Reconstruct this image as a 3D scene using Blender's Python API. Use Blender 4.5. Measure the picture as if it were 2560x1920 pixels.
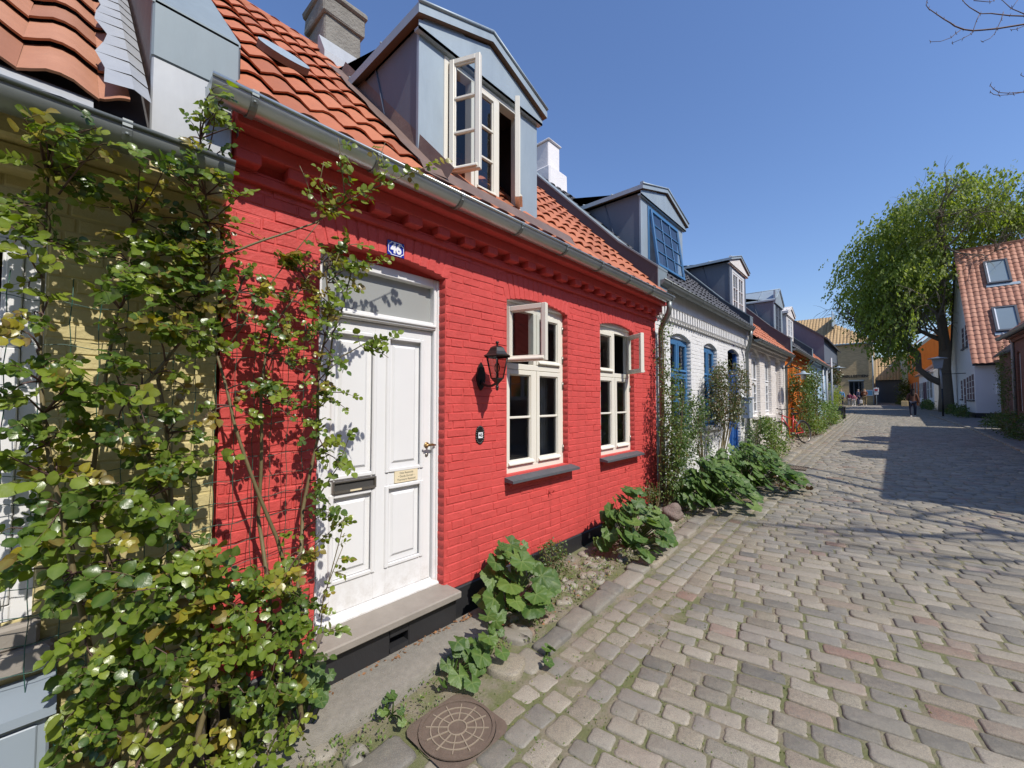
import bpy, bmesh, math, random
import numpy as np
from mathutils import Vector, Matrix, Euler
R = math.radians
random.seed(7)
for o in list(bpy.data.objects): bpy.data.objects.remove(o, do_unlink=True)
C = bpy.context.scene.collection
SC = bpy.context.scene

# ------------------------------------------------------------------ camera, sky, sun, exposure
cam_d = bpy.data.cameras.new('camera')
cam = bpy.data.objects.new('camera', cam_d); C.objects.link(cam)
cam.location = (0, 0, 1.71)
cam.rotation_euler = (R(90 + 2.224), 0, R(42.21))
cam_d.sensor_fit = 'HORIZONTAL'; cam_d.sensor_width = 36.0
cam_d.lens = 36.0 * 1030 / 2560
cam_d.clip_start = 0.05; cam_d.clip_end = 2000
SC.camera = cam

SUN = Vector((1.0, -0.12, 1.15)).normalized()          # towards the sun
elev = math.asin(SUN.z); azim = math.atan2(SUN.x, SUN.y)
W = bpy.data.worlds.new("World"); SC.world = W; W.use_nodes = True
wn = W.node_tree; bg = wn.nodes['Background']
sky = wn.nodes.new('ShaderNodeTexSky'); sky.sky_type = 'NISHITA'; sky.sun_disc = False
sky.sun_elevation = elev; sky.sun_rotation = azim
sky.air_density = 1.35; sky.dust_density = 0.5; sky.ozone_density = 2.6; sky.altitude = 0
hsv = wn.nodes.new('ShaderNodeMix'); hsv.data_type = 'RGBA'; hsv.blend_type = 'MULTIPLY'; hsv.inputs[0].default_value = 1; hsv.inputs[7].default_value = (.87, .98, 1.27, 1)
wn.links.new(sky.outputs[0], hsv.inputs[6]); wn.links.new(hsv.outputs[2], bg.inputs[0]); bg.inputs[1].default_value = 0.125
sl = bpy.data.lights.new('sun', 'SUN'); sl.energy = 4.8; sl.angle = R(0.55); sl.color = (1.0, 0.945, 0.86)
so = bpy.data.objects.new('sun', sl); C.objects.link(so)
so.rotation_euler = SUN.to_track_quat('Z', 'Y').to_euler(); so.location = (20, -3, 25)
SC.view_settings.view_transform = 'Standard'; SC.view_settings.look = 'None'
SC.view_settings.exposure = 0.04; SC.view_settings.gamma = 1

# ------------------------------------------------------------------ mesh helpers
ROOTS = {}
class MB:
    def __init__(s): s.v = []; s.f = []; s.m = []; s.c = []; s.sm = []
    def face(s, pts, m=0, c=None, sm=False):
        n = len(s.v); s.v.extend([tuple(p) for p in pts]); s.f.append(tuple(range(n, n + len(pts))))
        s.m.append(m); s.c.append(c); s.sm.append(sm)
    def add(s, pts, faces, m=0, c=None, sm=False):
        n = len(s.v); s.v.extend([tuple(p) for p in pts])
        for f in faces:
            s.f.append(tuple(n + i for i in f)); s.m.append(m); s.c.append(c); s.sm.append(sm)
    def box(s, x0, x1, y0, y1, z0, z1, m=0, c=None, T=None):
        p = [(x, y, z) for x in (x0, x1) for y in (y0, y1) for z in (z0, z1)]
        if T: p = [T(*q) for q in p]
        s.add(p, [(0, 1, 3, 2), (4, 6, 7, 5), (0, 4, 5, 1), (2, 3, 7, 6), (0, 2, 6, 4), (1, 5, 7, 3)], m, c)
    def bbox(s, x0, x1, y0, y1, z0, z1, b=.004, m=0, c=None, T=None):
        # box with chamfered edges
        def ring(z, i):
            a0, a1, b0, b1 = x0 + i, x1 - i, y0 + i, y1 - i
            return [(a0 + b, b0, z), (a1 - b, b0, z), (a1, b0 + b, z), (a1, b1 - b, z), (a1 - b, b1, z), (a0 + b, b1, z), (a0, b1 - b, z), (a0, b0 + b, z)]
        rs = [ring(z0, b), ring(z0 + b, 0), ring(z1 - b, 0), ring(z1, b)]
        p = [q for r in rs for q in r]
        if T: p = [T(*q) for q in p]
        F = [tuple(range(7, -1, -1)), tuple(range(24, 32))]
        for k in range(3):
            for i in range(8): F.append((k * 8 + i, k * 8 + (i + 1) % 8, (k + 1) * 8 + (i + 1) % 8, (k + 1) * 8 + i))
        s.add(p, F, m, c)
    def prism(s, poly, axis, a, b, m=0, c=None, T=None):
        # poly = list of 2-tuples in the two other axes, extruded along axis from a to b
        def mk(q, w):
            return (w, q[0], q[1]) if axis == 0 else ((q[0], w, q[1]) if axis == 1 else (q[0], q[1], w))
        n = len(poly); p = [mk(q, a) for q in poly] + [mk(q, b) for q in poly]
        if T: p = [T(*q) for q in p]
        F = [tuple(range(n)), tuple(range(2 * n - 1, n - 1, -1))]
        for i in range(n): j = (i + 1) % n; F.append((i, j, n + j, n + i))
        s.add(p, F, m, c)
    def tube(s, pts, r, seg=8, m=0, c=None, cap=True):
        pts = [Vector(p) for p in pts]; n = len(pts)
        rs = r if isinstance(r, (list, tuple)) else [r] * n
        base = len(s.v); up = None; V = []
        for i, p in enumerate(pts):
            d = (pts[min(i + 1, n - 1)] - pts[max(i - 1, 0)])
            if d.length < 1e-9: d = Vector((0, 0, 1))
            d.normalize()
            if up is None:
                up = d.orthogonal().normalized()
            up = (up - d * up.dot(d))
            if up.length < 1e-6: up = d.orthogonal()
            up.normalize(); w = d.cross(up)
            for k in range(seg):
                a = 2 * math.pi * k / seg
                V.append(p + (up * math.cos(a) + w * math.sin(a)) * rs[i])
        F = []
        for i in range(n - 1):
            for k in range(seg):
                F.append((i * seg + k, i * seg + (k + 1) % seg, (i + 1) * seg + (k + 1) % seg, (i + 1) * seg + k))
        if cap: F.append(tuple(range(seg - 1, -1, -1))); F.append(tuple(range((n - 1) * seg, n * seg)))
        s.add(V, F, m, c, True)
    def lathe(s, prof, cx, cy, seg=24, m=0, c=None, T=None, sm=True):
        V = []; F = []
        for (r, z) in prof:
            for k in range(seg):
                a = 2 * math.pi * k / seg; q = (cx + r * math.cos(a), cy + r * math.sin(a), z)
                V.append(T(*q) if T else q)
        for i in range(len(prof) - 1):
            for k in range(seg): F.append((i * seg + k, i * seg + (k + 1) % seg, (i + 1) * seg + (k + 1) % seg, (i + 1) * seg + k))
        s.add(V, F, m, c, sm)
    def build(s, name, mats, parent=None, at=None):
        off = Vector((0, 0, 0))
        root = parent
        while root is not None:
            off += root.location; root = root.parent
        loc = Vector(at) if at is not None else Vector((0, 0, 0))
        me = bpy.data.meshes.new(name)
        sh = off + loc
        me.from_pydata([(a - sh.x, b - sh.y, c_ - sh.z) for a, b, c_ in s.v], [], s.f)
        if not isinstance(mats, (list, tuple)): mats = [mats]
        for mt in mats: me.materials.append(mt)
        me.polygons.foreach_set('material_index', s.m)
        me.polygons.foreach_set('use_smooth', s.sm)
        if any(c is not None for c in s.c):
            at_ = me.color_attributes.new('Col', 'FLOAT_COLOR', 'CORNER')
            arr = np.empty((len(me.loops), 4), dtype=np.float32); i = 0
            for f, c in zip(s.f, s.c):
                cc = c if c is not None else (.5, .5, .5); n = len(f)
                arr[i:i + n, 0] = cc[0]; arr[i:i + n, 1] = cc[1]; arr[i:i + n, 2] = cc[2]; arr[i:i + n, 3] = 1; i += n
            at_.data.foreach_set('color', arr.ravel())
        me.update()
        o = bpy.data.objects.new(name, me); C.objects.link(o)
        o.location = loc
        if parent is not None: o.parent = parent
        return o
def tag(o, label=None, cat=None, group=None, kind=None):
    if label: o['label'] = label
    if cat: o['category'] = cat
    if group: o['group'] = group
    if kind: o['kind'] = kind
    return o
def thing(name, loc, label, cat, group=None):
    o = bpy.data.objects.new(name, None); C.objects.link(o); o.location = loc; o.empty_display_size = .1
    return tag(o, label, cat, group)
def rc(): return (random.random(), random.random(), random.random())
def gz(y):
    xs = [-5, 1, 2, 4, 6, 35, 58, 90]; zs = [-.03, -.01, 0, .1, .2, .70, 1.19, 1.7]
    if y <= xs[0]: return zs[0]
    for i in range(len(xs) - 1):
        if y <= xs[i + 1]: t = (y - xs[i]) / (xs[i + 1] - xs[i]); return zs[i] + t * (zs[i + 1] - zs[i])
    return zs[-1]

# ------------------------------------------------------------------ materials
class NT:
    def __init__(s, name):
        s.mat = bpy.data.materials.new(name); s.mat.use_nodes = True
        s.t = s.mat.node_tree; s.b = s.t.nodes['Principled BSDF']; s.out = s.t.nodes['Material Output']
    def n(s, typ, ins=None, **kw):
        nd = s.t.nodes.new('ShaderNode' + typ)
        for k, v in kw.items(): setattr(nd, k, v)
        if ins:
            for k, v in ins.items():
                if isinstance(v, bpy.types.NodeSocket): s.t.links.new(v, nd.inputs[k])
                else: nd.inputs[k].default_value = v
        return nd
    def link(s, a, b): s.t.links.new(a, b)
    def coord(s, scale=1):
        tc = s.n('TexCoord'); return tc.outputs['Object']
    def noise(s, scale, detail=4, rough=.6, vec=None, dist=0):
        v = vec if vec is not None else s.coord()
        return s.n('TexNoise', {'Vector': v, 'Scale': scale, 'Detail': detail, 'Roughness': rough, 'Distortion': dist}).outputs['Fac']
    def ramp(s, fac, stops):
        r = s.n('ValToRGB', {'Fac': fac}); e = r.color_ramp.elements
        while len(e) > 1: e.remove(e[-1])
        e[0].position = stops[0][0]; e[0].color = (*stops[0][1], 1)
        for p, c in stops[1:]: q = e.new(p); q.color = (*c, 1)
        return r.outputs['Color']
    def mix(s, fac, a, b, mode='MIX'):
        m = s.n('Mix', data_type='RGBA', blend_type=mode)
        for key, v in ((0, fac), (6, a), (7, b)):
            if isinstance(v, bpy.types.NodeSocket): s.t.links.new(v, m.inputs[key])
            elif key == 0: m.inputs[0].default_value = v
            else: m.inputs[key].default_value = (*v, 1)
        return m.outputs[2]
    def math(s, op, a, b=0.0, clamp=False):
        m = s.n('Math', operation=op, use_clamp=clamp)
        for i, v in enumerate((a, b)):
            if isinstance(v, bpy.types.NodeSocket): s.t.links.new(v, m.inputs[i])
            else: m.inputs[i].default_value = v
        return m.outputs[0]
    def bump(s, h, strength=.5, dist=.01, normal=None):
        b = s.n('Bump', {'Height': h, 'Strength': strength, 'Distance': dist})
        if normal is not None: s.link(normal, b.inputs['Normal'])
        s.link(b.outputs[0], s.b.inputs['Normal']); return b.outputs[0]
    def col(s, v):
        if isinstance(v, bpy.types.NodeSocket): s.link(v, s.b.inputs['Base Color'])
        else: s.b.inputs['Base Color'].default_value = (*v, 1)
    def rough(s, v):
        if isinstance(v, bpy.types.NodeSocket): s.link(v, s.b.inputs['Roughness'])
        else: s.b.inputs['Roughness'].default_value = v
def sc(c, k): return tuple(min(1, x * k) for x in c)

def m_paint_brick(name, base, dirt, var=.12, bumpd=.006, rough=.62, fine=1.0):
    t = NT(name); n1 = t.noise(2.2, 5, .6); n2 = t.noise(28, 4, .65); n3 = t.noise(110, 3, .6)
    c = t.mix(t.math('MULTIPLY', n1, .9, True), sc(base, 1 - var), sc(base, 1 + var * .6))
    att = t.n('Attribute', attribute_name='Col'); sp = t.n('SeparateColor', {'Color': att.outputs['Color']})
    c = t.mix(t.math('MULTIPLY', sp.outputs[0], .5), c, sc(base, 1 + var * 1.0))
    c = t.mix(t.ramp(t.noise(5.5, 6, .75), [(0.60, (0, 0, 0)), (0.76, (.55, .55, .55))]), c, dirt)
    zz = t.n('SeparateXYZ', {'Vector': t.n('NewGeometry').outputs['Position']}).outputs[2]
    spl = t.math('MULTIPLY', t.math('SUBTRACT', 1.0, t.math('DIVIDE', zz, .75), True), t.ramp(t.noise(6, 5, .75), [(.38, (0, 0, 0)), (.68, (1, 1, 1))]))
    c = t.mix(t.math('MULTIPLY', spl, .45), c, sc(dirt, .62))
    c = t.mix(t.ramp(t.noise(.9, 4, .6), [(.35, (0, 0, 0)), (.7, (.35, .35, .35))]), c, sc(base, 1.18))
    ms = t.n('Mapping', {'Vector': t.coord(), 'Scale': (9, 9, .7)}); c = t.mix(t.ramp(t.noise(1.0, 5, .7, ms.outputs[0]), [(.5, (0, 0, 0)), (.72, (.32, .32, .32))]), c, sc(dirt, .8))
    t.col(c); t.rough(rough)
    h = t.math('ADD', t.math('MULTIPLY', n2, 1.0), t.math('MULTIPLY', n3, .3))
    h = t.math('ADD', h, t.math('MULTIPLY', t.noise(9, 3, .5), 1.5))
    t.bump(h, .8 * fine, bumpd); t.b.inputs['Specular IOR Level'].default_value = .3
    return t.mat
def m_plain(name, base, rough=.6, var=.1, scale=8, bump=.2, bd=.003, metallic=0, spec=.5):
    t = NT(name); n1 = t.noise(scale, 5, .65)
    t.col(t.mix(n1, sc(base, 1 - var), sc(base, 1 + var))); t.rough(rough)
    t.b.inputs['Metallic'].default_value = metallic; t.b.inputs['Specular IOR Level'].default_value = spec
    if bump: t.bump(t.noise(scale * 6, 4, .6), bump, bd)
    return t.mat
def m_zinc(name, base, metallic=.55, rough=.42, streak=(1, 1, .25)):
    t = NT(name); mp = t.n('Mapping', {'Vector': t.coord(), 'Scale': streak})
    n1 = t.noise(3.0, 6, .7, mp.outputs[0], .6); n2 = t.noise(22, 4, .7, mp.outputs[0])
    c = t.mix(n1, sc(base, .72), sc(base, 1.22)); c = t.mix(t.math('MULTIPLY', n2, .5), c, sc(base, 1.3))
    c = t.mix(t.ramp(t.noise(7, 6, .8), [(.62, (0, 0, 0)), (.75, (.5, .5, .5))]), c, (.30, .29, .28))
    t.col(c); t.b.inputs['Metallic'].default_value = metallic
    t.rough(t.math('ADD', t.math('MULTIPLY', n1, .25), rough - .1)); t.bump(t.noise(6, 3, .5), .25, .006)
    return t.mat
def m_tile(name, a, b, moss=.35):
    t = NT(name); att = t.n('Attribute', attribute_name='Col'); sp = t.n('SeparateColor', {'Color': att.outputs['Color']})
    c = t.mix(sp.outputs[0], a, b); c = t.mix(t.math('MULTIPLY', t.noise(14, 5, .7), .8), c, sc(a, .72))
    c = t.mix(t.math('MULTIPLY', t.noise(90, 3, .7), .35), c, sc(b, 1.2))
    sp_ = t.ramp(t.noise(11, 7, .8), [(.60, (0, 0, 0)), (.70, (moss, moss, moss))])
    c = t.mix(sp_, c, (.13, .11, .085)); c = t.mix(t.math('MULTIPLY', t.ramp(sp.outputs[1], [(.78, (0, 0, 0)), (.84, (1, 1, 1))]), .45), c, sc(a, .55)); c = t.mix(t.ramp(t.noise(2.5, 4, .7), [(.45, (0, 0, 0)), (.7, (.4, .4, .4))]), c, sc(a, .68)); t.col(c); t.rough(.72); t.bump(t.noise(60, 4, .7), .35, .003)
    return t.mat
def m_leaf(name, cols, trans=.3, rough=.32, vein=.3, coat=0, uvveins=True):
    t = NT(name); att = t.n('Attribute', attribute_name='Col'); sp = t.n('SeparateColor', {'Color': att.outputs['Color']})
    c = t.ramp(sp.outputs[0], [(p, q) for p, q in cols])
    c = t.mix(t.math('MULTIPLY', t.noise(30, 2, .5), .5), c, sc(cols[0][1], .8))
    c = t.mix(t.math('MULTIPLY', sp.outputs[1], .45), c, (.35, .42, .14))       # pale veins (second channel)
    t.col(c); t.rough(rough); t.b.inputs['Specular IOR Level'].default_value = .5
    tr = t.n('BsdfTranslucent'); hs = t.n('HueSaturation', {'Color': c, 'Saturation': 1.15, 'Value': 1.7})
    t.link(hs.outputs[0], tr.inputs['Color'])
    mx = t.n('MixShader', {0: trans}); t.link(t.b.outputs[0], mx.inputs[1]); t.link(tr.outputs[0], mx.inputs[2])
    t.link(mx.outputs[0], t.out.inputs['Surface'])
    t.bump(t.noise(55, 3, .6), vein, .004)
    return t.mat
def m_glass(name, tint=(.8, .85, .85), refl=1.0):
    t = NT(name); t.t.nodes.remove(t.b)
    fr = t.n('Fresnel', {'IOR': 1.55}); tr = t.n('BsdfTransparent', {'Color': (*tint, 1)}); gl = t.n('BsdfGlossy', {'Roughness': .015})
    mx = t.n('MixShader'); t.link(t.math('MULTIPLY', fr.outputs[0], 1.6 * refl, True), mx.inputs[0])
    t.link(tr.outputs[0], mx.inputs[1]); t.link(gl.outputs[0], mx.inputs[2]); t.link(mx.outputs[0], t.out.inputs['Surface'])
    return t.mat
def m_brick_tex(name, brick, mortar, axis='y', bw=.24, bh=.0667, var=.25):
    t = NT(name); tc = t.coord(); s = t.n('SeparateXYZ', {'Vector': tc}); cx = t.n('CombineXYZ')
    t.link(s.outputs[1 if axis == 'y' else 0], cx.inputs[0]); t.link(s.outputs[2], cx.inputs[1])
    br = t.n('TexBrick', {'Vector': cx.outputs[0], 'Color1': (*sc(brick, 1 - var), 1), 'Color2': (*sc(brick, 1 + var), 1), 'Mortar': (*mortar, 1), 'Scale': 1.0,
                          'Mortar Size': .006, 'Mortar Smooth': .4, 'Brick Width': bw, 'Row Height': bh})
    c = t.mix(t.math('MULTIPLY', t.noise(1.2, 5, .6), .5), br.outputs['Color'], sc(brick, .8))
    t.col(c); t.rough(.8); t.bump(t.math('SUBTRACT', t.math('MULTIPLY', t.noise(25, 3, .6), .4), br.outputs['Fac']), .6, .006)
    return t.mat

M = {}
M['red'] = m_paint_brick('red_painted_brick', (.55, .074, .066), (.37, .058, .05), .13)
M['yellow'] = m_paint_brick('yellow_painted_brick', (.51, .43, .21), (.38, .31, .15), .12)
M['white'] = m_paint_brick('white_painted_brick', (.70, .695, .69), (.55, .53, .50), .05)
M['pale'] = m_paint_brick('pale_pink_brick', (.68, .64, .60), (.45, .38, .35), .08)
M['orange'] = m_paint_brick('orange_painted_brick', (.60, .17, .025), (.4, .1, .02), .12)
M['lightblue'] = m_paint_brick('light_blue_plaster', (.46, .63, .80), (.35, .48, .6), .05)
M['rightred'] = m_brick_tex('red_brown_brick', (.16, .062, .042), (.17, .13, .11))
M['museum'] = m_brick_tex('yellow_museum_brick', (.52, .39, .21), (.45, .38, .26), 'x', .23, .06, .2)
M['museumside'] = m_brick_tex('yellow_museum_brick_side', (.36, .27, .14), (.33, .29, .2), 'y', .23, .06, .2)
M['whiteplaster'] = m_plain('white_plaster', (.74, .74, .75), .8, .05, 3, .3, .01)
M['black'] = m_plain('black_plinth_paint', (.022, .022, .024), .45, .2, 6, .4, .004)
def m_whitepaint():
    t = NT('white_door_paint'); z = t.n('SeparateXYZ', {'Vector': t.n('NewGeometry').outputs['Position']}).outputs[2]
    c = t.mix(t.noise(3, 4, .6), (.69, .69, .69), (.75, .75, .745))
    d = t.math('MULTIPLY', t.math('SUBTRACT', 1.0, t.math('DIVIDE', t.math('SUBTRACT', z, .25), .35), True), t.ramp(t.noise(14, 6, .8), [(.42, (0, 0, 0)), (.66, (1, 1, 1))]))
    c = t.mix(t.math('MULTIPLY', d, .55), c, (.36, .32, .26)); c = t.mix(t.ramp(t.noise(9, 7, .85), [(.64, (0, 0, 0)), (.72, (.4, .4, .4))]), c, (.5, .48, .43))
    t.col(c); t.rough(.36); mp = t.n('Mapping', {'Vector': t.coord(), 'Scale': (40, 40, 3)}); t.bump(t.noise(3, 4, .6, mp.outputs[0]), .25, .0015); return t.mat
M['whitepaint'] = m_whitepaint()
M['ivory'] = m_plain('ivory_window_paint', (.72, .69, .60), .38, .03, 5, .12, .001)
M['bluepaint'] = m_plain('blue_window_paint', (.045, .15, .31), .4, .1, 5, .1, .001)
M['bluedoor'] = m_plain('deep_blue_door_paint', (.02, .09, .30), .4, .1, 5, .1, .001)
M['purple'] = m_plain('dark_purple_paint', (.06, .02, .05), .5, .1, 5, .1, .001)
M['slate'] = m_plain('grey_slate_sill', (.085, .09, .10), .55, .18, 12, .4, .003)
M['granite'] = m_plain('rough_granite', (.235, .215, .18), .85, .35, 26, 1.0, .008)
M['stone'] = m_plain('pale_step_stone', (.27, .24, .205), .7, .22, 9, .5, .004)
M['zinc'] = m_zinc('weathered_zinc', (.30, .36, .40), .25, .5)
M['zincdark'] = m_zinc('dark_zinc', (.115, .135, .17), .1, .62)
M['zincgut'] = m_zinc('galvanised_gutter', (.46, .50, .50), .8, .34, (1, .5, 1))
M['gutold'] = m_zinc('old_grey_gutter', (.22, .24, .235), .5, .45, (1, .5, 1))
M['panel'] = m_zinc('zinc_panel', (.20, .245, .27), .15, .6)
M['firedark'] = m_zinc('dark_firewall_sheet', (.06, .068, .085), .05, .65)
M['lead'] = m_zinc('lead_flashing', (.34, .355, .37), .25, .55)
M['brownmetal'] = m_plain('brown_stained_flashing', (.16, .105, .085), .6, .45, 4, .4, .01)
M['soffit'] = m_plain('brown_soffit_board', (.14, .085, .055), .7, .3, 5, .3, .004)
M['tile'] = m_tile('orange_clay_tile', (.42, .13, .06), (.52, .185, .09))
M['tileold'] = m_tile('old_orange_clay_tile', (.40, .165, .09), (.48, .235, .14), .35)
M['tileyel'] = m_tile('yellow_clay_tile', (.44, .285, .13), (.52, .36, .18), .15)
M['tilepink'] = m_tile('weathered_pink_clay_tile', (.40, .165, .10), (.50, .25, .16), .4)
M['tiledark'] = m_plain('dark_roof', (.06, .06, .065), .7, .2, 6, .3)
M['cement'] = m_plain('grey_chimney_render', (.215, .20, .17), .9, .4, 5, .9, .02)
M['whitechim'] = m_plain('whitewashed_chimney', (.70, .67, .66), .85, .08, 4, .5, .01)
M['glass'] = m_glass('window_glass')
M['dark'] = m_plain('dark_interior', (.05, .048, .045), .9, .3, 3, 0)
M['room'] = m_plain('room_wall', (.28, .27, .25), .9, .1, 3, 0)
M['frost'] = m_plain('frosted_transom_glass', (.31, .32, .31), .22, .04, 2, 0)
M['curtain'] = m_plain('white_curtain', (.6, .6, .58), .9, .05, 12, .3)
M['iron'] = m_plain('black_cast_iron', (.015, .014, .014), .35, .2, 20, .2)
M['rust'] = m_plain('rusty_iron', (.13, .095, .07), .7, .4, 22, .6, .004)
M['brass'] = m_plain('worn_brass', (.35, .22, .09), .35, .2, 20, 0, 0, .9)
M['steel'] = m_plain('brushed_steel', (.30, .28, .25), .35, .15, 20, 0, 0, .85)
M['cream'] = m_plain('cream_card', (.72, .62, .42), .6, .04, 10, 0)
M['ink'] = m_plain('dark_ink', (.03, .03, .03), .6, .1, 10, 0)
M['enamel'] = m_plain('blue_enamel', (.012, .022, .30), .15, .05, 5, 0)
M['enamelw'] = m_plain('white_enamel', (.8, .8, .82), .15, .02, 5, 0)
M['wire'] = m_plain('green_wire', (.02, .085, .06), .4, .2, 20, 0)
M['bark'] = m_plain('grey_brown_bark', (.16, .13, .10), .9, .35, 18, .9, .01)
M['barkred'] = m_plain('reddish_twig_bark', (.10, .055, .045), .7, .3, 18, .3)
M['cane'] = m_plain('rose_cane', (.15, .12, .055), .55, .4, 14, .4)
M['cabinet'] = m_plain('grey_cabinet_paint', (.27, .32, .37), .4, .05, 3, .1)
M['boulder'] = m_plain('pink_granite_boulder', (.21, .16, .135), .85, .3, 9, 1.0, .02)
M['skin'] = m_plain('skin', (.50, .32, .24), .6, .05, 9, 0)
M['bulb'] = m_plain('clear_lamp_bulb', (.75, .62, .5), .2, .1, 9, 0)
def m_cloth(n, c): return m_plain(n, c, .9, .12, 14, .3)
M['rose'] = m_leaf('rose_leaf', [(0, (.035, .085, .012)), (.35, (.11, .18, .018)), (.7, (.23, .295, .026)), (.88, (.29, .30, .035)), (.94, (.20, .10, .04)), (1, (.42, .34, .03))], .34, .30)
M['hock'] = m_leaf('hollyhock_leaf', [(0, (.055, .115, .022)), (.6, (.105, .185, .034)), (.9, (.17, .25, .05)), (1, (.33, .30, .06))], .3, .5, .7)
M['shrub'] = m_leaf('shrub_leaf', [(0, (.04, .085, .018)), (.6, (.085, .15, .03)), (.9, (.17, .22, .05)), (1, (.2, .1, .06))], .3, .38)
M['redleaf'] = m_leaf('bronze_rose_leaf', [(0, (.05, .075, .022)), (.5, (.09, .10, .03)), (1, (.16, .055, .04))], .28, .35)
M['purpleleaf'] = m_leaf('dark_red_leaf', [(0, (.05, .018, .02)), (1, (.12, .035, .03))], .2, .35)
M['weed'] = m_leaf('weed_leaf', [(0, (.07, .13, .02)), (.7, (.14, .22, .035)), (1, (.3, .27, .08))], .3, .5)
M['birch'] = m_leaf('tree_leaf', [(0, (.10, .145, .025)), (.5, (.20, .255, .045)), (1, (.33, .37, .07))], .48, .6)
M['dryleaf'] = m_plain('dry_brown_leaf', (.25, .12, .05), .8, .5, 20, 0)
def m_setts():
    t = NT('granite_setts'); att = t.n('Attribute', attribute_name='Col'); sp = t.n('SeparateColor', {'Color': att.outputs['Color']})
    c = t.ramp(sp.outputs[0], [(0, (.085, .088, .082)), (.14, (.17, .16, .13)), (.30, (.29, .25, .175)), (.42, (.36, .31, .22)), (.55, (.23, .185, .13)), (.66, (.145, .145, .13)), (.78, (.30, .275, .21)), (.86, (.42, .37, .28)), (.94, (.27, .185, .13)), (1, (.28, .14, .095))])
    c = t.mix(t.ramp(t.noise(16, 6, .75), [(.3, (0, 0, 0)), (.75, (.5, .5, .5))]), c, (.39, .34, .25))
    c = t.mix(t.ramp(t.noise(230, 3, .8), [(.42, (0, 0, 0)), (.62, (.75, .75, .75))]), c, (.085, .08, .075))
    c = t.mix(t.ramp(t.noise(45, 5, .8), [(.52, (0, 0, 0)), (.66, (.55, .55, .55))]), c, (.11, .10, .085))
    c = t.mix(t.math('MULTIPLY', sp.outputs[1], .35), c, (.40, .37, .32))
    c = t.mix(t.math('MULTIPLY', t.ramp(t.noise(2.2, 4, .6), [(.4, (0, 0, 0)), (.7, (1, 1, 1))]), .3), c, (.20, .18, .12))
    t.col(c); t.rough(.62); t.bump(t.math('ADD', t.noise(28, 5, .7), t.math('MULTIPLY', t.noise(140, 3, .7), .3)), .7, .006)
    return t.mat
M['setts'] = m_setts()
def m_ground():
    t = NT('sandy_joint_soil'); tc = t.coord(); s = t.n('SeparateXYZ', {'Vector': tc})
    sand = t.mix(t.noise(12, 6, .7), (.21, .175, .12), (.36, .31, .23)); sand = t.mix(t.math('MULTIPLY', t.noise(150, 3, .8), .5), sand, (.12, .10, .075))
    mossf = t.math('MULTIPLY', t.ramp(t.noise(3.5, 5, .7), [(.40, (0, 0, 0)), (.58, (1, 1, 1))]), t.ramp(t.math('DIVIDE', s.outputs[1], 12.0), [(.25, (.75, .75, .75)), (.8, (.12, .12, .12))]))
    c = t.mix(mossf, sand, (.115, .14, .035)); t.col(c); t.rough(.95); t.bump(t.noise(70, 5, .75), .9, .012)
    return t.mat
M['soil'] = m_ground()
def m_far_setts():
    t = NT('distant_setts'); tc = t.coord()
    br = t.n('TexBrick', {'Vector': tc, 'Color1': (.20, .185, .165, 1), 'Color2': (.29, .265, .235, 1), 'Mortar': (.14, .12, .09, 1), 'Scale': 1.0, 'Mortar Size': .012, 'Mortar Smooth': .3, 'Brick Width': .26, 'Row Height': .13})
    t.col(t.mix(t.math('MULTIPLY', t.noise(5, 5, .7), .6), br.outputs['Color'], (.24, .21, .18))); t.rough(.8)
    t.bump(t.math('SUBTRACT', t.noise(20, 3, .6), br.outputs['Fac']), .7, .01)
    return t.mat
M['farsetts'] = m_far_setts()

# ------------------------------------------------------------------ wall builders
class Fr:
    def __init__(s, o, u, n): s.o = Vector(o); s.u = Vector(u); s.n = Vector(n)
    def P(s, u, z, d=0): q = s.o + s.u * u + s.n * d; return (q.x, q.y, q.z + z)
    def T(s): return lambda d, u, z: s.P(u, z, d)       # box(d0,d1,u0,u1,z0,z1)
LEFT = Fr((-2.55, 0, 0), (0, 1, 0), (1, 0, 0))
def arch_z(h, u, extra=0):
    u0, u1, z0, z1, rise = h; t = (u - u0) / (u1 - u0) * 2 - 1
    return z1 + rise * (1 - t * t) + extra
def wall(mb, fr, u0, u1, z0, z1, holes, rev=.12, m=0):
    holes = sorted(holes); cur = u0
    for h in holes:
        a, b, c, d, r = h
        mb.face([fr.P(cur, z0), fr.P(a, z0), fr.P(a, z1), fr.P(cur, z1)], m)
        if c > z0: mb.face([fr.P(a, z0), fr.P(b, z0), fr.P(b, c), fr.P(a, c)], m)
        n = 8 if r else 1
        top = [(a + (b - a) * i / n) for i in range(n + 1)]
        mb.face([fr.P(q, arch_z(h, q) if r else d) for q in top] + [fr.P(b, z1), fr.P(a, z1)], m)
        for i in range(n):
            za = arch_z(h, top[i]); zb = arch_z(h, top[i + 1])
            mb.face([fr.P(top[i], za), fr.P(top[i + 1], zb), fr.P(top[i + 1], zb, -rev), fr.P(top[i], za, -rev)], m)
        for q in (a, b): mb.face([fr.P(q, c), fr.P(q, d), fr.P(q, d, -rev), fr.P(q, c, -rev)], m)
        mb.face([fr.P(a, c), fr.P(b, c), fr.P(b, c, -rev), fr.P(a, c, -rev)], m)
        cur = b
    mb.face([fr.P(cur, z0), fr.P(u1, z0), fr.P(u1, z1), fr.P(cur, z1)], m)
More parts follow.
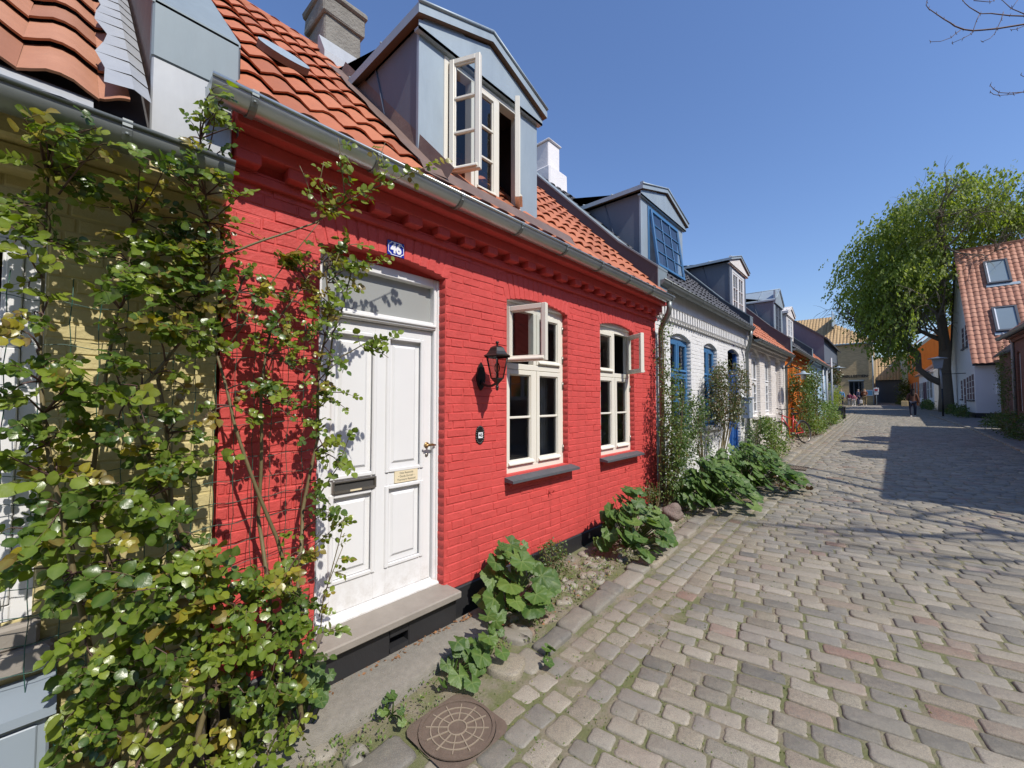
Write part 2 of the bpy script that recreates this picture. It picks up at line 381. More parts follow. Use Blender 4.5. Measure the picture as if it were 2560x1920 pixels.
def brickwork(mb, fr, u0, u1, z0, z1, holes, course=.0655, bl=.25, dep=.0052, ring=.235, rev=.12, m=0, bev=.005):
    rnd = random.Random(int(u0 * 97 + z1 * 13) + 5)
    nrow = int(round((z1 - z0) / course))
    def pillow(a, b, c, d):
        if b - a < .03: return
        dd = dep * rnd.uniform(.45, 1.3); g = .0026; bv = bev
        j = lambda: rnd.uniform(-.0034, .0034)
        a += g; b -= g; c += g; d -= g
        e = [fr.P(a, c, -.001), fr.P(b, c, -.001), fr.P(b, d, -.001), fr.P(a, d, -.001)]
        t = rnd.uniform(-.0012, .0012)
        f = [fr.P(a + bv + j(), c + bv + j(), dd + t), fr.P(b - bv + j(), c + bv + j(), dd - t), fr.P(b - bv + j(), d - bv * .8 + j(), dd - t), fr.P(a + bv + j(), d - bv * .8 + j(), dd + t)]
        col = rc(); mb.add(e + f, [(4, 5, 6, 7)] + [(i, (i + 1) % 4, 4 + (i + 1) % 4, 4 + i) for i in range(4)], m, col, False)
    for r in range(nrow):
        za = z0 + r * course; zb = za + course; row_off = [0, .125 * bl / .25, 0, .125 * bl / .25][r % 4]
        head = (r % 2 == 1)
        segs = []
        zmid = (za + zb) / 2
        ivs = [(u0, u1)]
        for h in holes:
            a, b, c, d, rise = h
            lo = None
            if c - .001 < zmid < d + .001: lo = (a, b)
            elif d <= zmid < d + rise + ring and rise: lo = (a - .035, b + .035)
            if lo:
                nv = []
                for (p, q) in ivs:
                    if lo[1] <= p or lo[0] >= q: nv.append((p, q)); continue
                    if lo[0] > p: nv.append((p, lo[0]))
                    if lo[1] < q: nv.append((lo[1], q))
                ivs = nv
        u = u0 - row_off - (rnd.random() * .02); k = 0; seq = []
        while u < u1:
            L = bl if (not head) else (bl / 2 if k % 3 == 1 else bl * .74)
            L *= rnd.uniform(.965, 1.035); seq.append((u, u + L)); u += L; k += 1
        for (p, q) in seq:
            for (a, b) in ivs:
                s_, e_ = max(p, a), min(q, b)
                if e_ - s_ > .03:
                    zj = rnd.uniform(-.002, .002)
                    pillow(s_, e_, za + zj, zb + zj)
    for h in holes:
        a, b, c, d, rise = h
        if not rise: continue
        n = int((b - a + .07) / .068); A = a - .03; Bq = b + .03
        for i in range(n):
            p = A + (Bq - A) * i / n; q = A + (Bq - A) * (i + 1) / n; mm = (p + q) / 2
            zz = arch_z(h, min(max(mm, a), b)); tilt = (mm - (a + b) / 2) * .12
            g = .003; dd = dep * rnd.uniform(.7, 1.3)
            e = [fr.P(p + g, zz, -.001), fr.P(q - g, zz, -.001), fr.P(q - g + tilt, zz + ring - .008, -.001), fr.P(p + g + tilt, zz + ring - .008, -.001)]
            f = [fr.P(p + g + bev, zz + .001, dd), fr.P(q - g - bev, zz + .001, dd), fr.P(q - g - bev + tilt, zz + ring - .016, dd), fr.P(p + g + bev + tilt, zz + ring - .016, dd)]
            mb.add(e + f, [(4, 5, 6, 7)] + [(i_, (i_ + 1) % 4, 4 + (i_ + 1) % 4, 4 + i_) for i_ in range(4)], m, rc(), False)
        for side, uu in ((1, a), (-1, b)):                      # reveal bricks
            r = 0; zc = c
            while zc + course < d + .01:
                dd = dep * rnd.uniform(.5, 1.1); 
                e = [fr.P(uu, zc + .004, -.004), fr.P(uu, zc + .004, -rev), fr.P(uu, zc + course - .004, -rev), fr.P(uu, zc + course - .004, -.004)]
                f = [fr.P(uu + side * dd, zc + .010, -.01), fr.P(uu + side * dd, zc + .010, -rev + .004), fr.P(uu + side * dd, zc + course - .010, -rev + .004), fr.P(uu + side * dd, zc + course - .010, -.01)]
                mb.add(e + f, [(4, 5, 6, 7)] + [(i_, (i_ + 1) % 4, 4 + (i_ + 1) % 4, 4 + i_) for i_ in range(4)], m, rc(), True)
                zc += course
def body(mb, x0, x1, y0, y1, zb, ze, xr, zr, ends=(True, True), xe_back=None, m=0):
    # gable ends + back wall of a house whose ridge runs along y
    for k, y in enumerate((y0, y1)):
        if ends[k]: mb.face([(x0, y, zb), (x1, y, zb), (x1, y, ze), (xr, y, zr), (x0, y, ze)], m)
    xb = x0 if abs(x0 - xr) > abs(x1 - xr) - 9 else x1
    mb.face([(x0, y0, zb), (x0, y1, zb), (x0, y1, ze), (x0, y0, ze)], m)

def pantiles(mb, fr, u0, u1, L, w=.2, ex=.33, A=.045, m=0, ns=6, lod=0, jit=.004):
    # fr.P(u, v, n): here u along eave, z slot = up-slope distance, d = normal offset
    rnd = random.Random(int(u0 * 31) + 3)
    nc = int(math.ceil((u1 - u0) / w)); nr = int(math.ceil(L / ex))
    def prof(t):
        return A * .8 * (.5 - .5 * math.cos(2 * math.pi * (t + .06 * math.sin(2 * math.pi * t))))
    for r in range(nr):
        va = r * ex - (.02 if r == 0 else 0); vb = min((r + 1) * ex, L) + .03
        for c in range(nc):
            a = u0 + c * w; b = min(a + w, u1)
            if b - a < .02: continue
            col = rc(); j0 = rnd.uniform(-jit, jit); j1 = rnd.uniform(-jit, jit); jv = rnd.uniform(-.008, .008)
            P0 = []; P1 = []; PL = []
            for i in range(ns + 1):
                t = i / ns; uu = a + (b - a) * t; h = prof(t * (b - a) / w)
                P0.append(fr(uu, va + jv, h + .030 + j0)); P1.append(fr(uu, vb, h + .004 + j1)); PL.append(fr(uu, va + jv + .002, h + .0195 + j0))
            n = ns + 1
            V = P0 + P1 + PL
            F = [(i, i + 1, n + i + 1, n + i) for i in range(ns)]
            mb.add(V, F, m, col, True)
            mb.add(P0 + PL, [(i, i + 1, n + i + 1, n + i) for i in range(ns)], m, (max(0, col[0] - .4), col[1], col[2]), False)
def slope(x, z, pitch, side=-1):
    # returns P(u, v, n) for a roof whose eave runs along y at (x, z) and climbs towards side
    c, s = math.cos(R(pitch)), math.sin(R(pitch))
    return lambda u, v, n: (x + side * c * v - side * s * n, u, z + s * v + c * n)
def gutter(mb, x, z, y0, y1, r=.07, m=0, side=1, endcap=True):
    # half-round trough with a rolled front bead; side = direction of the street
    seg = 12; o = []; i_ = []
    for k in range(seg + 1):
        a = math.pi + math.pi * k / seg
        o.append((x + r * math.cos(a), z + r * math.sin(a))); i_.append((x + (r - .004) * math.cos(a), z + (r - .004) * math.sin(a)))
    ny = max(1, int((y1 - y0) / 1.5))
    for q in range(ny):
        a, b = y0 + (y1 - y0) * q / ny, y0 + (y1 - y0) * (q + 1) / ny
        V = [(p[0], a, p[1]) for p in o] + [(p[0], b, p[1]) for p in o]; n = seg + 1
        mb.add(V, [(k, k + 1, n + k + 1, n + k) for k in range(seg)], m, None, True)
        V = [(p[0], a, p[1]) for p in i_] + [(p[0], b, p[1]) for p in i_]
        mb.add(V, [(k, k + 1, n + k + 1, n + k) for k in range(seg)], m, None, True)
    mb.tube([(x + side * (r + .002), y0, z + .004), (x + side * (r + .002), y1, z + .004)], .010, 8, m)
    mb.tube([(x - side * r, y0, z + .012), (x - side * r, y1, z + .012)], .004, 6, m)
    if endcap:
        for y in (y0, y1): mb.face([(p[0], y, p[1]) for p in o], m)
def bracket(mb, x, z, y, r=.074, side=1, m=0, w=.03):
    seg = 12; V = []
    for rr in (r + .002, r + .005):
        for k in range(seg + 1):
            a = math.pi + math.pi * k / seg
            for yy in (y - w / 2, y + w / 2): V.append((x + rr * math.cos(a), yy, z + rr * math.sin(a)))
    n = 2 * (seg + 1); F = []
    for k in range(seg):
        F.append((n + 2 * k, n + 2 * k + 1, n + 2 * k + 3, n + 2 * k + 2))
        F.append((2 * k, n + 2 * k, n + 2 * k + 2, 2 * k + 2)); F.append((2 * k + 1, n + 2 * k + 1, n + 2 * k + 3, 2 * k + 3))
    mb.add(V, F, m)
    mb.box(x + side * (r - .012) - .012, x + side * (r - .012) + .02, y - w / 2, y + w / 2, z - .012, z + .016, m)
    mb.lathe([(0, .0), (.007, .0), (.007, .004), (0, .006)], 0, 0, 8, m, None, lambda a, b, c: (x + side * (r + .005) * math.cos(-.5) + side * c, y + a, z - (r + .005) * .45 + b))

def frame_rect(mb, fr, u0, u1, z0, z1, w, d0, d1, m=0, bev=.004, wb=None):
    wb = wb or w; T = fr.T()
    mb.bbox(d0, d1, u0, u0 + w, z0, z1, bev, m, None, T); mb.bbox(d0, d1, u1 - w, u1, z0, z1, bev, m, None, T)
    mb.bbox(d0, d1 - .001, u0 + w - .001, u1 - w + .001, z1 - w, z1 - .0005, bev, m, None, T); mb.bbox(d0, d1 - .001, u0 + w - .001, u1 - w + .001, z0 + .0005, z0 + wb, bev, m, None, T)
def sash(mb, fr, u0, u1, z0, z1, bars=0, vb=0, w=.048, d=-.06, th=.045, m=0, mg=None, drip=True, barw=.022):
    # a casement: stiles, rails, inner moulding, glazing bars; glass in slot mg (or collected by the caller)
    frame_rect(mb, fr, u0, u1, z0, z1, w, d, d + th, m)
    T = fr.T(); iu0, iu1, iz0, iz1 = u0 + w, u1 - w, z0 + w, z1 - w
    frame_rect(mb, fr, iu0 - .002, iu1 + .002, iz0 - .002, iz1 + .002, .012, d + .006, d + th - .012, m, .003)
    for k in range(bars):
        zc = iz0 + (iz1 - iz0) * (k + 1) / (bars + 1); mb.bbox(d + .008, d + th - .006, iu0, iu1, zc - barw / 2, zc + barw / 2, .004, m, None, T)
    for k in range(vb):
        uc = iu0 + (iu1 - iu0) * (k + 1) / (vb + 1); mb.bbox(d + .0085, d + th - .0065, uc - barw / 2, uc + barw / 2, iz0, iz1, .004, m, None, T)
    if drip: mb.prism([(d + th - .004, z0 + .018), (d + th + .022, z0 + .014), (d + th + .022, z0 + .024), (d + th - .004, z0 + .048)], 1, u0 + .02, u1 - .02, m, None, lambda a, b, c: fr.P(b, c, a))
    if mg is not None: mb.face([fr.P(iu0, iz0, d + .02), fr.P(iu1, iz0, d + .02), fr.P(iu1, iz1, d + .02), fr.P(iu0, iz1, d + .02)], mg)
    return (iu0, iu1, iz0, iz1)
def glass_quad(mb, fr, q, d, m=0):
    mb.face([fr.P(q[0], q[2], d), fr.P(q[1], q[2], d), fr.P(q[1], q[3], d), fr.P(q[0], q[3], d)], m)
def window4(parent, fr, h, mat, ztr, d=-.085, fw=.055, lowbars=1, upbars=0, open_=None, sillmat=None, cols=2, label=None, over=.03, sillout=.11, infill=None, hinges=False):
    # frame in opening h with transom at ztr and mullion(s); open_ = dict {(col,row): angle}
    a, b, c, e, r = h; open_ = open_ or {}
    w = MB(); g = MB(); T = fr.T()
    mb = w
    mb.bbox(d - .05, d + .02, a - .02, a + fw, c - .01, e + .005, .004, 0, None, T); mb.bbox(d - .05, d + .02, b - fw, b + .02, c - .01, e + .005, .004, 0, None, T)
    if r: mb.bbox(d - .05, d + .045, a - .02, b + .02, e + .005, e + r + .03, .012, 1, None, T)
    mb.box(d - .049, d + .019, a + fw, b - fw, e - fw, e + .004, 0, None, T); mb.bbox(d - .049, d + .024, a + fw - .001, b - fw + .001, c - .01, c + fw, .004, 0, None, T)
    mb.bbox(d - .049, d + .026, a + fw - .001, b - fw + .001, ztr - .028, ztr + .028, .005, 0, None, T)
    cw = (b - a - 2 * fw) / cols
    for k in range(1, cols):
        uc = a + fw + cw * k
        for (p, q) in ((c + fw, ztr - .028), (ztr + .028, e - fw)): mb.bbox(d - .049, d + .023, uc - .022, uc + .022, p, q, .004, 0, None, T)
    for k in range(cols):
        u0 = a + fw + cw * k + (.022 if k else .002); u1 = a + fw + cw * (k + 1) - (.022 if k < cols - 1 else .002)
        for row, (p, q, nb) in enumerate(((c + fw + .003, ztr - .031, lowbars), (ztr + .031, e - fw - .003, upbars))):
            if (k, row) in open_: continue
            qd = sash(w, fr, u0, u1, p, q, nb, 0, .046, d - .02, .05); glass_quad(g, fr, qd, d)
        for row in (0, 1):                                  # hinges
            pass
    wo = w.build('window', [mat, infill or M['white']], parent)
    if label: wo['label'] = label
    g.build('pane', M['glass'], wo)
    for (k, row), (side, ang) in open_.items():
        u0 = a + fw + cw * k + (.022 if k else .002); u1 = a + fw + cw * (k + 1) - (.022 if k < cols - 1 else .002)
        p, q = ((c + fw + .003, ztr - .031) if row == 0 else (ztr + .031, e - fw - .003)); L = u1 - u0
        hu = u0 if side > 0 else u1; th = R(ang)
        udir = fr.u * (side * math.cos(th)) + fr.n * math.sin(th)
        ndir = fr.n * math.cos(th) - fr.u * (side * math.sin(th))
        org = Vector(fr.P(hu, 0, d + .03))
        f2 = Fr(org, udir, ndir); s = MB()
        qd = sash(s, f2, 0, L, p, q, (lowbars, upbars)[row], 0, .046, -.03, .05, 0, 1)
        for zz in (p + .1, q - .12): s.tube([f2.P(.0, zz, .012), f2.P(.0, zz + .07, .012)], .007, 8, 2)
        so_ = s.build('casement', [mat, M['glass'], M['steel']], wo); so_['label'] = 'small window sash standing open'
    if hinges:
        for side_u in (a + .012, b - .012):
            for zz in (c + .12, ztr - .2, ztr + .08, e - .2): hb = MB(); hb.tube([fr.P(side_u, zz, d + .026), fr.P(side_u, zz + .075, d + .026)], .008, 6); hb.build('hinge', M['steel'], wo)
    if sillmat:
        s = MB(); z = c
        s.prism([(-.10, z + .008), (sillout, z - .035), (sillout, z - .058), (-.10, z - .05)], 1, a - .035, b + .06, 0, None, lambda A, B, Cc: fr.P(B, Cc, A))
        s.build('sill', sillmat, wo)
    return wo

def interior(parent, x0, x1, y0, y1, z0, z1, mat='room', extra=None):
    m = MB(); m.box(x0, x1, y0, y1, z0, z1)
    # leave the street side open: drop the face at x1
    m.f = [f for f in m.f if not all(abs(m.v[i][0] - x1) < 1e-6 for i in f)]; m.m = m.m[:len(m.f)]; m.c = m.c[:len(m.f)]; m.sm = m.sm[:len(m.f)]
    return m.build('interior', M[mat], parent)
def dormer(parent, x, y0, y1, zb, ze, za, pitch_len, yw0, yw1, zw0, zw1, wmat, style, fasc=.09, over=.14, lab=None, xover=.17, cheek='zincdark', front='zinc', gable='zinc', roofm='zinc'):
    # x front plane; y0..y1 width; zb bottom, ze wall top, za apex (roof top)
    d = MB(); yc = (y0 + y1) / 2; xb = x - pitch_len
    # cheeks + front posts + gable
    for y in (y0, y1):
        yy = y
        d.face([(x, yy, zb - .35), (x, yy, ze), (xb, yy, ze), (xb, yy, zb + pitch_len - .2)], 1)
    n = 4
    for k in range(1, n + 1):                                # standing seams on the near cheek, leaning
        xs = x - .36 * k
        d.tube([(xs - .28, y0 - .004, ze), (xs + .06, y0 - .004, zb + .36 * k - .3)], .011, 4, 1)
    d.bbox(x - .02, x + .015, y0 - .012, yw0, zb - .05, ze, .004, 0); d.bbox(x - .02, x + .015, yw1, y1 + .012, zb - .05, ze, .004, 0)
    d.box(x - .02, x + .012, yw0 - .001, yw1 + .001, zw1, ze, 0); d.box(x - .02, x + .012, yw0 - .001, yw1 + .001, zb - .05, zw0, 0)
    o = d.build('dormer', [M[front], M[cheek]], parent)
    if lab: o['label'] = lab
    # roof: two slopes with thickness, fascia and pediment
    r = MB(); ey0, ey1 = y0 - over, y1 + over; xf = x + xover; rise = za - ze - fasc; zt = ze + fasc
    for (a, b) in ((ey0, yc), (ey1, yc)):
        top = [(xf, a, zt), (xf, b, za), (xb, b, za), (xb, a, zt)]
        bot = [(xf, a, zt - fasc), (xf, b, za - fasc), (xb, b, za - fasc), (xb, a, zt - fasc)]
        r.add(top + bot, [(0, 1, 2, 3)], 0); r.add(top + bot, [(0, 1, 5, 4), (0, 3, 7, 4)], 0)
        r.add([(q[0], q[1], q[2]) for q in bot], [(0, 1, 2, 3)], 1)
        r.tube([(xf + .004, a, zt + .006), (xf + .004, b, za + .006)], .014, 6, 0)
        for k in range(1, 4): xs = xf - k * .55; r.tube([(xs, a, zt + .01), (xs, b, za + .01)], .010, 4, 0)
    r.tube([(xf, yc, za + .008), (xb, yc, za + .008)], .014, 6, 0)
    r.build('dormer_roof', [M[roofm], M['soffit']], o)
    p = MB()
    p.prism([(ey0 + .03, ze - .075), (ey1 - .03, ze - .075), (ey1 - .03, ze - .01), (yc, za - fasc - .02), (ey0 + .03, ze - .01)], 0, x + .06, x + xover - .05)
    p.box(x, x + .055, y0, y1, ze - .06, za - fasc - .12)
    p.prism([(ey0 + .03, ze - .075), (ey1 - .03, ze - .075), (ey1 - .03, ze - .055), (ey0 + .03, ze - .055)], 0, x, x + xover - .04)
    for k in (-.33, 0, .33): p.tube([(x + xover - .045, yc + k * (y1 - y0), ze - .07), (x + xover - .045, yc + k * (y1 - y0), ze + (za - ze - fasc) * (1 - abs(k) * 1.9) - .02)], .005, 4)
    p.build('pediment', M[gable], o)
    return o
def plain_house_shell(name, label, x0, x1, y0, y1, zb, ze, zr, mats, ends=(True, True), cat='house', group=None, xr=None):
    root = thing(name, ((x0 + x1) / 2, (y0 + y1) / 2, zb), label, cat, group)
    return root
def chimney(parent, x0, x1, y0, y1, zb, zt, mat, band=True, step=None, cap='cement', label=None, name='chimney'):
    c = MB()
    c.bbox(x0, x1, y0, y1, zb, zt, .012)
    if step: c.bbox(x0 - .09, x1 + .09, y0 - .09, y1 + .16, zb, step, .03)
    if band:
        c.bbox(x0 - .035, x1 + .035, y0 - .035, y1 + .035, zt - .22, zt - .02, .012)
        c.bbox(x0 - .06, x1 + .06, y0 - .06, y1 + .06, zt - .02, zt + .06, .02)
    else: c.bbox(x0 - .03, x1 + .03, y0 - .03, y1 + .03, zt, zt + .035, .01)
    o = c.build(name, M[mat], parent)
    if label: o['label'] = label
    # irregular surface
    for v in o.data.vertices: v.co += Vector((random.uniform(-.008, .008), random.uniform(-.008, .008), random.uniform(-.004, .004)))
    return o
def parapet(parent, fr, y0, y1, x, z0, ztop, run, pitch, cap='panel', side='firedark', label=None):
    # clad fire wall: vertical front face, then follows the roof slope above the tiles
    t = math.tan(R(pitch)); xb = x - run
    zk = ztop + .6 * .86; zt2 = zk + (run - .6) * 1.03
    m = MB(); poly = [(x, z0), (x, ztop), (x - .6, zk), (xb, zt2), (xb, z0 + run * t - .1)]
    for y in (y0, y1): m.face([(p[0], y, p[1]) for p in poly], 1)
    m.bbox(x - .01, x + .006, y0 - .006, y1 + .006, z0, ztop - .004, .003, 0)
    for (xa, za_, xc, zc_) in ((x + .01, ztop, x - .6, zk), (x - .6, zk, xb, zt2)):
        V = [(xa, y0 - .02, za_), (xa, y1 + .02, za_), (xc, y1 + .02, zc_), (xc, y0 - .02, zc_)]
        m.add(V + [(a, b, c - .03) for a, b, c in V], [(0, 1, 2, 3), (4, 5, 6, 7), (0, 1, 5, 4), (0, 3, 7, 4), (1, 2, 6, 5)], 0)
    o = m.build('firewall', [M[cap], M[side]], parent)
    if label: o['label'] = label
    return o
def text_mesh(txt, size, bold=.0, ext=.0, align='CENTER'):
    cu = bpy.data.curves.new('t', 'FONT'); cu.body = txt; cu.size = size; cu.offset = bold; cu.extrude = ext; cu.align_x = align; cu.align_y = 'CENTER'
    cu.resolution_u = 4
    ob = bpy.data.objects.new('t', cu); C.objects.link(ob)
    dg = bpy.context.evaluated_depsgraph_get(); me = ob.evaluated_get(dg).to_mesh()
    vs = [tuple(v.co) for v in me.vertices]; fs = [tuple(p.vertices) for p in me.polygons]
    ob.evaluated_get(dg).to_mesh_clear(); bpy.data.objects.remove(ob); bpy.data.curves.remove(cu)
    return vs, fs
def put_text(mb, fr, u, z, d, txt, size, bold=0, ext=.002, sx=1, m=0, mirror=1, rot=0):
    vs, fs = text_mesh(txt, size, bold, ext)
    ca, sa = math.cos(rot), math.sin(rot)
    mb.add([fr.P(u + mirror * (a * ca * sx - b * sa), z + a * sa + b * ca, d + c) for a, b, c in vs], fs, m)

# ================================================================== RED HOUSE
rh = thing('red_house', (-4.9, 3.3, 0), 'bright red painted brick cottage with a white door, two ivory windows and orange tiled roof', 'house')
hR = [(1.06, 2.03, .235, 2.67, .06), (2.74, 3.71, 1.03, 2.635, .055), (4.40, 5.30, 1.03, 2.635, .055)]
w = MB(); wall(w, LEFT, .56, 6.02, -.1, 3.2, hR, .13)
brickwork(w, LEFT, .56, 6.02, .235, 2.94, hR, .0655, .25, rev=.13)
w.build('wall', M['red'], rh)
c = MB()
c.bbox(-2.6, -2.515, .56, 6.02, 2.895, 2.945, .006); c.bbox(-2.6, -2.44, .56, 6.02, 3.015, 3.10, .006); c.bbox(-2.6, -2.36, .56, 6.02, 3.10, 3.19, .006)
y = .575
while y < 5.95:
    j = random.uniform(-.006, .006); c.bbox(-2.56, -2.445 + j, y, y + .12 + j, 2.955 + j * .5, 3.02, .007); y += .262
c.bbox(-2.56, -2.52, .56, 6.02, 2.945, 2.96, .003)
c.build('cornice', M['red'], rh)
p = MB(); p.bbox(-2.6, -2.532, 2.03, 6.03, -.15, .235, .01); p.bbox(-2.6, -2.532, .56, 1.02, -.15, .215, .01)
p.bbox(-2.6, -2.43, 1.0, 1.50, -.1, .238, .008); p.bbox(-2.6, -2.43, 1.64, 2.06, -.1, .238, .008); p.box(-2.6, -2.432, 1.5, 1.64, -.1, .09); p.box(-2.6, -2.432, 1.5, 1.64, .16, .237); p.box(-2.6, -2.52, 1.5, 1.64, .08, .17)
p.build('plinth', M['black'], rh)
b = MB(); body(b, -7.2, -2.56, .56, 6.02, -.1, 3.15, -4.85, 5.7); b.build('gable_wall', M['red'], rh)
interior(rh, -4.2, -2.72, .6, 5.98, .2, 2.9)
for (a, e) in ((2.80, 2.95), (3.52, 3.66), (4.46, 4.62)):
    cu = MB(); n = 10; V = []
    for i in range(n + 1):
        yy = a + (e - a) * i / n; xx = -2.78 + .02 * math.sin(i * 1.9)
        V += [(xx, yy, 1.1), (xx, yy, 2.6)]
    cu.add(V, [(2 * i, 2 * i + 2, 2 * i + 3, 2 * i + 1) for i in range(n)], 0, None, True); cu.build('curtain', M['curtain'], rh)
wbx = MB(); wbx.bbox(-2.86, -2.80, 3.36, 3.60, 1.12, 1.42, .006); tag(wbx.build('white_box', M['curtain']), 'white box standing inside the first window of the red house', 'box')
vt = thing('potted_plant', (-2.80, 4.62, 1.1), 'small potted plant inside the second window of the red house', 'potted plant')
m = MB(); m.lathe([(0, 1.10), (.05, 1.10), (.065, 1.22), (.055, 1.22), (.05, 1.20), (0, 1.2)], -2.80, 4.62, 14); m.build('pot', M['tile'], vt)
m = MB()
for k in range(16):
    a = k * 2.4; m.tube([(-2.80, 4.62, 1.2), (-2.80 + .03 * math.cos(a), 4.62 + .04 * math.sin(a), 1.3 + .01 * k), (-2.80 + .05 * math.cos(a), 4.62 + .12 * math.sin(a), 1.36 + .012 * k)], [.004, .008, .002], 5)
m.build('leaves', M['weed'], vt)
# roof
rf = MB(); SR = slope(-2.28, 3.185, 45.7)
pantiles(rf, SR, .56, 5.66, 3.64, .2, .33, .042)
rf.prism([(-2.40, 3.20), (-4.86, 5.71), (-7.3, 3.16), (-7.3, 3.10), (-4.86, 5.6), (-2.55, 3.19)], 1, .57, 6.0, 1)
rf.tube([(-4.86, .56, 5.77), (-4.86, 5.9, 5.77)], .10, 12, 0, (.3, .3, .3))
roof = rf.build('roof', [M['tile'], M['tiledark']], rh)
sk = MB(); Fs = lambda u, v, n: SR(u, v, n)
V = []; n = 20
for k in range(n):
    a = 2 * math.pi * k / n
    uu = 1.02 + .17 * math.cos(a); vv = 1.30 + .19 * math.sin(a)
    V.append((uu, 1.30 + (vv - 1.30) * .72))
sk.add([Fs(a, b_, .095 + .02 * (b_ - 1.02)) for a, b_ in V] + [Fs(a, b_, .05) for a, b_ in V], [tuple(range(n))] + [(i, (i + 1) % n, n + (i + 1) % n, n + i) for i in range(n)], 0)
sk.m[-n:] = [1] * n
sk.build('roof_hatch', [M['zinc'], M['brownmetal']], rh)
chimney(rh, -5.08, -4.62, 1.92, 2.36, 4.9, 6.34, 'cement')
fl = MB(); t_ = math.tan(R(45.7))
fl.prism([(-4.42, 5.36), (-4.60, 5.50), (-4.60, 5.78), (-4.57, 5.78), (-4.42, 5.52)], 1, 1.84, 2.43); fl.build('chimney_flashing', M['lead'], rh)
fl = MB(); fp = [(y_, v_) for y_, v_ in ((1.70, 0.05), (1.83, 0.05), (1.83, 2.5), (1.62, 2.5), (1.66, 1.6), (1.64, .9), (1.68, .4))]
for k in range(14):
    v0, v1 = .02 + k * .17, .02 + (k + 1) * .17
    j0, j1 = .02 * math.sin(k * 1.7), .02 * math.sin((k + 1) * 1.7)
    fl.face([SR(1.66 + j0, v0, .075), SR(1.79, v0, .085), SR(1.79, v1, .085), SR(1.66 + j1, v1, .075)], 0, None, True)
    fl.face([SR(1.79, v0, .085), SR(1.80, v0, .17), SR(1.80, v1, .17), SR(1.79, v1, .085)], 0)
fl.face([SR(1.6, .0, .07), SR(3.4, .0, .07), SR(3.4, .13, .10), SR(1.6, .13, .10)]); fl.build('dormer_flashing', M['brownmetal'], rh)
# gutter + brackets + downpipe
g = MB(); gutter(g, -2.29, 3.185, .43, 5.95, .072); go = g.build('gutter', M['zincgut'], rh)
yb = .60
while yb < 5.9:
    g = MB(); bracket(g, -2.29, 3.185, yb, .074); g.build('gutter_bracket', M['gutold'], rh); yb += .66
g = MB(); g.tube([(-2.27, 5.86, 3.12), (-2.27, 5.87, 3.03), (-2.30, 5.90, 2.96), (-2.42, 6.0, 2.84), (-2.47, 6.04, 2.76), (-2.48, 6.06, 2.66), (-2.48, 6.06, .22)], .038, 12)
for z in (2.3, 1.2): g.tube([(-2.48, 6.06, z), (-2.48, 6.06, z + .03)], .044, 12)
g.build('downpipe', M['gutold'], rh)
# ---- dormer of the red house
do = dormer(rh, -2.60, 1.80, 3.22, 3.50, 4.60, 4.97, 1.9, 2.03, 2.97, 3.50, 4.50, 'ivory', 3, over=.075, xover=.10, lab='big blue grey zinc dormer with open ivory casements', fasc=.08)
dw = MB(); FD = Fr((-2.60, 0, 0), (0, 1, 0), (1, 0, 0)); T = FD.T()
frame_rect(dw, FD, 2.03, 2.97, 3.49, 4.51, .045, -.07, .02)
for u in (2.345, 2.655): dw.bbox(-.068, .018, u - .018, u + .018, 3.53, 4.47, .004, 0, None, T)
sash(dw, FD, 2.365, 2.635, 3.535, 4.465, 2, 0, .042, -.02, .045, 0, 1)
for (hu, side, ang, L) in ((2.085, 1, 66, .27), (2.915, -1, 40, .25)):
    th = R(ang); ud = FD.u * (side * math.cos(th)) + FD.n * math.sin(th); nd = FD.n * math.cos(th) - FD.u * (side * math.sin(th))
    f2 = Fr(FD.P(hu, 0, .03), ud, nd); sash(dw, f2, 0, L, 3.535, 4.475, 2, 0, .042, -.02, .045, 0, 1)
    for zz in (3.65, 4.0, 4.35): dw.tube([f2.P(0, zz, .0), f2.P(0, zz + .07, .0)], .008, 6, 2)
dw.build('dormer_window', [M['ivory'], M['glass'], M['steel']], do)
di = MB(); di.box(-4.2, -2.68, 1.86, 3.16, 3.42, 4.62, 0); di.f = di.f[:1] + di.f[2:]; di.m = di.m[1:]; di.c = di.c[1:]; di.sm = di.sm[1:]
di.box(-4.4, -4.0, 1.85, 3.18, 3.3, 4.7, 0); di.build('dormer_room', M['dark'], do)

# ---- front door
FDr = Fr((-2.55, 0, 0), (0, 1, 0), (1, 0, 0)); T = FDr.T()
dr = MB(); dd = -.145
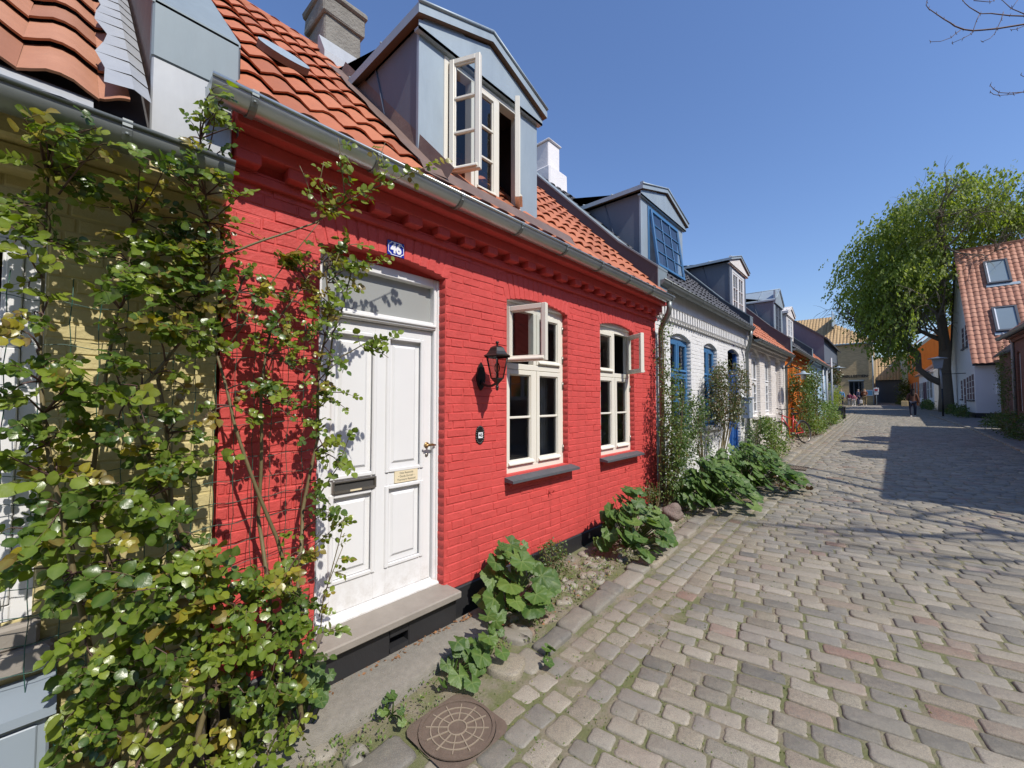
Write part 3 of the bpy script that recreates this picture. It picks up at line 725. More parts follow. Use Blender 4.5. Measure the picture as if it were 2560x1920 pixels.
# leaf: stiles/rails 4.5 cm thick with recessed raised-and-fielded panels
u0, u1, z0, z1 = 1.115, 1.985, .335, 2.25
pans = [(1.20, 1.50, .53, 1.085), (1.60, 1.90, .53, 1.085), (1.20, 1.50, 1.20, 2.165), (1.60, 1.90, 1.20, 2.165)]
dr.box(dd - .02, dd + .004, u0, u1, z0, z1, 0, None, T)
us = [u0, 1.20, 1.50, 1.60, 1.90, u1]; 
for a, e in ((u0, 1.20), (1.50, 1.60), (1.90, u1)): dr.bbox(dd, dd + .028, a, e, z0, z1, .003, 0, None, T)
for a, e in ((1.20, 1.50), (1.60, 1.90)):
    for p_, q_ in ((z0, .53), (1.085, 1.20), (2.165, z1)): dr.box(dd, dd + .0278, a - .001, e + .001, p_, q_, 0, None, T)
for (a, e, p_, q_) in pans:
    frame_rect(dr, FDr, a - .014, e + .014, p_ - .014, q_ + .014, .032, dd + .018, dd + .040, 0, .007)
    i = .048; k = .018
    V = [(a + i, p_ + i, .004), (e - i, p_ + i, .004), (e - i, q_ - i, .004), (a + i, q_ - i, .004), (a + i + k, p_ + i + k, .017), (e - i - k, p_ + i + k, .017), (e - i - k, q_ - i - k, .017), (a + i + k, q_ - i - k, .017)]
    dr.add([FDr.P(a_, b_, dd + c_) for a_, b_, c_ in V], [(4, 5, 6, 7)] + [(x_, (x_ + 1) % 4, 4 + (x_ + 1) % 4, 4 + x_) for x_ in range(4)], 0)
dro = dr.build('door', M['whitepaint'], rh)
f_ = MB()
frame_d = dd + .06
for a, e in ((1.045, 1.112), (1.988, 2.045)): f_.bbox(dd - .03, frame_d, a, e, .29, 2.665, .006, 0, None, T); 
for a, e in ((1.06, 1.085), (2.012, 2.036)): f_.bbox(dd, frame_d + .012, a, e, .29, 2.66, .005, 0, None, T)
f_.bbox(dd - .03, frame_d - .001, 1.112, 1.988, 2.60, 2.665, .005, 0, None, T); f_.bbox(dd - .02, frame_d - .006, 1.112, 1.988, 2.255, 2.32, .006, 0, None, T)
f_.bbox(dd, frame_d + .02, 1.10, 2.0, 2.275, 2.298, .006, 0, None, T); f_.bbox(dd, frame_d + .008, 1.10, 2.0, 2.262, 2.276, .003, 0, None, T)
f_.prism([(dd - .03, .285), (frame_d + .03, .285), (frame_d + .03, .300), (dd + .03, .332), (dd - .03, .332)], 1, 1.05, 2.04, 0, None, lambda A, B, Cc: FDr.P(B, Cc, A))
f_.box(dd - .03, frame_d - .02, 1.04, 2.05, 2.665, 2.80, 1, None, T)
fo = f_.build('door_frame', [M['whitepaint'], M['red']], rh)
gl = MB(); glass_quad(gl, FDr, (1.112, 1.988, 2.32, 2.60), dd + .005); gl.build('transom_pane', M['frost'], fo)
h_ = MB(); hz = 1.36; hu = 1.945
h_.tube([FDr.P(hu, hz, dd + .028), FDr.P(hu, hz, dd + .075)], .009, 8); h_.tube([FDr.P(hu - .055, hz - .002, dd + .075), FDr.P(hu - .02, hz + .004, dd + .078), FDr.P(hu + .02, hz + .004, dd + .078), FDr.P(hu + .055, hz - .002, dd + .075)], [.006, .010, .010, .006], 8)
h_.lathe([(0, 0), (.022, 0), (.022, .006), (.012, .010), (0, .010)], 0, 0, 14, 0, None, lambda a, b_, c_: FDr.P(hu + a, hz + b_, dd + .028 + c_))
k_ = MB(); k_.lathe([(0, 0), (.014, 0), (.014, .007), (0, .008)], 0, 0, 12, 0, None, lambda a, b_, c_: FDr.P(hu + a, hz - .075 + b_, dd + .028 + c_))
h_.build('door_handle', M['brass'], dro); k_.build('keyhole_plate', M['steel'], dro)
l_ = MB(); frame_rect(l_, FDr, 1.203, 1.512, 1.102, 1.182, .015, dd + .026, dd + .050, 0, .003); l_.box(dd + .026, dd + .034, 1.216, 1.50, 1.116, 1.170, 1, None, T)
l_.box(dd + .046, dd + .052, 1.216, 1.50, 1.102, 1.118, 0, None, T); l_.box(dd + .052, dd + .0535, 1.32, 1.40, 1.105, 1.116, 2, None, T); l_.build('letterbox', [M['steel'], M['dark'], M['cream']], dro)
n_ = MB(); n_.bbox(dd + .0285, dd + .036, 1.662, 1.862, 1.103, 1.193, .002, 0, None, T)
for k, s_ in enumerate(('Otto Reinholdt', '\u2022 Danda Gorneh \u2022', 'Thorsvarm Reinhold')): put_text(n_, FDr, 1.762, 1.172 - k * .024, dd + .0362, s_, .021, 0, .0004, .9, 1)
n_.build('name_plate', [M['cream'], M['ink']], dro)
st = MB(); st.bbox(-2.72, -2.375, .99, 2.065, .238, .290, .008); so_ = st.build('doorstep', M['stone'], rh)
window4(rh, LEFT, hR[1], M['ivory'], 2.03, open_={(0, 1): (1, 76)}, sillmat=M['slate'], label='ivory window with its upper left sash open', hinges=True)
window4(rh, LEFT, hR[2], M['ivory'], 2.03, open_={(1, 1): (-1, 56)}, sillmat=M['slate'], label='ivory window with its upper right sash open', hinges=True)
for k in (1, 2):
    a, e = hR[k][0], hR[k][1]; s = MB(); s.bbox(-.02, .05, a + .01, e + .02, .955, .995, .008, 0, None, LEFT.T()); s.bbox(-.02, .028, a + .02, e + .01, .925, .957, .008, 0, None, LEFT.T()); s.build('sill_course', M['red'], rh)
for (u, z) in ((3.35, .80), (5.0, .83)):
    s = MB(); s.tube([LEFT.P(u, z - .07, .006), LEFT.P(u, z, .012), LEFT.P(u + .02, z + .012, .04), LEFT.P(u + .045, z - .004, .05), LEFT.P(u + .04, z - .02, .03)], .004, 6); s.build('wall_hook', M['red'], rh)

# ---- things on the red house
ln = thing('wall_lantern', (-2.545, 2.405, 1.99), 'black six-sided coach lantern on the red wall between the door and the first window', 'lantern')
l_ = MB(); cx, cy = -2.345, 2.405
l_.prism([(2.355, 1.90), (2.37, 1.98), (2.405, 2.03), (2.44, 1.98), (2.455, 1.90), (2.44, 1.83), (2.405, 1.79), (2.37, 1.83)], 0, -2.548, -2.530, 0)
l_.tube([(-2.54, cy, 1.87), (-2.50, cy, 1.84), (-2.45, cy, 1.825), (-2.40, cy, 1.828), (-2.36, cy, 1.845), (cx, cy, 1.87)], [.016, .013, .011, .011, .012, .014], 8)
l_.build('bracket', M['iron'], ln)
l_ = MB()
hexp = lambda r, z, ph=0: [(cx + r * math.cos(math.pi / 3 * k + ph), cy + r * math.sin(math.pi / 3 * k + ph), z) for k in range(6)]
def hexring(mb, prof, m=0, ph=.2):
    V = []; [V.extend(hexp(r, z, ph)) for r, z in prof]
    mb.add(V, [(6 * i + k, 6 * i + (k + 1) % 6, 6 * i + 6 + (k + 1) % 6, 6 * i + 6 + k) for i in range(len(prof) - 1) for k in range(6)], m)
hexring(l_, [(.118, 2.062), (.123, 2.068), (.098, 2.080), (.078, 2.105), (.062, 2.135), (.035, 2.150), (.012, 2.156)])
l_.lathe([(0, 2.15), (.012, 2.155), (.006, 2.166), (.010, 2.172), (.016, 2.180), (.010, 2.190), (0, 2.192)], cx, cy, 10)
l_.build('lantern_roof', M['iron'], ln)
l_ = MB(); hexring(l_, [(.050, 1.890), (.056, 1.884), (.050, 1.876), (.030, 1.856), (.014, 1.840), (.010, 1.82)]); l_.lathe([(.010, 1.825), (.018, 1.815), (.008, 1.806), (.013, 1.796), (.004, 1.786), (0, 1.784)], cx, cy, 10)
for k in range(6):
    a = hexp(.056, 1.885, .2)[k]; b_ = hexp(.098, 2.065, .2)[k]; l_.tube([a, b_], .0045, 6)
hexring(l_, [(.100, 2.068), (.100, 2.056), (.094, 2.056)]); l_.build('lantern_cage', M['iron'], ln)
l_ = MB(); hexring(l_, [(.053, 1.888), (.095, 2.06)]); l_.build('lantern_pane', m_glass('smoky_lantern_glass', (.72, .66, .64), .6), ln)
l_ = MB(); l_.lathe([(.012, 1.885), (.012, 1.93)], cx, cy, 10, 1); l_.lathe([(.010, 1.93), (.022, 1.955), (.024, 1.985), (.014, 2.01), (0, 2.014)], cx, cy, 12, 0); l_.build('light_bulb', [m_glass('bulb_glass', (.9, .8, .66)), M['iron']], ln)
sg = thing('house_number_sign', (-2.54, 1.578, 2.775), 'blue enamel house number sign 46 with white border above the white door', 'sign')
s = MB(); T = LEFT.T(); ua, ub, za, zb_ = 1.51, 1.646, 2.722, 2.828
s.bbox(.006, .013, ua, ub, za, zb_, .003, 0, None, T)
def oct_(i, d):
    k = .020
    return [LEFT.P(a, b_, d) for a, b_ in ((ua + i + k, za + i), (ub - i - k, za + i), (ub - i - k, za + i + k * .4), (ub - i, za + i + k), (ub - i, zb_ - i - k), (ub - i - k, zb_ - i - k * .4), (ub - i - k, zb_ - i), (ua + i + k, zb_ - i), (ua + i + k, zb_ - i - k * .4), (ua + i, zb_ - i - k), (ua + i, za + i + k), (ua + i + k, za + i + k * .4))]
A_ = oct_(.006, .0136); B_ = oct_(.0105, .0136)
s.add(A_ + B_, [(k, (k + 1) % 12, 12 + (k + 1) % 12, 12 + k) for k in range(12)], 1)
put_text(s, LEFT, 1.578, 2.775, .0136, '46', .098, .0042, .0006, .86, 1)
s.build('plate', [M['enamel'], M['enamelw']], sg)
sg = thing('number_plaque', (-2.54, 2.395, 1.41), 'small ornate black iron plaque with 46 on white tile, below the lantern', 'sign')
s = MB(); s.bbox(.004, .012, 2.37, 2.435, 1.355, 1.475, .003, 0, None, T)
for k in range(22):
    a = 2 * math.pi * k / 22; s.lathe([(0, 0), (.011, .0), (.009, .006), (0, .008)], 0, 0, 7, 0, None, lambda p_, q_, c_: LEFT.P(2.402 + .040 * math.cos(a) * (1 + .12 * abs(math.sin(2 * a))) + p_, 1.415 + .070 * math.sin(a) + q_, .006 + c_))
s.box(.012, .0145, 2.378, 2.427, 1.39, 1.438, 1, None, T); put_text(s, LEFT, 2.4025, 1.414, .0147, '46', .046, .001, .0004, .9, 2)
s.build('plate', [M['iron'], M['enamelw'], M['ink']], sg)

# ================================================================== YELLOW HOUSE (left edge)
yh = thing('yellow_house', (-4.9, -2.5, 0), 'dull yellow painted brick cottage behind the climbing rose, with old orange pantiles', 'house')
hY = [(-1.10, -.045, .84, 2.42, .0)]
w = MB(); wall(w, LEFT, -5.5, .545, -.1, 2.95, hY, .12); brickwork(w, LEFT, -3.0, .545, .0, 2.6, hY, .0655, .25); w.build('wall', M['yellow'], yh)
p = MB(); p.bbox(-2.6, -2.46, -3.0, .545, 2.60, 2.70, .01); p.bbox(-2.6, -2.40, -3.0, .545, 2.70, 2.80, .01); p.build('cornice', M['yellow'], yh)
p = MB(); p.bbox(-2.7, -2.47, -1.16, .02, .66, .75, .012); p.bbox(-2.7, -2.50, -1.12, -.02, .75, .84, .01); p.build('window_ledge', M['stone'], yh)
window4(yh, LEFT, hY[0], M['whitepaint'], 1.95, d=-.06, fw=.06, cols=2)
interior(yh, -4.0, -2.68, -3, .5, .2, 2.6, 'dark')
b = MB(); body(b, -7.2, -2.56, -5.5, .54, -.1, 2.9, -4.85, 5.2); b.build('gable_wall', M['yellow'], yh)
rf = MB(); SY = slope(-2.245, 2.862, 45.7); pantiles(rf, SY, -3.0, .16, 3.6, .205, .335, .05)
rf.prism([(-2.36, 2.86), (-4.86, 5.41), (-7.3, 2.86), (-7.3, 2.80), (-4.86, 5.3), (-2.5, 2.84)], 1, -5.4, .28, 1); rf.build('roof', [M['tileold'], M['tiledark']], yh)
fl = MB(); n = 20
for k in range(n):
    v0, v1 = .02 + k * .18, .02 + (k + 1) * .18 + .01
    j0 = .018 * math.sin(k * 2.1) + .01 * math.sin(k * 5); j1 = .018 * math.sin((k + 1) * 2.1) + .01 * math.sin((k + 1) * 5)
    fl.face([SY(.085 + j0, v0, .085), SY(.17, v0, .10), SY(.17, v1, .095), SY(.085 + j1, v1, .085)], 0, None, True)
    fl.face([SY(.17, v0, .10), SY(.225, v0, .075), SY(.225, v1, .07), SY(.17, v1, .095)], 0, None, True)
V = []; n = 16
for i in range(n + 1):
    uu = -.60 + .66 * i / n; h_ = .04 + .05 * (.5 - .5 * math.cos(2 * math.pi * (uu + 3) / .205)) 
    V += [SY(uu, -.085, -.01 + .2 * h_), SY(uu, -.005, .012)]
fl.add(V, [(2 * i, 2 * i + 2, 2 * i + 3, 2 * i + 1) for i in range(n)], 0, None, True)
fl.build('lead_flashing', M['lead'], yh)
g = MB(); gutter(g, -2.27, 2.80, -4.0, .52, .075); g.build('gutter', M['gutold'], yh)
for yb in (-1.4, -.62, .155): g = MB(); bracket(g, -2.27, 2.80, yb, .077); g.build('gutter_bracket', M['gutold'], yh)
pw = MB(); t_ = math.tan(R(45.7)); y0, y1 = .245, .545
poly = [(-2.40, 2.86), (-2.40, 3.52), (-4.9, 3.52 + 2.5 * t_), (-4.9, 5.3), (-2.5, 2.9)]
pw.face([(a, y0, b_) for a, b_ in poly], 1); pw.face([(a, y1, b_) for a, b_ in poly], 2)
pw.bbox(-2.44, -2.395, y0 - .004, y1 + .004, 2.86, 3.27, .006, 2); pw.bbox(-2.45, -2.388, y0 - .008, y1 + .03, 3.25, 3.52, .008, 0)
V = [(-2.388, y0 - .02, 3.52), (-2.388, y1 + .03, 3.52), (-4.9, y1 + .03, 3.52 + 2.51 * t_), (-4.9, y0 - .02, 3.52 + 2.51 * t_)]
pw.add(V + [(a, b_, c_ - .02) for a, b_, c_ in V], [(0, 1, 2, 3), (4, 5, 6, 7), (0, 1, 5, 4), (0, 3, 7, 4), (1, 2, 6, 5)], 0)
pw.face([(-2.55, y1 + .034, 3.05), (-2.40, y1 + .034, 3.05), (-2.40, y1 + .034, 3.5), (-2.55, y1 + .034, 3.5)], 2)
V = [(-2.46, .165, 2.96), (-2.43, .245, 2.90), (-3.4, .245, 3.98), (-3.45, .165, 3.92)]
o = pw.build('firewall', [M['panel'], M['brownmetal'], M['lead']], yh); o['label'] = 'zinc and lead clad end wall standing above the tiles'
cb = thing('meter_cabinet', (-2.3, -.3, .1), 'grey metal meter cabinet against the yellow wall, bottom left corner', 'cabinet')
m = MB(); m.bbox(-2.53, -2.315, -.62, .015, -.02, .565, .008); m.build('cabinet_body', M['cabinet'], cb)
m = MB(); m.add([(-2.54, -.64, .615), (-2.54, .03, .615), (-2.285, .03, .595), (-2.285, -.64, .595), (-2.54, -.64, .575), (-2.54, .03, .575), (-2.285, .03, .562), (-2.285, -.64, .562)], [(0, 1, 2, 3), (4, 5, 6, 7), (0, 1, 5, 4), (1, 2, 6, 5), (2, 3, 7, 6), (3, 0, 4, 7)]); m.build('lid', M['cabinet'], cb)
m = MB(); m.bbox(-2.317, -2.305, -.58, -.015, .04, .535, .004); m.build('door', M['cabinet'], cb)

# ================================================================== WHITE HOUSE with blue windows
wh = thing('white_house', (-4.9, 8.7, .2), 'white brick cottage with blue windows, blue door and a toothed cornice', 'house')
hW = [(6.60, 7.54, 1.20, 2.74, .085), (8.25, 9.08, 1.20, 2.74, .085), (9.85, 10.80, .50, 2.78, .085)]
w = MB(); wall(w, LEFT, 6.02, 11.42, -.1, 3.4, hW, .13); brickwork(w, LEFT, 6.04, 11.42, .30, 2.96, hW, .0655, .25, rev=.13); w.build('wall', M['white'], wh)
c = MB(); c.bbox(-2.6, -2.515, 6.03, 11.42, 2.965, 3.0, .006); c.bbox(-2.6, -2.45, 6.03, 11.42, 3.155, 3.42, .012)
y = 6.08
while y < 11.35: c.bbox(-2.56, -2.455, y, y + .06, 3.005, 3.15, .005); y += .122
c.build('cornice', M['white'], wh)
p = MB(); p.bbox(-2.6, -2.535, 6.02, 11.42, -.1, .34, .01); p.build('plinth', M['black'], wh)
b = MB(); body(b, -7.2, -2.56, 6.03, 11.4, -.1, 3.35, -4.85, 5.9); b.build('gable_wall', M['white'], wh)
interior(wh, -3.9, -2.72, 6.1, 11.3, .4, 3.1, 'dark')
for k in (0, 1):
    a, e = hW[k][0], hW[k][1]
    window4(wh, LEFT, hW[k], M['bluepaint'], 2.15, lowbars=1, cols=2, d=-.09, fw=.05)
    s = MB()
    for q in range(7): s.box(-2.75, -2.735, a + .1, e - .1, 1.95 + q * .085, 2.0 + q * .085 + .02)
    s.build('window_blind', M['curtain'], wh)
    s = MB(); s.bbox(-.02, .06, a - .03, e + .03, 1.12, 1.19, .012, 0, None, LEFT.T()); s.build('sill_course', M['white'], wh)
a, e, c0, c1, _ = hW[2]; s = MB(); frame_rect(s, LEFT, a, e, c0, c1 + .1, .06, -.13, -.05); s.bbox(-.12, -.09, a + .06, e - .06, c0 + .05, 2.35, .004, 0, None, LEFT.T())
for (p_, q_) in ((.62, 1.15), (1.25, 2.25)):
    for (uu, vv) in ((a + .14, (a + e) / 2 - .04), ((a + e) / 2 + .04, e - .14)): frame_rect(s, LEFT, uu, vv, p_, q_, .025, -.10, -.075)
s.bbox(-.12, -.07, a + .05, e - .05, 2.33, 2.40, .004, 0, None, LEFT.T()); s.build('door', M['bluedoor'], wh)
s = MB(); s.bbox(-2.70, -2.38, 9.80, 10.86, .25, .48, .02); s.build('doorstep', M['stone'], wh)
rf = MB(); SW = slope(-2.33, 3.43, 45.7); pantiles(rf, SW, 5.95, 11.35, 3.62, .2, .33, .042, 0, 5)
rf.prism([(-2.39, 3.40), (-4.86, 5.93), (-7.3, 3.40), (-7.3, 3.27), (-4.86, 5.8), (-2.53, 3.41)], 1, 6.0, 11.4, 1); rf.tube([(-4.86, 6, 5.94), (-4.86, 11.4, 5.94)], .1, 10, 0, (.3, .3, .3)); rf.build('roof', [M['tiledark'], M['tiledark']], wh)
parapet(wh, None, 5.63, 5.93, -2.33, 3.2, 3.60, 2.55, 45.7)
parapet(wh, None, 10.95, 11.2, -2.33, 3.3, 3.70, 2.55, 45.7)
g = MB(); gutter(g, -2.33, 3.41, 5.68, 11.1, .07); g.build('gutter', M['gutold'], wh)
yb = 5.95
while yb < 11: g = MB(); bracket(g, -2.33, 3.41, yb, .072); g.build('gutter_bracket', M['gutold'], wh); yb += .72
g = MB(); g.tube([(-2.33, 10.95, 3.35), (-2.33, 10.98, 3.2), (-2.40, 11.1, 3.0), (-2.47, 11.2, 2.86), (-2.48, 11.25, 2.7), (-2.48, 11.25, .3)], .038, 10); g.build('downpipe', M['gutold'], wh)
d2 = dormer(wh, -2.85, 6.22, 8.02, 3.85, 5.05, 5.42, 1.9, 6.45, 7.75, 3.86, 4.92, 'bluepaint', 3, over=.12, xover=.10, fasc=.07)
dw = MB(); FW = Fr((-2.85, 0, 0), (0, 1, 0), (1, 0, 0)); frame_rect(dw, FW, 6.45, 7.75, 3.84, 4.92, .05, -.07, .03)
a_ = R(7); f2 = Fr((-2.83, 0, 0), (0, 1, 0), (1, 0, 0))
tilt = lambda d, u, z: (f2.o.x + d * math.cos(a_) + (4.87 - z) * math.sin(a_), u, z + 0)
class TiltFr:
    n = Vector((1, 0, 0)); u = Vector((0, 1, 0))
    def P(s, u, z, d=0): return tilt(d, u, z)
    def T(s): return tilt
sash(dw, TiltFr(), 6.50, 7.70, 3.90, 4.87, 3, 2, .045, 0, .04, 0, 1, False); dw.build('dormer_window', [M['bluepaint'], M['glass']], d2)
di = MB(); di.box(-3.6, -2.93, 6.3, 7.95, 3.8, 5.0, 0); di.build('dormer_room', M['dark'], d2)
cu = MB(); cu.box(-2.925, -2.92, 6.5, 7.3, 3.85, 4.9); cu.build('dormer_curtain', M['curtain'], d2)
chimney(wh, -5.05, -4.72, 6.26, 6.62, 5.2, 6.75, 'whitechim', False, 6.22, label='whitewashed chimney with stepped shoulder')
chimney(wh, -5.2, -4.8, 10.3, 10.9, 5.4, 6.4, 'museum', True)

# number on white door, mailbox
sg = MB(); sg.bbox(.005, .012, 10.27, 10.35, 2.93, 3.03, .002, 0, None, LEFT.T()); 
vs_, fs_ = text_mesh('44', .07, .003, .0005); sg.add([LEFT.P(10.31 + a * .8, 2.98 + b_, .0125 + c_) for a, b_, c_ in vs_], fs_, 1)
o = sg.build('house_number_sign', [M['enamel'], M['enamelw']]); tag(o, 'tiny blue house number sign above the blue door of the white cottage', 'sign')
mbx = thing('wall_mailbox', (-2.5, 10.98, 1.5), 'pale metal mailbox on the wall right of the blue door', 'mailbox')
s = MB(); s.bbox(-2.545, -2.36, 10.86, 11.16, 1.28, 1.74, .01); s.build('mailbox_body', M['cabinet'], mbx); s = MB(); s.bbox(-2.54, -2.33, 10.84, 11.18, 1.74, 1.78, .008); s.build('lid', M['cabinet'], mbx)

# ================================================================== PALE HOUSE
ph = thing('pale_house', (-4.9, 14, .3), 'pale pinkish white cottage with three arched openings, behind the bicycle', 'house')
hP = [(12.0, 12.95, 1.30, 2.88, .16), (13.55, 14.45, 1.30, 2.88, .16), (15.1, 16.0, .5, 2.88, .16)]
w = MB(); wall(w, LEFT, 11.42, 16.75, -.1, 3.3, hP, .14); brickwork(w, LEFT, 11.44, 16.75, .45, 3.02, hP, .0655, .25, rev=.14); w.build('wall', M['pale'], ph)
c = MB(); c.bbox(-2.6, -2.50, 11.43, 16.75, 3.03, 3.12, .01); c.bbox(-2.6, -2.44, 11.43, 16.75, 3.12, 3.22, .01); c.build('cornice', M['pale'], ph)
p = MB(); p.bbox(-2.6, -2.535, 11.42, 16.75, -.1, .52, .01); p.build('plinth', M['pale'], ph)
b = MB(); body(b, -7.2, -2.56, 11.44, 16.7, -.1, 3.2, -4.85, 5.8); b.build('gable_wall', M['pale'], ph)
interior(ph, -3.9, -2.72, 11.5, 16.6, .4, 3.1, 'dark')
for k in (0, 1):
    window4(ph, LEFT, hP[k], M['whitepaint'], 2.2, d=-.1, fw=.06, lowbars=2, upbars=0)
    s = MB(); s.bbox(-.02, .09, hP[k][0] - .05, hP[k][1] + .05, 1.20, 1.29, .01, 0, None, LEFT.T()); s.build('window_ledge', M['pale'], ph)
s = MB(); a, e, c0, c1, _ = hP[2]; frame_rect(s, LEFT, a, e, c0, c1 + .17, .06, -.14, -.07); s.bbox(-.13, -.10, a + .06, e - .06, c0 + .05, c1, .004, 0, None, LEFT.T())
for (p_, q_) in ((.7, 1.3), (1.45, 2.6)): frame_rect(s, LEFT, a + .16, e - .16, p_, q_, .03, -.10, -.08)
s.build('door', M['pale'], ph)
rf = MB(); SP = slope(-2.30, 3.22, 45.7); pantiles(rf, SP, 11.3, 16.7, 3.6, .21, .33, .042, 0, 4); rf.prism([(-2.36, 3.18), (-4.86, 5.74), (-7.3, 3.2), (-7.3, 3.1), (-4.86, 5.65), (-2.5, 3.21)], 1, 11.43, 16.7, 1); rf.build('roof', [M['tile'], M['tiledark']], ph)
g = MB(); gutter(g, -2.27, 3.18, 11.3, 16.5, .07); g.build('gutter', M['gutold'], ph)
g = MB(); g.tube([(-2.27, 16.3, 3.12), (-2.30, 16.35, 3.0), (-2.46, 16.45, 2.85), (-2.48, 16.45, .4)], .038, 8); g.build('downpipe', M['gutold'], ph)
parapet(ph, None, 16.55, 16.8, -2.33, 3.2, 3.80, 2.55, 45.7)
d3 = dormer(ph, -2.9, 11.52, 13.1, 3.9, 5.27, 5.60, 1.8, 11.72, 12.92, 3.92, 5.12, 'whitepaint', 2, over=.16, xover=.10, fasc=.06, cheek='zincdark', front='zincdark', gable='pale')
dw = MB(); FX = Fr((-2.9, 0, 0), (0, 1, 0), (1, 0, 0)); frame_rect(dw, FX, 11.72, 12.92, 3.9, 5.12, .05, -.06, .02)
for (p_, q_) in ((11.78, 12.32), (12.33, 12.87)): sash(dw, FX, p_, q_, 3.96, 5.06, 2, 1, .045, -.03, .045, 0, 1, False)
dw.build('dormer_window', [M['whitepaint'], M['glass']], d3); di = MB(); di.box(-3.6, -2.98, 11.6, 13.0, 3.9, 5.2); di.build('dormer_room', M['dark'], d3)
chimney(ph, -5.2, -4.8, 15.7, 16.5, 5.3, 6.35, 'cement', False)

# ================================================================== ORANGE, BLUE, DARK houses further up
def row_house(name, label, y0, y1, ze, zr, mat, holes, winmat, tiles, doorix, doormat, dentil=False, ztr=2.3, zbase=.4):
    h = thing(name, (-4.9, (y0 + y1) / 2, zbase), label, 'house')
    w = MB(); wall(w, LEFT, y0, y1, -.1, ze, holes, .13); brickwork(w, LEFT, y0 + .01, y1, zbase, ze - .25, holes, .0655, .25, rev=.13); w.build('wall', M[mat], h)
    c = MB(); c.bbox(-2.6, -2.49, y0 + .01, y1, ze - .24, ze - .18, .01); c.bbox(-2.6, -2.44, y0 + .01, y1, ze - .08, ze, .01)
    if dentil:
        y = y0 + .05
        while y < y1 - .1: c.bbox(-2.56, -2.475, y, y + .12, ze - .18, ze - .08, .006); y += .25
    c.build('cornice', M[mat], h)
    b = MB(); body(b, -7.2, -2.56, y0 + .01, y1 - .01, -.1, ze, -4.85, zr); b.build('gable_wall', M[mat], h)
    interior(h, -3.6, -2.72, y0 + .1, y1 - .1, .4, ze - .3, 'dark')
    for k, hh in enumerate(holes):
        if k == doorix:
            s = MB(); a, e, c0, c1, _ = hh; frame_rect(s, LEFT, a, e, c0, c1 + .1, .06, -.14, -.07); s.bbox(-.13, -.10, a + .06, e - .06, c0 + .05, c1, .004, 0, None, LEFT.T())
            for (p_, q_) in ((c0 + .3, c0 + .8), (c0 + 1.0, c1 - .3)): frame_rect(s, LEFT, a + .16, e - .16, p_, q_, .03, -.10, -.08)
            s.build('door', M[doormat], h)
        else: window4(h, LEFT, hh, M[winmat], ztr, d=-.09, fw=.06)
    S = slope(-2.30, ze, 45.7)
    rf = MB(); L = (2.55) / math.cos(R(45.7)); pantiles(rf, S, y0, y1, L, .22, .34, .042, 0, 4)
    rf.prism([(-2.36, ze - .04), (-4.86, ze + 2.52), (-7.3, ze - .04), (-7.3, ze - .1), (-4.86, ze + 2.42), (-2.5, ze - .01)], 1, y0 + .01, y1, 1); rf.build('roof', [M[tiles], M['tiledark']], h)
    g = MB(); gutter(g, -2.27, ze - .03, y0, y1 - .1, .07); g.build('gutter', M['gutold'], h)
    g = MB(); g.tube([(-2.27, y1 - .35, ze - .1), (-2.45, y1 - .2, ze - .3), (-2.48, y1 - .2, ze - .4), (-2.48, y1 - .2, zbase)], .038, 8); g.build('downpipe', M['gutold'], h)
    return h
oh = row_house('orange_house', 'orange brick cottage with a brick tooth cornice, behind the far climbing roses', 16.8, 22.3, 3.5, 6.05, 'orange', [(17.6, 18.4, 1.45, 3.0, .1), (19.2, 20.0, .7, 3.0, .1), (20.8, 21.6, 1.45, 3.0, .1)], 'orange', 'tiledark', 1, 'orange', True)
bh = row_house('light_blue_house', 'pale sky blue cottage at the far end of the left row', 22.32, 29.6, 3.55, 6.1, 'lightblue', [(23.4, 24.2, 1.6, 3.0, .1), (25.2, 26.0, .8, 3.0, .1), (27.2, 28.0, 1.6, 3.0, .1)], 'whitepaint', 'tile', 1, 'whitepaint', False)
parapet(oh, None, 22.05, 22.3, -2.33, 3.4, 3.95, 2.55, 45.7)
d4 = dormer(oh, -2.86, 16.95, 18.45, 4.0, 5.22, 5.78, 1.9, 17.15, 18.25, 4.0, 5.15, 'zincdark', 2, over=.06, xover=.08, fasc=.05, cheek='zincdark', front='zinc', gable='zinc', roofm='zinc')
dw = MB(); FX = Fr((-2.86, 0, 0), (0, 1, 0), (1, 0, 0)); 
for (p_, q_) in ((17.17, 17.69), (17.71, 18.23)): sash(dw, FX, p_, q_, 4.02, 5.13, 2, 1, .045, -.03, .045, 0, 1, False)
dw.build('dormer_window', [M['zincdark'], M['glass']], d4); di = MB(); di.box(-3.6, -2.94, 17, 18.4, 3.9, 5.2); di.build('dormer_room', M['dark'], d4)
d5 = dormer(oh, -3.0, 20.35, 21.95, 4.35, 5.32, 5.72, 1.8, 20.6, 21.7, 4.4, 5.2, 'whitepaint', 2, over=.15, xover=.1, fasc=.1, cheek='pale', front='pale', gable='pale', roofm='pale')
dw = MB(); FX = Fr((-3.0, 0, 0), (0, 1, 0), (1, 0, 0)); 
for (p_, q_) in ((20.62, 21.14), (21.16, 21.68)): sash(dw, FX, p_, q_, 4.42, 5.18, 2, 1, .06, -.02, .05, 0, 1, False)
dw.build('dormer_window', [M['whitepaint'], M['glass']], d5); di = MB(); di.box(-3.6, -3.06, 20.45, 21.85, 4.2, 5.3); di.build('dormer_room', M['dark'], d5)
dk = thing('dark_gabled_house', (-6, 34, .7), 'taller house with a dark slate grey gable rising behind the blue cottage', 'house')
m = MB(); m.prism([(-2.6, .3), (-2.6, 5.35), (-7.6, 9.3), (-12.6, 5.35), (-12.6, .3)], 1, 30.0, 39.0); m.build('wall', M['zincdark'], dk)
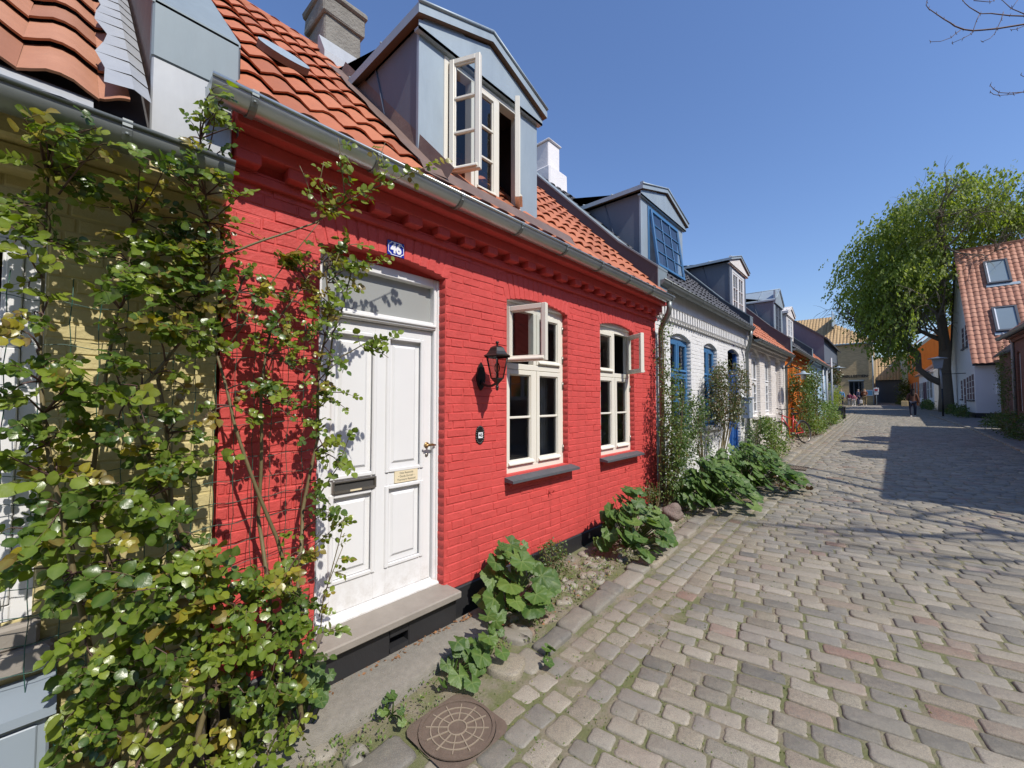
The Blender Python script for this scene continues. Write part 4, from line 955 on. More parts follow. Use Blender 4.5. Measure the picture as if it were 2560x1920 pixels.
m = MB(); S = slope(-2.45, 5.25, 38.3)
m.prism([(-2.4, 5.2), (-2.4, 5.3), (-7.6, 9.42), (-12.8, 5.3), (-12.8, 5.2), (-7.6, 9.3)], 1, 29.9, 39.1); m.build('roof', M['tiledark'], dk)

# ================================================================== MUSEUM-LIKE BRICK BUILDING closing the street
mu = thing('brick_hall', (-6, 62, 1.2), 'large ochre brick building with ribbed clay roof and dark lettering closing the street', 'building')
FM = Fr((0, 58, 0), (1, 0, 0), (0, -1, 0))
hM = [(-6.9, -3.95, 1.5, 3.75, 0), (-2.72, -.0 - 1.53, 1.62, 3.62, 0)]
hM = [(-5.6, -4.02, 1.6, 3.6, 0), (-2.95, -1.72, 1.95, 3.75, 0)]
w = MB(); wall(w, FM, -16, -.9, .9, 7.85, hM, .25); w.build('wall', M['museum'], mu)
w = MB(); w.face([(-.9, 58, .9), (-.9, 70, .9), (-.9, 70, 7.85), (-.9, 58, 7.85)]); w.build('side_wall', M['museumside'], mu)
for (a, e, c0, c1, _) in hM:
    s = MB(); frame_rect(s, FM, a, e, c0, c1, .07, -.25, -.12); 
    for k in (1, 2): s.box(-.22, -.15, a + (e - a) * k / 3 - .03, a + (e - a) * k / 3 + .03, c0, c1, 0, None, FM.T())
    s.box(-.02, .06, a - .05, e + .05, c1, c1 + .12, 2, None, FM.T()); s.box(-.3, -.28, a, e, c0, c1, 1, None, FM.T()); s.build('window', [M['zincdark'], M['glass'], M['zinc']], mu)
m = MB(); m.box(-5.5, -1.6, 58.5, 58.6, 1.2, 4.5); m.build('interior', M['dark'], mu)
S = lambda u, v, n: (u, 57.75 + v * math.cos(R(40)) - n * math.sin(R(40)), 7.85 + v * math.sin(R(40)) + n * math.cos(R(40)))
m = MB()
def ribs(mb, S, u0, u1, vtop, w=.30, A=.07, col=None):
    u = u0
    while u < u1:
        L = vtop(u + w / 2)
        if L > .1:
            V = []
            for i in range(5): t = i / 4; h = A * math.sin(math.pi * t) ** .8; V += [S(u + w * t, 0, h), S(u + w * t, L, h)]
            mb.add(V, [(2 * i, 2 * i + 2, 2 * i + 3, 2 * i + 1) for i in range(4)], 0, rc(), True)
            v = .4
            while v < L: mb.add([S(u + w * t, v, A * math.sin(math.pi * t) ** .8 + .012) for t in (0, .25, .5, .75, 1)] + [S(u + w * t, v - .05, A * math.sin(math.pi * t) ** .8 + .012) for t in (0, .25, .5, .75, 1)], [(i, i + 1, 6 + i, 5 + i) for i in range(4)], 0, (.1, .5, .5)); v += .42
        u += w
ribs(m, S, -16, -4.3, lambda u: 5.9 - .0 * u, .30); ribs(m, S, -4.3, -.75, lambda u: 4.3 - (u + 4.3) * 1.12, .30)
m.build('roof', M['tileyel'], mu)
m = MB(); m.box(-.02, .28, -16, -.8, 7.72, 7.86, 0, None, FM.T()); m.build('gutter', M['gutold'], mu)
m = MB(); m.prism([(-4.3, 58.2), (-4.24, 58.2), (-4.24, 62.5), (-4.3, 62.5)], 2, 10, 11.75); m.build('roof_fin', M['zinc'], mu)
m = MB(); put_text(m, FM, -2.48, 4.27, .02, 'M\u00d8LLESTIEN', .40, .008, .03, .98); m.build('lettering', M['ink'], mu)
m = MB(); m.tube([(-.95, 57.9, .9), (-.95, 57.9, 7.8)], .06, 8); m.build('downpipe', M['zinc'], mu)
m = MB(); m.box(.0, .05, -3.0 + .7, -1.75 + .1, 1.38, 1.5, 0, None, FM.T()); m.build('wall_grille', M['zincdark'], mu)
sb = thing('notice_board', (-1.28, 57.9, 2.4), 'white framed notice board with a pale blue poster on the ochre brick wall', 'notice board')
s = MB(); s.bbox(.02, .09, -1.62, -.98, 2.15, 2.78, .01, 0, None, FM.T()); s.build('frame', M['enamelw'], sb); s = MB(); s.box(.09, .1, -1.55, -1.05, 2.22, 2.7, 0, None, FM.T()); s.build('poster', m_plain('pale_blue_poster', (.18, .42, .62), .5, .05), sb)
sp = thing('road_sign', (-.72, 56.5, 1.2), 'small red and white road sign on a thin pole in front of the ochre building', 'sign')
s = MB(); s.tube([(-.72, 56.5, 1.1), (-.72, 56.5, 3.0)], .03, 8); s.build('pole', M['zinc'], sp)
s = MB(); s.bbox(-.92, -.52, 56.44, 56.47, 2.55, 2.95, .01); s.bbox(-.88, -.56, 56.44, 56.47, 2.25, 2.5, .01); s.box(-.85, -.6, 56.43, 56.44, 2.64, 2.84, 1); s.build('sign_plate', [M['enamelw'], m_plain('red_sign', (.5, .02, .03), .4)], sp)
h2 = thing('tiled_outbuilding', (2, 74, 1.5), 'long building with a yellow ribbed tile roof right of the ochre brick hall', 'building')
S2 = lambda u, v, n: (u, 70 + v * math.cos(R(48)) - n * math.sin(R(48)), 4.2 + v * math.sin(R(48)) + n * math.cos(R(48)))
m = MB(); ribs(m, S2, -2.2, 5, lambda u: 4.2, .30); m.build('roof', M['tileyel'], h2)
m = MB(); m.box(-2.2, 5, 70.3, 80, 1, 4.3); m.build('wall', M['zincdark'], h2)

# ================================================================== RIGHT SIDE
def slope_r(x, z, pitch): return slope(x, z, pitch, 1)
bk = thing('brown_brick_house', (6, 16, .4), 'red brown brick house in shade at the right edge, with white framed windows', 'house')
bk.location = (6, 16, .4)
RB = Fr((3.70, 0, 0), (0, 1, 0), (-1, 0, 0))
hB = [(21.35, 22.75, 2.0, 3.62, .12), (23.75, 24.3, 1.3, 3.45, .08), (17.5, 18.9, 1.9, 3.6, .12), (13.5, 14.9, 1.8, 3.6, .12), (9.8, 11.2, 1.7, 3.6, .12)]
w = MB(); wall(w, RB, 8.1, 24.9, 0, 4.15, hB, .14); w.face([(3.70, 24.9, 0), (9.5, 24.9, 0), (9.5, 24.9, 4.15), (6.5, 24.9, 7.2), (3.70, 24.9, 4.15)]); w.face([(3.70, 8.1, 0), (9.5, 8.1, 0), (9.5, 8.1, 4.15), (6.5, 8.1, 7.2), (3.70, 8.1, 4.15)]); w.face([(9.5, 8.1, 0), (9.5, 24.9, 0), (9.5, 24.9, 4.15), (9.5, 8.1, 4.15)])
w.build('wall', M['rightred'], bk)
c = MB(); c.bbox(3.61, 3.73, 8.1, 24.9, 3.92, 4.02, .01); y = 8.15
while y < 24.8: c.bbox(3.59, 3.73, y, y + .11, 4.02, 4.12, .006); y += .24
c.bbox(3.53, 3.73, 8.1, 24.9, 4.05, 4.16, .01); c.build('cornice', M['rightred'], bk)
c = MB(); c.bbox(3.65, 3.6, 8.1, 24.95, 0, .95, .01); c.build('plinth', M['cement'], bk)
interior(bk, 3.85, 5, 8.3, 24.8, .5, 4.2, 'dark')
for hh in hB:
    if hh[0] == 23.75:
        s = MB(); frame_rect(s, RB, hh[0], hh[1], hh[2], hh[3] + .1, .06, -.14, -.07); s.box(-.12, -.10, hh[0] + .05, hh[1] - .05, hh[2], hh[3], 1, None, RB.T()); s.build('window', [M['whitepaint'], M['glass']], bk)
    else: window4(bk, RB, hh, M['whitepaint'], hh[2] + 1.05, d=-.08, fw=.07, cols=2)
SRR = slope_r(3.43, 4.13, 45); rf = MB(); pantiles(rf, SRR, 8.0, 24.95, 4.6, .23, .34, .04, 0, 4)
rf.prism([(3.49, 4.10), (6.5, 7.32), (9.8, 4.05), (9.8, 4.05), (6.5, 7.32), (3.63, 4.10)], 1, 8.0, 24.95, 1); rf.build('roof', [M['tilepink'], M['tiledark']], bk)
g = MB(); gutter(g, 3.40, 4.15, 7.95, 25.3, .085, 0, -1); g.build('gutter', M['gutold'], bk)
g = MB(); g.tube([(3.40, 24.6, 4.3), (3.63, 24.6, 4.05), (3.65, 24.6, 3.9), (3.65, 24.6, .6)], .045, 8); g.build('downpipe', M['lead'], bk)
for yy in (13.6, 18.05):
    m = MB(); m.box(3.75, 6.3, yy - .75, yy + .75, 4.4, 5.35); m.prism([(yy - .95, 5.3), (yy + .95, 5.3), (yy, 5.85)], 0, 3.85, 6.5); m.build('dormer', M['zincdark'], bk)
chimney(bk, 6.2, 6.8, 15.9, 16.6, 7, 8.7, 'rightred')

wg = thing('white_gabled_house', (7, 38, .7), 'white plastered house with steep pink tiled roof and skylights, gable to the street', 'house')
GY0, GX = 34.85, 3.76
FN = Fr((GX, GY0, 0), (1, 0, 0), (0, -1, 0)); FG = Fr((GX, GY0, 0), (0, 1, 0), (-1, 0, 0))
ze = 4.02; half = 5.6; pit = 53.5; zr = ze + half * math.tan(R(pit)); Lr = half / math.cos(R(pit))
m = MB(); m.face([FG.P(0, 0), FG.P(2 * half, 0), FG.P(2 * half, ze), FG.P(half, zr), FG.P(0, ze)])
wN = MB(); m.face([FN.P(0, 0), FN.P(12, 0), FN.P(12, ze), FN.P(0, ze)]); m.face([FN.P(0, 0, -2 * half), FN.P(12, 0, -2 * half), FN.P(12, ze, -2 * half), FN.P(0, ze, -2 * half)])
m.build('wall', M['whiteplaster'], wg)
m = MB(); m.bbox(GX - .03, GX + 12, GY0 - .03, GY0 + .2, 0, .98, .01); m.bbox(GX - .03, GX + .1, GY0, GY0 + 11.2, 0, .98, .01); m.build('plinth', M['black'], wg)
SG = lambda u, v, n: (GX - .12 + u, GY0 - .28 + v * math.cos(R(pit)) - n * math.sin(R(pit)), ze - .33 + .06 + v * math.sin(R(pit)) + n * math.cos(R(pit)))
rf = MB(); pantiles(rf, SG, 0, 12, Lr + .45, .26, .36, .06, 0, 6)
zz0 = SG(0, 0, 0)[2]; rf.prism([(GY0 - .28, zz0 - .03), (GY0 + half, zr + .02), (GY0 + 2 * half + .28, zz0 - .03), (GY0 + 2 * half + .28, zz0 - .12), (GY0 + half, zr - .1), (GY0 - .28, zz0 - .12)], 0, GX - .10, GX + 12, 1)
rf.tube([(GX - .12, GY0 + half, zr + .10), (GX + 12, GY0 + half, zr + .10)], .13, 10, 0, (.3, .3, .3)); rf.build('roof', [M['tilepink'], M['tiledark']], wg)
for (u0, u1, v0, v1) in ((1.15, 2.15, 6.2, 8.3), (1.10, 2.06, 2.2, 4.15)):
    s = MB(); Tt = lambda n, u, v: SG(u, v, n)
    for (a, e, p_, q_) in ((u0, u0 + .1, v0, v1), (u1 - .1, u1, v0, v1), (u0 + .1, u1 - .1, v0, v0 + .12), (u0 + .1, u1 - .1, v1 - .1, v1)): s.bbox(.03, .19, a, e, p_, q_, .006, 0, None, Tt)
    s.box(.13, .14, u0 + .09, u1 - .09, v0 + .1, v1 - .09, 1, None, Tt); s.box(.125, .162, u0 + .10, u0 + .15, v0 + .12, v1 - .1, 2, None, Tt)
    s.bbox(.0, .08, u0 - .05, u1 + .30, v0 - .22, v0, .006, 3, None, Tt); s.build('skylight', [M['firedark'], m_plain('skylight_glass', (.20, .25, .28), .08, .05, 3, 0), M['enamelw'], M['zinc']], wg)
for (u, z0_, z1_, ww) in ((.75, 1.75, 3.2, .34), (1.75, 1.75, 3.15, .34), (2.8, 1.75, 3.1, .34), (4.1, .95, 3.05, .42), (5.5, 1.8, 3.0, .34), (2.5, 5.0, 6.35, .42), (4.0, 5.0, 6.3, .42)):
    s = MB(); s.bbox(-.06, .012, u - ww, u + ww, z0_, z1_, .01, 0, None, FG.T()); 
    for k in (.25, .5, .75): s.box(.012, .03, u - ww, u + ww, z0_ + (z1_ - z0_) * k - .02, z0_ + (z1_ - z0_) * k + .02, 1, None, FG.T())
    s.bbox(0, .10, u - ww - .05, u + ww + .05, z0_ - .12, z0_ - .02, .01, 2, None, FG.T()); s.build('window', [M['purple'], M['whitepaint'], M['slate']], wg)
g = MB(); gutter(g, 0, 0, 0, 12, .07); g.v = [FN.P(b_, c_ + ze - .32, a + .36) for a, b_, c_ in g.v]; g.build('gutter', M['black'], wg)
g = MB(); g.bbox(GX + .75, GX + 1.02, GY0 - .16, GY0 - .02, 2.02, 2.75, .04); g.build('meter_box', M['enamelw'], wg)
g = MB(); g.tube([(GX + 1.1, GY0 - .05, .9), (GX + 1.1, GY0 - .05, 3.4)], .03, 8); g.bbox(GX + 1.12, GX + 1.4, GY0 - .1, GY0 - .02, .9, 2.6, .02); g.build('conduit', M['lead'], wg)
# unseen annex, added to shade the street between brick and white house
ax = thing('unseen_shade_annex', (8, 29, .5), 'unseen brick annex added to shade the street between the brown brick house and the white gabled house', 'house')
m = MB(); m.prism([(4.6, 0), (4.6, 4.2), (7.6, 7.2), (10.6, 4.2), (10.6, 0)], 1, 25.9, 34.2); m.build('wall', M['rightred'], ax); m = MB(); m.prism([(4.4, 4.1), (7.6, 7.35), (10.8, 4.1), (10.8, 4.0), (7.6, 7.2), (4.4, 4.0)], 1, 25.8, 34.3); m.build('roof', M['tiledark'], ax)

op = thing('unseen_opposite_house', (10, -3, 0), 'unseen brick house with tiled roof across the street, behind the bare tree, added to block low sky', 'house')  # house opposite, out of view, added to cut low sky light on the walls
m = MB(); m.prism([(7.6, -.1), (7.6, 5.0), (11.1, 8.4), (14.6, 5.0), (14.6, -.1)], 1, -16, 7.2); m.build('wall', M['rightred'], op)
m = MB(); m.prism([(7.3, 4.8), (7.3, 4.95), (11.1, 8.65), (14.9, 4.95), (14.9, 4.8), (11.1, 8.5)], 1, -16.1, 7.3); m.build('roof', M['tilepink'], op)
for yy in (-12, -9, -6, -3, 0, 3, 5.6):
    m = MB(); m.bbox(7.56, 7.6 + .02, yy - .5, yy + .5, 1.1, 2.7, .004, 1); m.bbox(7.54, 7.57, yy - .5, yy - .43, 1.1, 2.7, .004); m.bbox(7.54, 7.57, yy + .43, yy + .5, 1.1, 2.7, .004); m.bbox(7.54, 7.57, yy - .43, yy + .43, 2.62, 2.7, .004); m.bbox(7.54, 7.57, yy - .43, yy + .43, 1.1, 1.18, .004); m.bbox(7.54, 7.57, yy - .03, yy + .03, 1.18, 2.62, .004)
    m.build('window', [M['whitepaint'], M['dark']], op)
def right_house(name, label, p0, p1, ze, zr, mat, wins, doors, roofm, winmat='purple', dep=6, zb=.8):
    a = Vector((p0[0], p0[1], 0)); e = Vector((p1[0], p1[1], 0)); u = (e - a); L = u.length; u.normalize(); n = Vector((-u.y, u.x, 0))
    if n.x > 0: n = -n
    f = Fr(a, u, n); h = thing(name, tuple((a + e) / 2 - n * dep / 2 + Vector((0, 0, zb))), label, 'house')
    m = MB(); m.face([f.P(0, 0), f.P(L, 0), f.P(L, ze), f.P(0, ze)])
    for q in (0, L): m.face([f.P(q, 0), f.P(q, 0, -dep), f.P(q, ze, -dep), f.P(q, zr - .1, -dep / 2), f.P(q, ze)])
    m.build('wall', M[mat], h)
    pit_ = math.degrees(math.atan2(zr - ze, dep / 2)); S = lambda uu, v, nn: f.P(uu, ze + .02 + v * math.sin(R(pit_)) + nn * math.cos(R(pit_)), .25 - v * math.cos(R(pit_)) + nn * math.sin(R(pit_)))
    r = MB(); pantiles(r, S, -.1, L + .1, (dep / 2 + .25) / math.cos(R(pit_)), .3, .36, .05, 0, 4); r.build('roof', M[roofm], h)
    for (q, c0, c1, ww) in wins:
        s = MB(); s.bbox(-.05, .012, q - ww, q + ww, c0, c1, .01, 0, None, f.T()); s.bbox(.012, .03, q - ww - .02, q - ww + .04, c0, c1, .003, 1, None, f.T()); s.bbox(.012, .03, q + ww - .04, q + ww + .02, c0, c1, .003, 1, None, f.T())
        s.bbox(.012, .032, q - .03, q + .03, c0, c1, .003, 1, None, f.T()); s.box(.012, .028, q - ww, q + ww, (c0 + c1) / 2, (c0 + c1) / 2 + .05, 1, None, f.T()); s.build('window', [M['dark'], M['whitepaint']], h)
    for (q, c0, c1, ww) in doors:
        s = MB(); s.bbox(-.05, .02, q - ww, q + ww, c0, c1, .01, 0, None, f.T()); s.bbox(.02, .035, q - ww + .06, q + ww - .06, c0 + .8, c1 - .1, .003, 0, None, f.T()); s.build('door', M[winmat], h)
    g = MB(); 
    V = [f.P(0, ze - .04, .25), f.P(L, ze - .04, .25)]; g.tube(V, .06, 8); g.build('gutter', M['gutold'], h)
    return h
right_house('low_white_cottage', 'low white cottage behind the big tree trunk, with dark doors and an orange brown roof', (2.84, 46.6), (2.42, 56), 4.0, 6.6, 'whiteplaster', [(1.5, 1.9, 3.3, .5), (3.2, 1.9, 3.3, .5), (7.2, 1.9, 3.3, .45), (8.8, 1.9, 3.3, .45)], [(4.7, 1.0, 3.3, .42), (5.9, 1.0, 3.3, .42)], 'tilepink')
right_house('tall_orange_house', 'two storey orange plastered house half hidden by the big tree crown', (2.42, 56.5), (1.95, 65), 6.7, 9.6, 'orange', [(1.4, 2.1, 3.5, .45), (3.4, 2.1, 3.5, .45), (6.6, 2.1, 3.5, .45), (1.4, 4.6, 6.0, .45), (4.2, 4.6, 6.0, .45), (6.6, 4.6, 6.0, .45)], [(5.0, 1.2, 3.5, .45)], 'tilepink', 'purple')
m_plain('pale_green_plaster', (.34, .43, .38), .85, .06, 3, .3); M['green'] = bpy.data.materials['pale_green_plaster']
right_house('pale_green_house', 'pale grey green two storey house beyond the orange house on the right', (1.9, 65.5), (.78, 82), 7.0, 10, 'green', [(1.6, 2.2, 3.7, .5), (4, 2.2, 3.7, .5), (8, 2.2, 3.7, .5), (11, 2.2, 3.7, .5), (1.6, 4.8, 6.3, .5), (4, 4.8, 6.3, .5), (8, 4.8, 6.3, .5), (11, 4.8, 6.3, .5)], [(6, 1.4, 3.7, .5)], 'tilepink')

# ================================================================== GROUND and STREET
g = MB(); ysg = [-30, -5, 1, 2, 4, 6, 10, 20, 35, 46, 58, 90, 400]
def zg(y): return gz(y) if y > -5 else -.03
for i in range(len(ysg) - 1):
    a, b_ = ysg[i], ysg[i + 1]
    for (x0, x1) in ((-200, -2.3), (-2.3, 3.4), (3.4, 200)):
        g.face([(x0, a, zg(a) - .0135), (x1, a, zg(a) - .0135), (x1, b_, zg(b_) - .0135), (x0, b_, zg(b_) - .0135)])
tag(g.build('ground', M['soil']), kind='structure')

def sett(mb, cx, cy, lx, ly, ang, zt, n=10, rough=1.0, kind=None, sq=5.5, dz=.03):
    # one rounded granite sett with uneven outline
    ca, sa = math.cos(ang), math.sin(ang); zc = gz(cy); sl_ = (gz(cy + .1) - gz(cy - .1)) / .2
    tx, ty = random.uniform(-.03, .03) * rough, random.uniform(-.03, .03) * rough
    a_, b2 = lx * .5, ly * .5; cr = min(a_, b2) * (random.uniform(.22, .42) if sq > 3.5 else random.uniform(.7, .95))
    tap = random.uniform(-.07, .07) if sq > 3.5 else 0; pl = []
    m3 = 3 if n >= 12 else 2
    for (sx, sy) in ((1, 1), (-1, 1), (-1, -1), (1, -1)):
        a0 = math.atan2(sy, sx) - math.pi / 4
        cj = cr * random.uniform(.6, 1.5)
        cj = min(cj, min(a_, b2) * .95)
        for q in range(m3):
            a = a0 + (math.pi / 2) * q / (m3 - 1)
            px_ = sx * (a_ - cj) + cj * math.cos(a); py_ = sy * (b2 - cj) + cj * math.sin(a)
            pl.append((px_ * (1 + random.uniform(-.02, .012)), py_ * (1 + tap * sx) * (1 + random.uniform(-.03, .012))))
        if m3 == 3:
            if sx == sy: pl.append((random.uniform(-.25, .25) * a_, sy * b2 * random.uniform(.93, 1.01)))
            else: pl.append((sx * a_ * random.uniform(.95, 1.0), random.uniform(-.2, .2) * b2))
    n = len(pl); V = []
    for (ins, zo) in ((0, -dz), (.0005, -.010), (.0035, -.0035), (.011, .0)):
        if sq < 3.5 or dz > .05: ins *= 2.2; zo = zo * 1.6 if zo > -.02 else zo
        for (a, b_) in pl:
            l_ = math.hypot(a, b_); k_ = max(.3, 1 - ins / l_ * 1.3); x = a * k_; y = b_ * k_
            V.append((cx + x * ca - y * sa, cy + x * sa + y * ca, zc + zt + zo + (x * sa + y * ca) * sl_ + x * tx * 1.0 + y * ty + random.uniform(-.0012, .0012)))
    V.append((cx, cy, zc + zt + .0005)); m_ = 4 * n
    F = [(r * n + k, r * n + (k + 1) % n, (r + 1) * n + (k + 1) % n, (r + 1) * n + k) for r in range(3) for k in range(n)] + [(3 * n + k, 3 * n + (k + 1) % n, m_) for k in range(n)]
    mb.add(V, F, 0, kind or rc(), True)
st = MB(); ANG = R(9)
def camin(x, y):        # is this part of the street near enough to matter
    return True
# main carriageway: rows running across, slightly skewed
y = 0.2; row = 0
while y < 37:
    d = .120 if y < 12 else .130
    x = -1.26 + random.random() * .12
    while x < 2.55:
        L = random.choice((.14, .17, .19, .21, .24, .27)) * random.uniform(.92, 1.08)
        if y > 20: L *= 1.15
        xc = x + L / 2; yc = y + math.tan(ANG) * (xc + 1.3) + random.uniform(-.004, .004)
        wid = d * random.uniform(.88, .99)
        if (yc > .4 and xc < .35 + .35 * yc + .8) :
            sett(st, xc, yc, L - .006, wid, ANG + random.uniform(-.035, .035), random.uniform(-.006, .004) - .004 + .0, 14 if yc < 7 else (10 if yc < 18 else 8), .9 if yc < 20 else .5)
        x += L + random.uniform(0, .006)
    y += d; row += 1
# side gutter strip: three lines of squarer setts following the kerb
for k in range(3):
    x = -1.67 + .155 * k; y = .1
    while y < 40:
        L = random.uniform(.13, .19); sett(st, x + .07 + random.uniform(-.006, .006), y + L / 2, .150 * random.uniform(.93, 1.0), L - .004, random.uniform(-.05, .05), random.uniform(-.006, .003) - .008, 14 if y < 9 else 8)
        y += L
o = st.build('street', M['setts']); tag(o, kind='structure')
ks = MB(); y = -.2
while y < 40:                                              # kerb stones
    L = random.uniform(.18, .36); wd = random.uniform(.15, .21)
    if not (1.05 < y < 1.95): sett(ks, -1.80 + random.uniform(-.03, .02), y + L / 2, wd, L - .006, random.uniform(-.06, .06), .020 + random.uniform(-.016, .012), 16 if y < 9 else 8, 1.6, None, 7, .10)
    y += L
for i in range(30):                                        # irregular big stones near the manhole and lower left
    pass
for (x, y, lx, ly, a, z_) in ((-2.02, .62, .22, .16, .3, .015), (-1.80, .75, .26, .3, .5, .03), (-2.25, .35, .2, .16, .1, .01), (-1.95, .35, .3, .2, -.3, .02), (-1.62, .50, .26, .22, .2, .01), (-2.1, .92, .15, .12, 1, .01), (-1.95, 1.02, .13, .13, .2, .012), (-1.5, .8, .2, .2, .1, .0), (-1.55, 1.1, .17, .15, .1, .0), (-2.45, .1, .25, .2, .5, .0), (-1.75, .1, .3, .25, 0, .02), (-2.1, .05, .2, .22, .4, .01), (-1.86, 1.98, .26, .22, .4, .035), (-2.02, 2.28, .24, .2, .1, .03)):
    sett(ks, x, y, lx, ly, a, z_, 12, 1.6, None, 2.6, .06)
y = 2.4
while y < 30:                                              # field stones between kerb and wall
    for x in (-2.42, -2.28, -2.14, -2.0):
        if random.random() < (.92 if y < 8 else .6):
            s_ = random.uniform(.07, .15); sett(ks, x + random.uniform(-.05, .05), y + random.uniform(-.05, .05), s_, s_ * random.uniform(.7, 1.3), random.uniform(0, 3), .004 + random.uniform(0, .02), 8, 1.5, (random.choice((.35, .6, .9, .97, .8)), random.random(), 0), 2.1, .03)
    y += .13
tag(ks.build('kerb', M['setts']), kind='structure')
rk = MB(); y = 7
while y < 38:
    L = random.uniform(.25, .45); xk = 2.6 - max(0, y - 24) * .035; sett(rk, xk, y, .16, L - .02, random.uniform(-.05, .05), .05, 8, 1, None, 4, .08); y += L
tag(rk.build('right_kerb', M['setts']), kind='structure')
fs = MB()
for (a, b_) in ((36.5, 46), (46, 58), (58, 90)): fs.face([(-2.55, a, gz(a) - .012), (2.9, a, gz(a) - .012), (2.9, b_, gz(b_) - .012), (-2.55, b_, gz(b_) - .012)])
tag(fs.build('far_street', M['farsetts']), kind='structure')
pv = MB()
for (a, b_) in ((8, 20), (20, 35), (35, 58)): pv.face([(2.66, a, gz(a) + .0), (3.5, a, gz(a) + .0), (3.9, b_, gz(b_) + .0), (2.66, b_, gz(b_) + .0)])
tag(pv.build('right_pavement', M['farsetts']), kind='structure')
# long granite slab under the doorstep
sl_ = MB(); n = 14; V = []
for i in range(n + 1):
    y = .66 + (2.30 - .66) * i / n; xf = -2.17 - .02 * math.sin(i * .8) + (-.05 if i in (0, n) else 0) + .07 * (1 - i / n)
    V += [(-2.45, y, .055), (xf - .02, y, .052 + random.uniform(-.003, .003)), (xf, y, .035), (xf + .01, y, -.05)]
sl_.add(V, [(4 * i + k, 4 * i + 4 + k, 4 * i + 5 + k, 4 * i + 1 + k) for i in range(n) for k in range(3)] + [(0, 1, 2, 3), (4 * n, 4 * n + 1, 4 * n + 2, 4 * n + 3)], 0, (.5, .5, .5), True)
o = sl_.build('granite_slab', M['granite']); tag(o, 'long worn granite slab lying in front of the black plinth under the white door', 'stone slab')
# manhole
mh = thing('manhole_cover', (-1.68, 1.44, 0), 'rusty round cast iron manhole cover with a radial grid, beside the doorstep', 'manhole cover')
m = MB(); zc = .002; cx, cy = -1.70, 1.45
m.add([(cx + .20 * math.cos(a), cy + .20 * math.sin(a), zc + .0) for a in [2 * math.pi * k / 40 for k in range(40)]], [tuple(range(40))], 0)
for r0, r1, h in ((.045, .052, .004), (.095, .101, .004), (.135, .141, .004), (.183, .20, .006)):
    m.lathe([(r0, zc), (r0, zc + h), (r1, zc + h), (r1, zc)], cx, cy, 40, 1 if r1 < .19 else 0, None, None, False)
for k in range(12):
    a = 2 * math.pi * k / 12 + .2; 
    m.box(.045, .165, -.003, .003, zc, zc + .0045, 1, None, lambda x, y, z: (cx + x * math.cos(a) - y * math.sin(a), cy + x * math.sin(a) + y * math.cos(a), z))
m.build('lid', [M['rust'], m_plain('worn_iron_ridge', (.27, .22, .16), .6, .3, 30, .3)], mh)
m = MB(); sq_ = .205; V = [(cx - sq_, cy - sq_, .0), (cx + sq_, cy - sq_, .0), (cx + sq_, cy + sq_, 0), (cx - sq_, cy + sq_, 0)]
ring = [(cx + .203 * math.cos(2 * math.pi * k / 40), cy + .203 * math.sin(2 * math.pi * k / 40), .0) for k in range(40)]
out = []
for k in range(40):
    a = 2 * math.pi * k / 40; c_, s_ = math.cos(a), math.sin(a); q = sq_ / max(abs(c_), abs(s_)); q = min(q, .262); out.append((cx + c_ * q, cy + s_ * q, -.002))
m.add(ring + out, [(k, (k + 1) % 40, 40 + (k + 1) % 40, 40 + k) for k in range(40)]); m.build('surround', M['rust'], mh)
dg = thing('drain_grate', (-1.42, 10.5, .27), 'small rusty drain grate in the gutter strip by the white cottage', 'drain')
m = MB(); zc = gz(10.5) + .004
for k in range(9): m.box(-1.64 + k * .045, -1.62 + k * .045, 10.3, 10.75, zc - .01, zc + .006)
for yy in (10.28, 10.75): m.box(-1.66, -1.24, yy, yy + .03, zc - .01, zc + .007)
m.build('grate', M['rust'], dg)
bo = MB(); bm = bmesh.new(); bmesh.ops.create_icosphere(bm, subdivisions=3, radius=1); rr = random.Random(4)
for v in bm.verts:
    n_ = v.co.normalized(); k = 1 + .2 * math.sin(3.1 * n_.x + 1) * math.cos(2.7 * n_.y) + .12 * math.sin(6 * n_.z + 4 * n_.x) + rr.uniform(-.025, .025); v.co = Vector((n_.x * .13 * k, n_.y * .17 * k, n_.z * .12 * k))
bo.add([(v.co.x - 2.10, v.co.y + 5.42, v.co.z + .235) for v in bm.verts], [tuple(v.index for v in f.verts) for f in bm.faces], 0, None, True); bm.free()
tag(bo.build('boulder', M['boulder']), 'pink grey boulder lying by the corner of the red house among the plants', 'boulder')

# ================================================================== VEGETATION
class Leaves:
    def __init__(s): s.V = []; s.F = []; s.C = []; s.n = 0
    def add(s, tv, tf, tc, pos, x, y, z, size, rnd):
        # template verts (k,3) in leaf axes: x = across, y = along, z = normal
        Mx = np.array([x, y, z]) * size; s.V.append(tv @ Mx + np.array(pos)); s.F.extend([tuple(i + s.n for i in f) for f in tf])
        c = np.zeros((len(tv), 3)); c[:, 0] = rnd; c[:, 1] = tc; s.C.append(c); s.n += len(tv)
    def build(s, name, mat, parent, smooth=True, kind=None):
        V = np.concatenate(s.V); Cc = np.concatenate(s.C); off = Vector((0, 0, 0)); r = parent
        while r is not None: off += r.location; r = r.parent
        V = V - np.array(off); me = bpy.data.meshes.new(name); me.from_pydata(V.tolist(), [], s.F)
        at = me.color_attributes.new('Col', 'FLOAT_COLOR', 'POINT'); a = np.ones((len(V), 4), dtype=np.float32); a[:, :3] = Cc; at.data.foreach_set('color', a.ravel())
        me.polygons.foreach_set('use_smooth', [smooth] * len(me.polygons)); me.materials.append(mat); me.update()
        o = bpy.data.objects.new(name, me); C.objects.link(o)
        if parent is not None: o.parent = parent
        return o
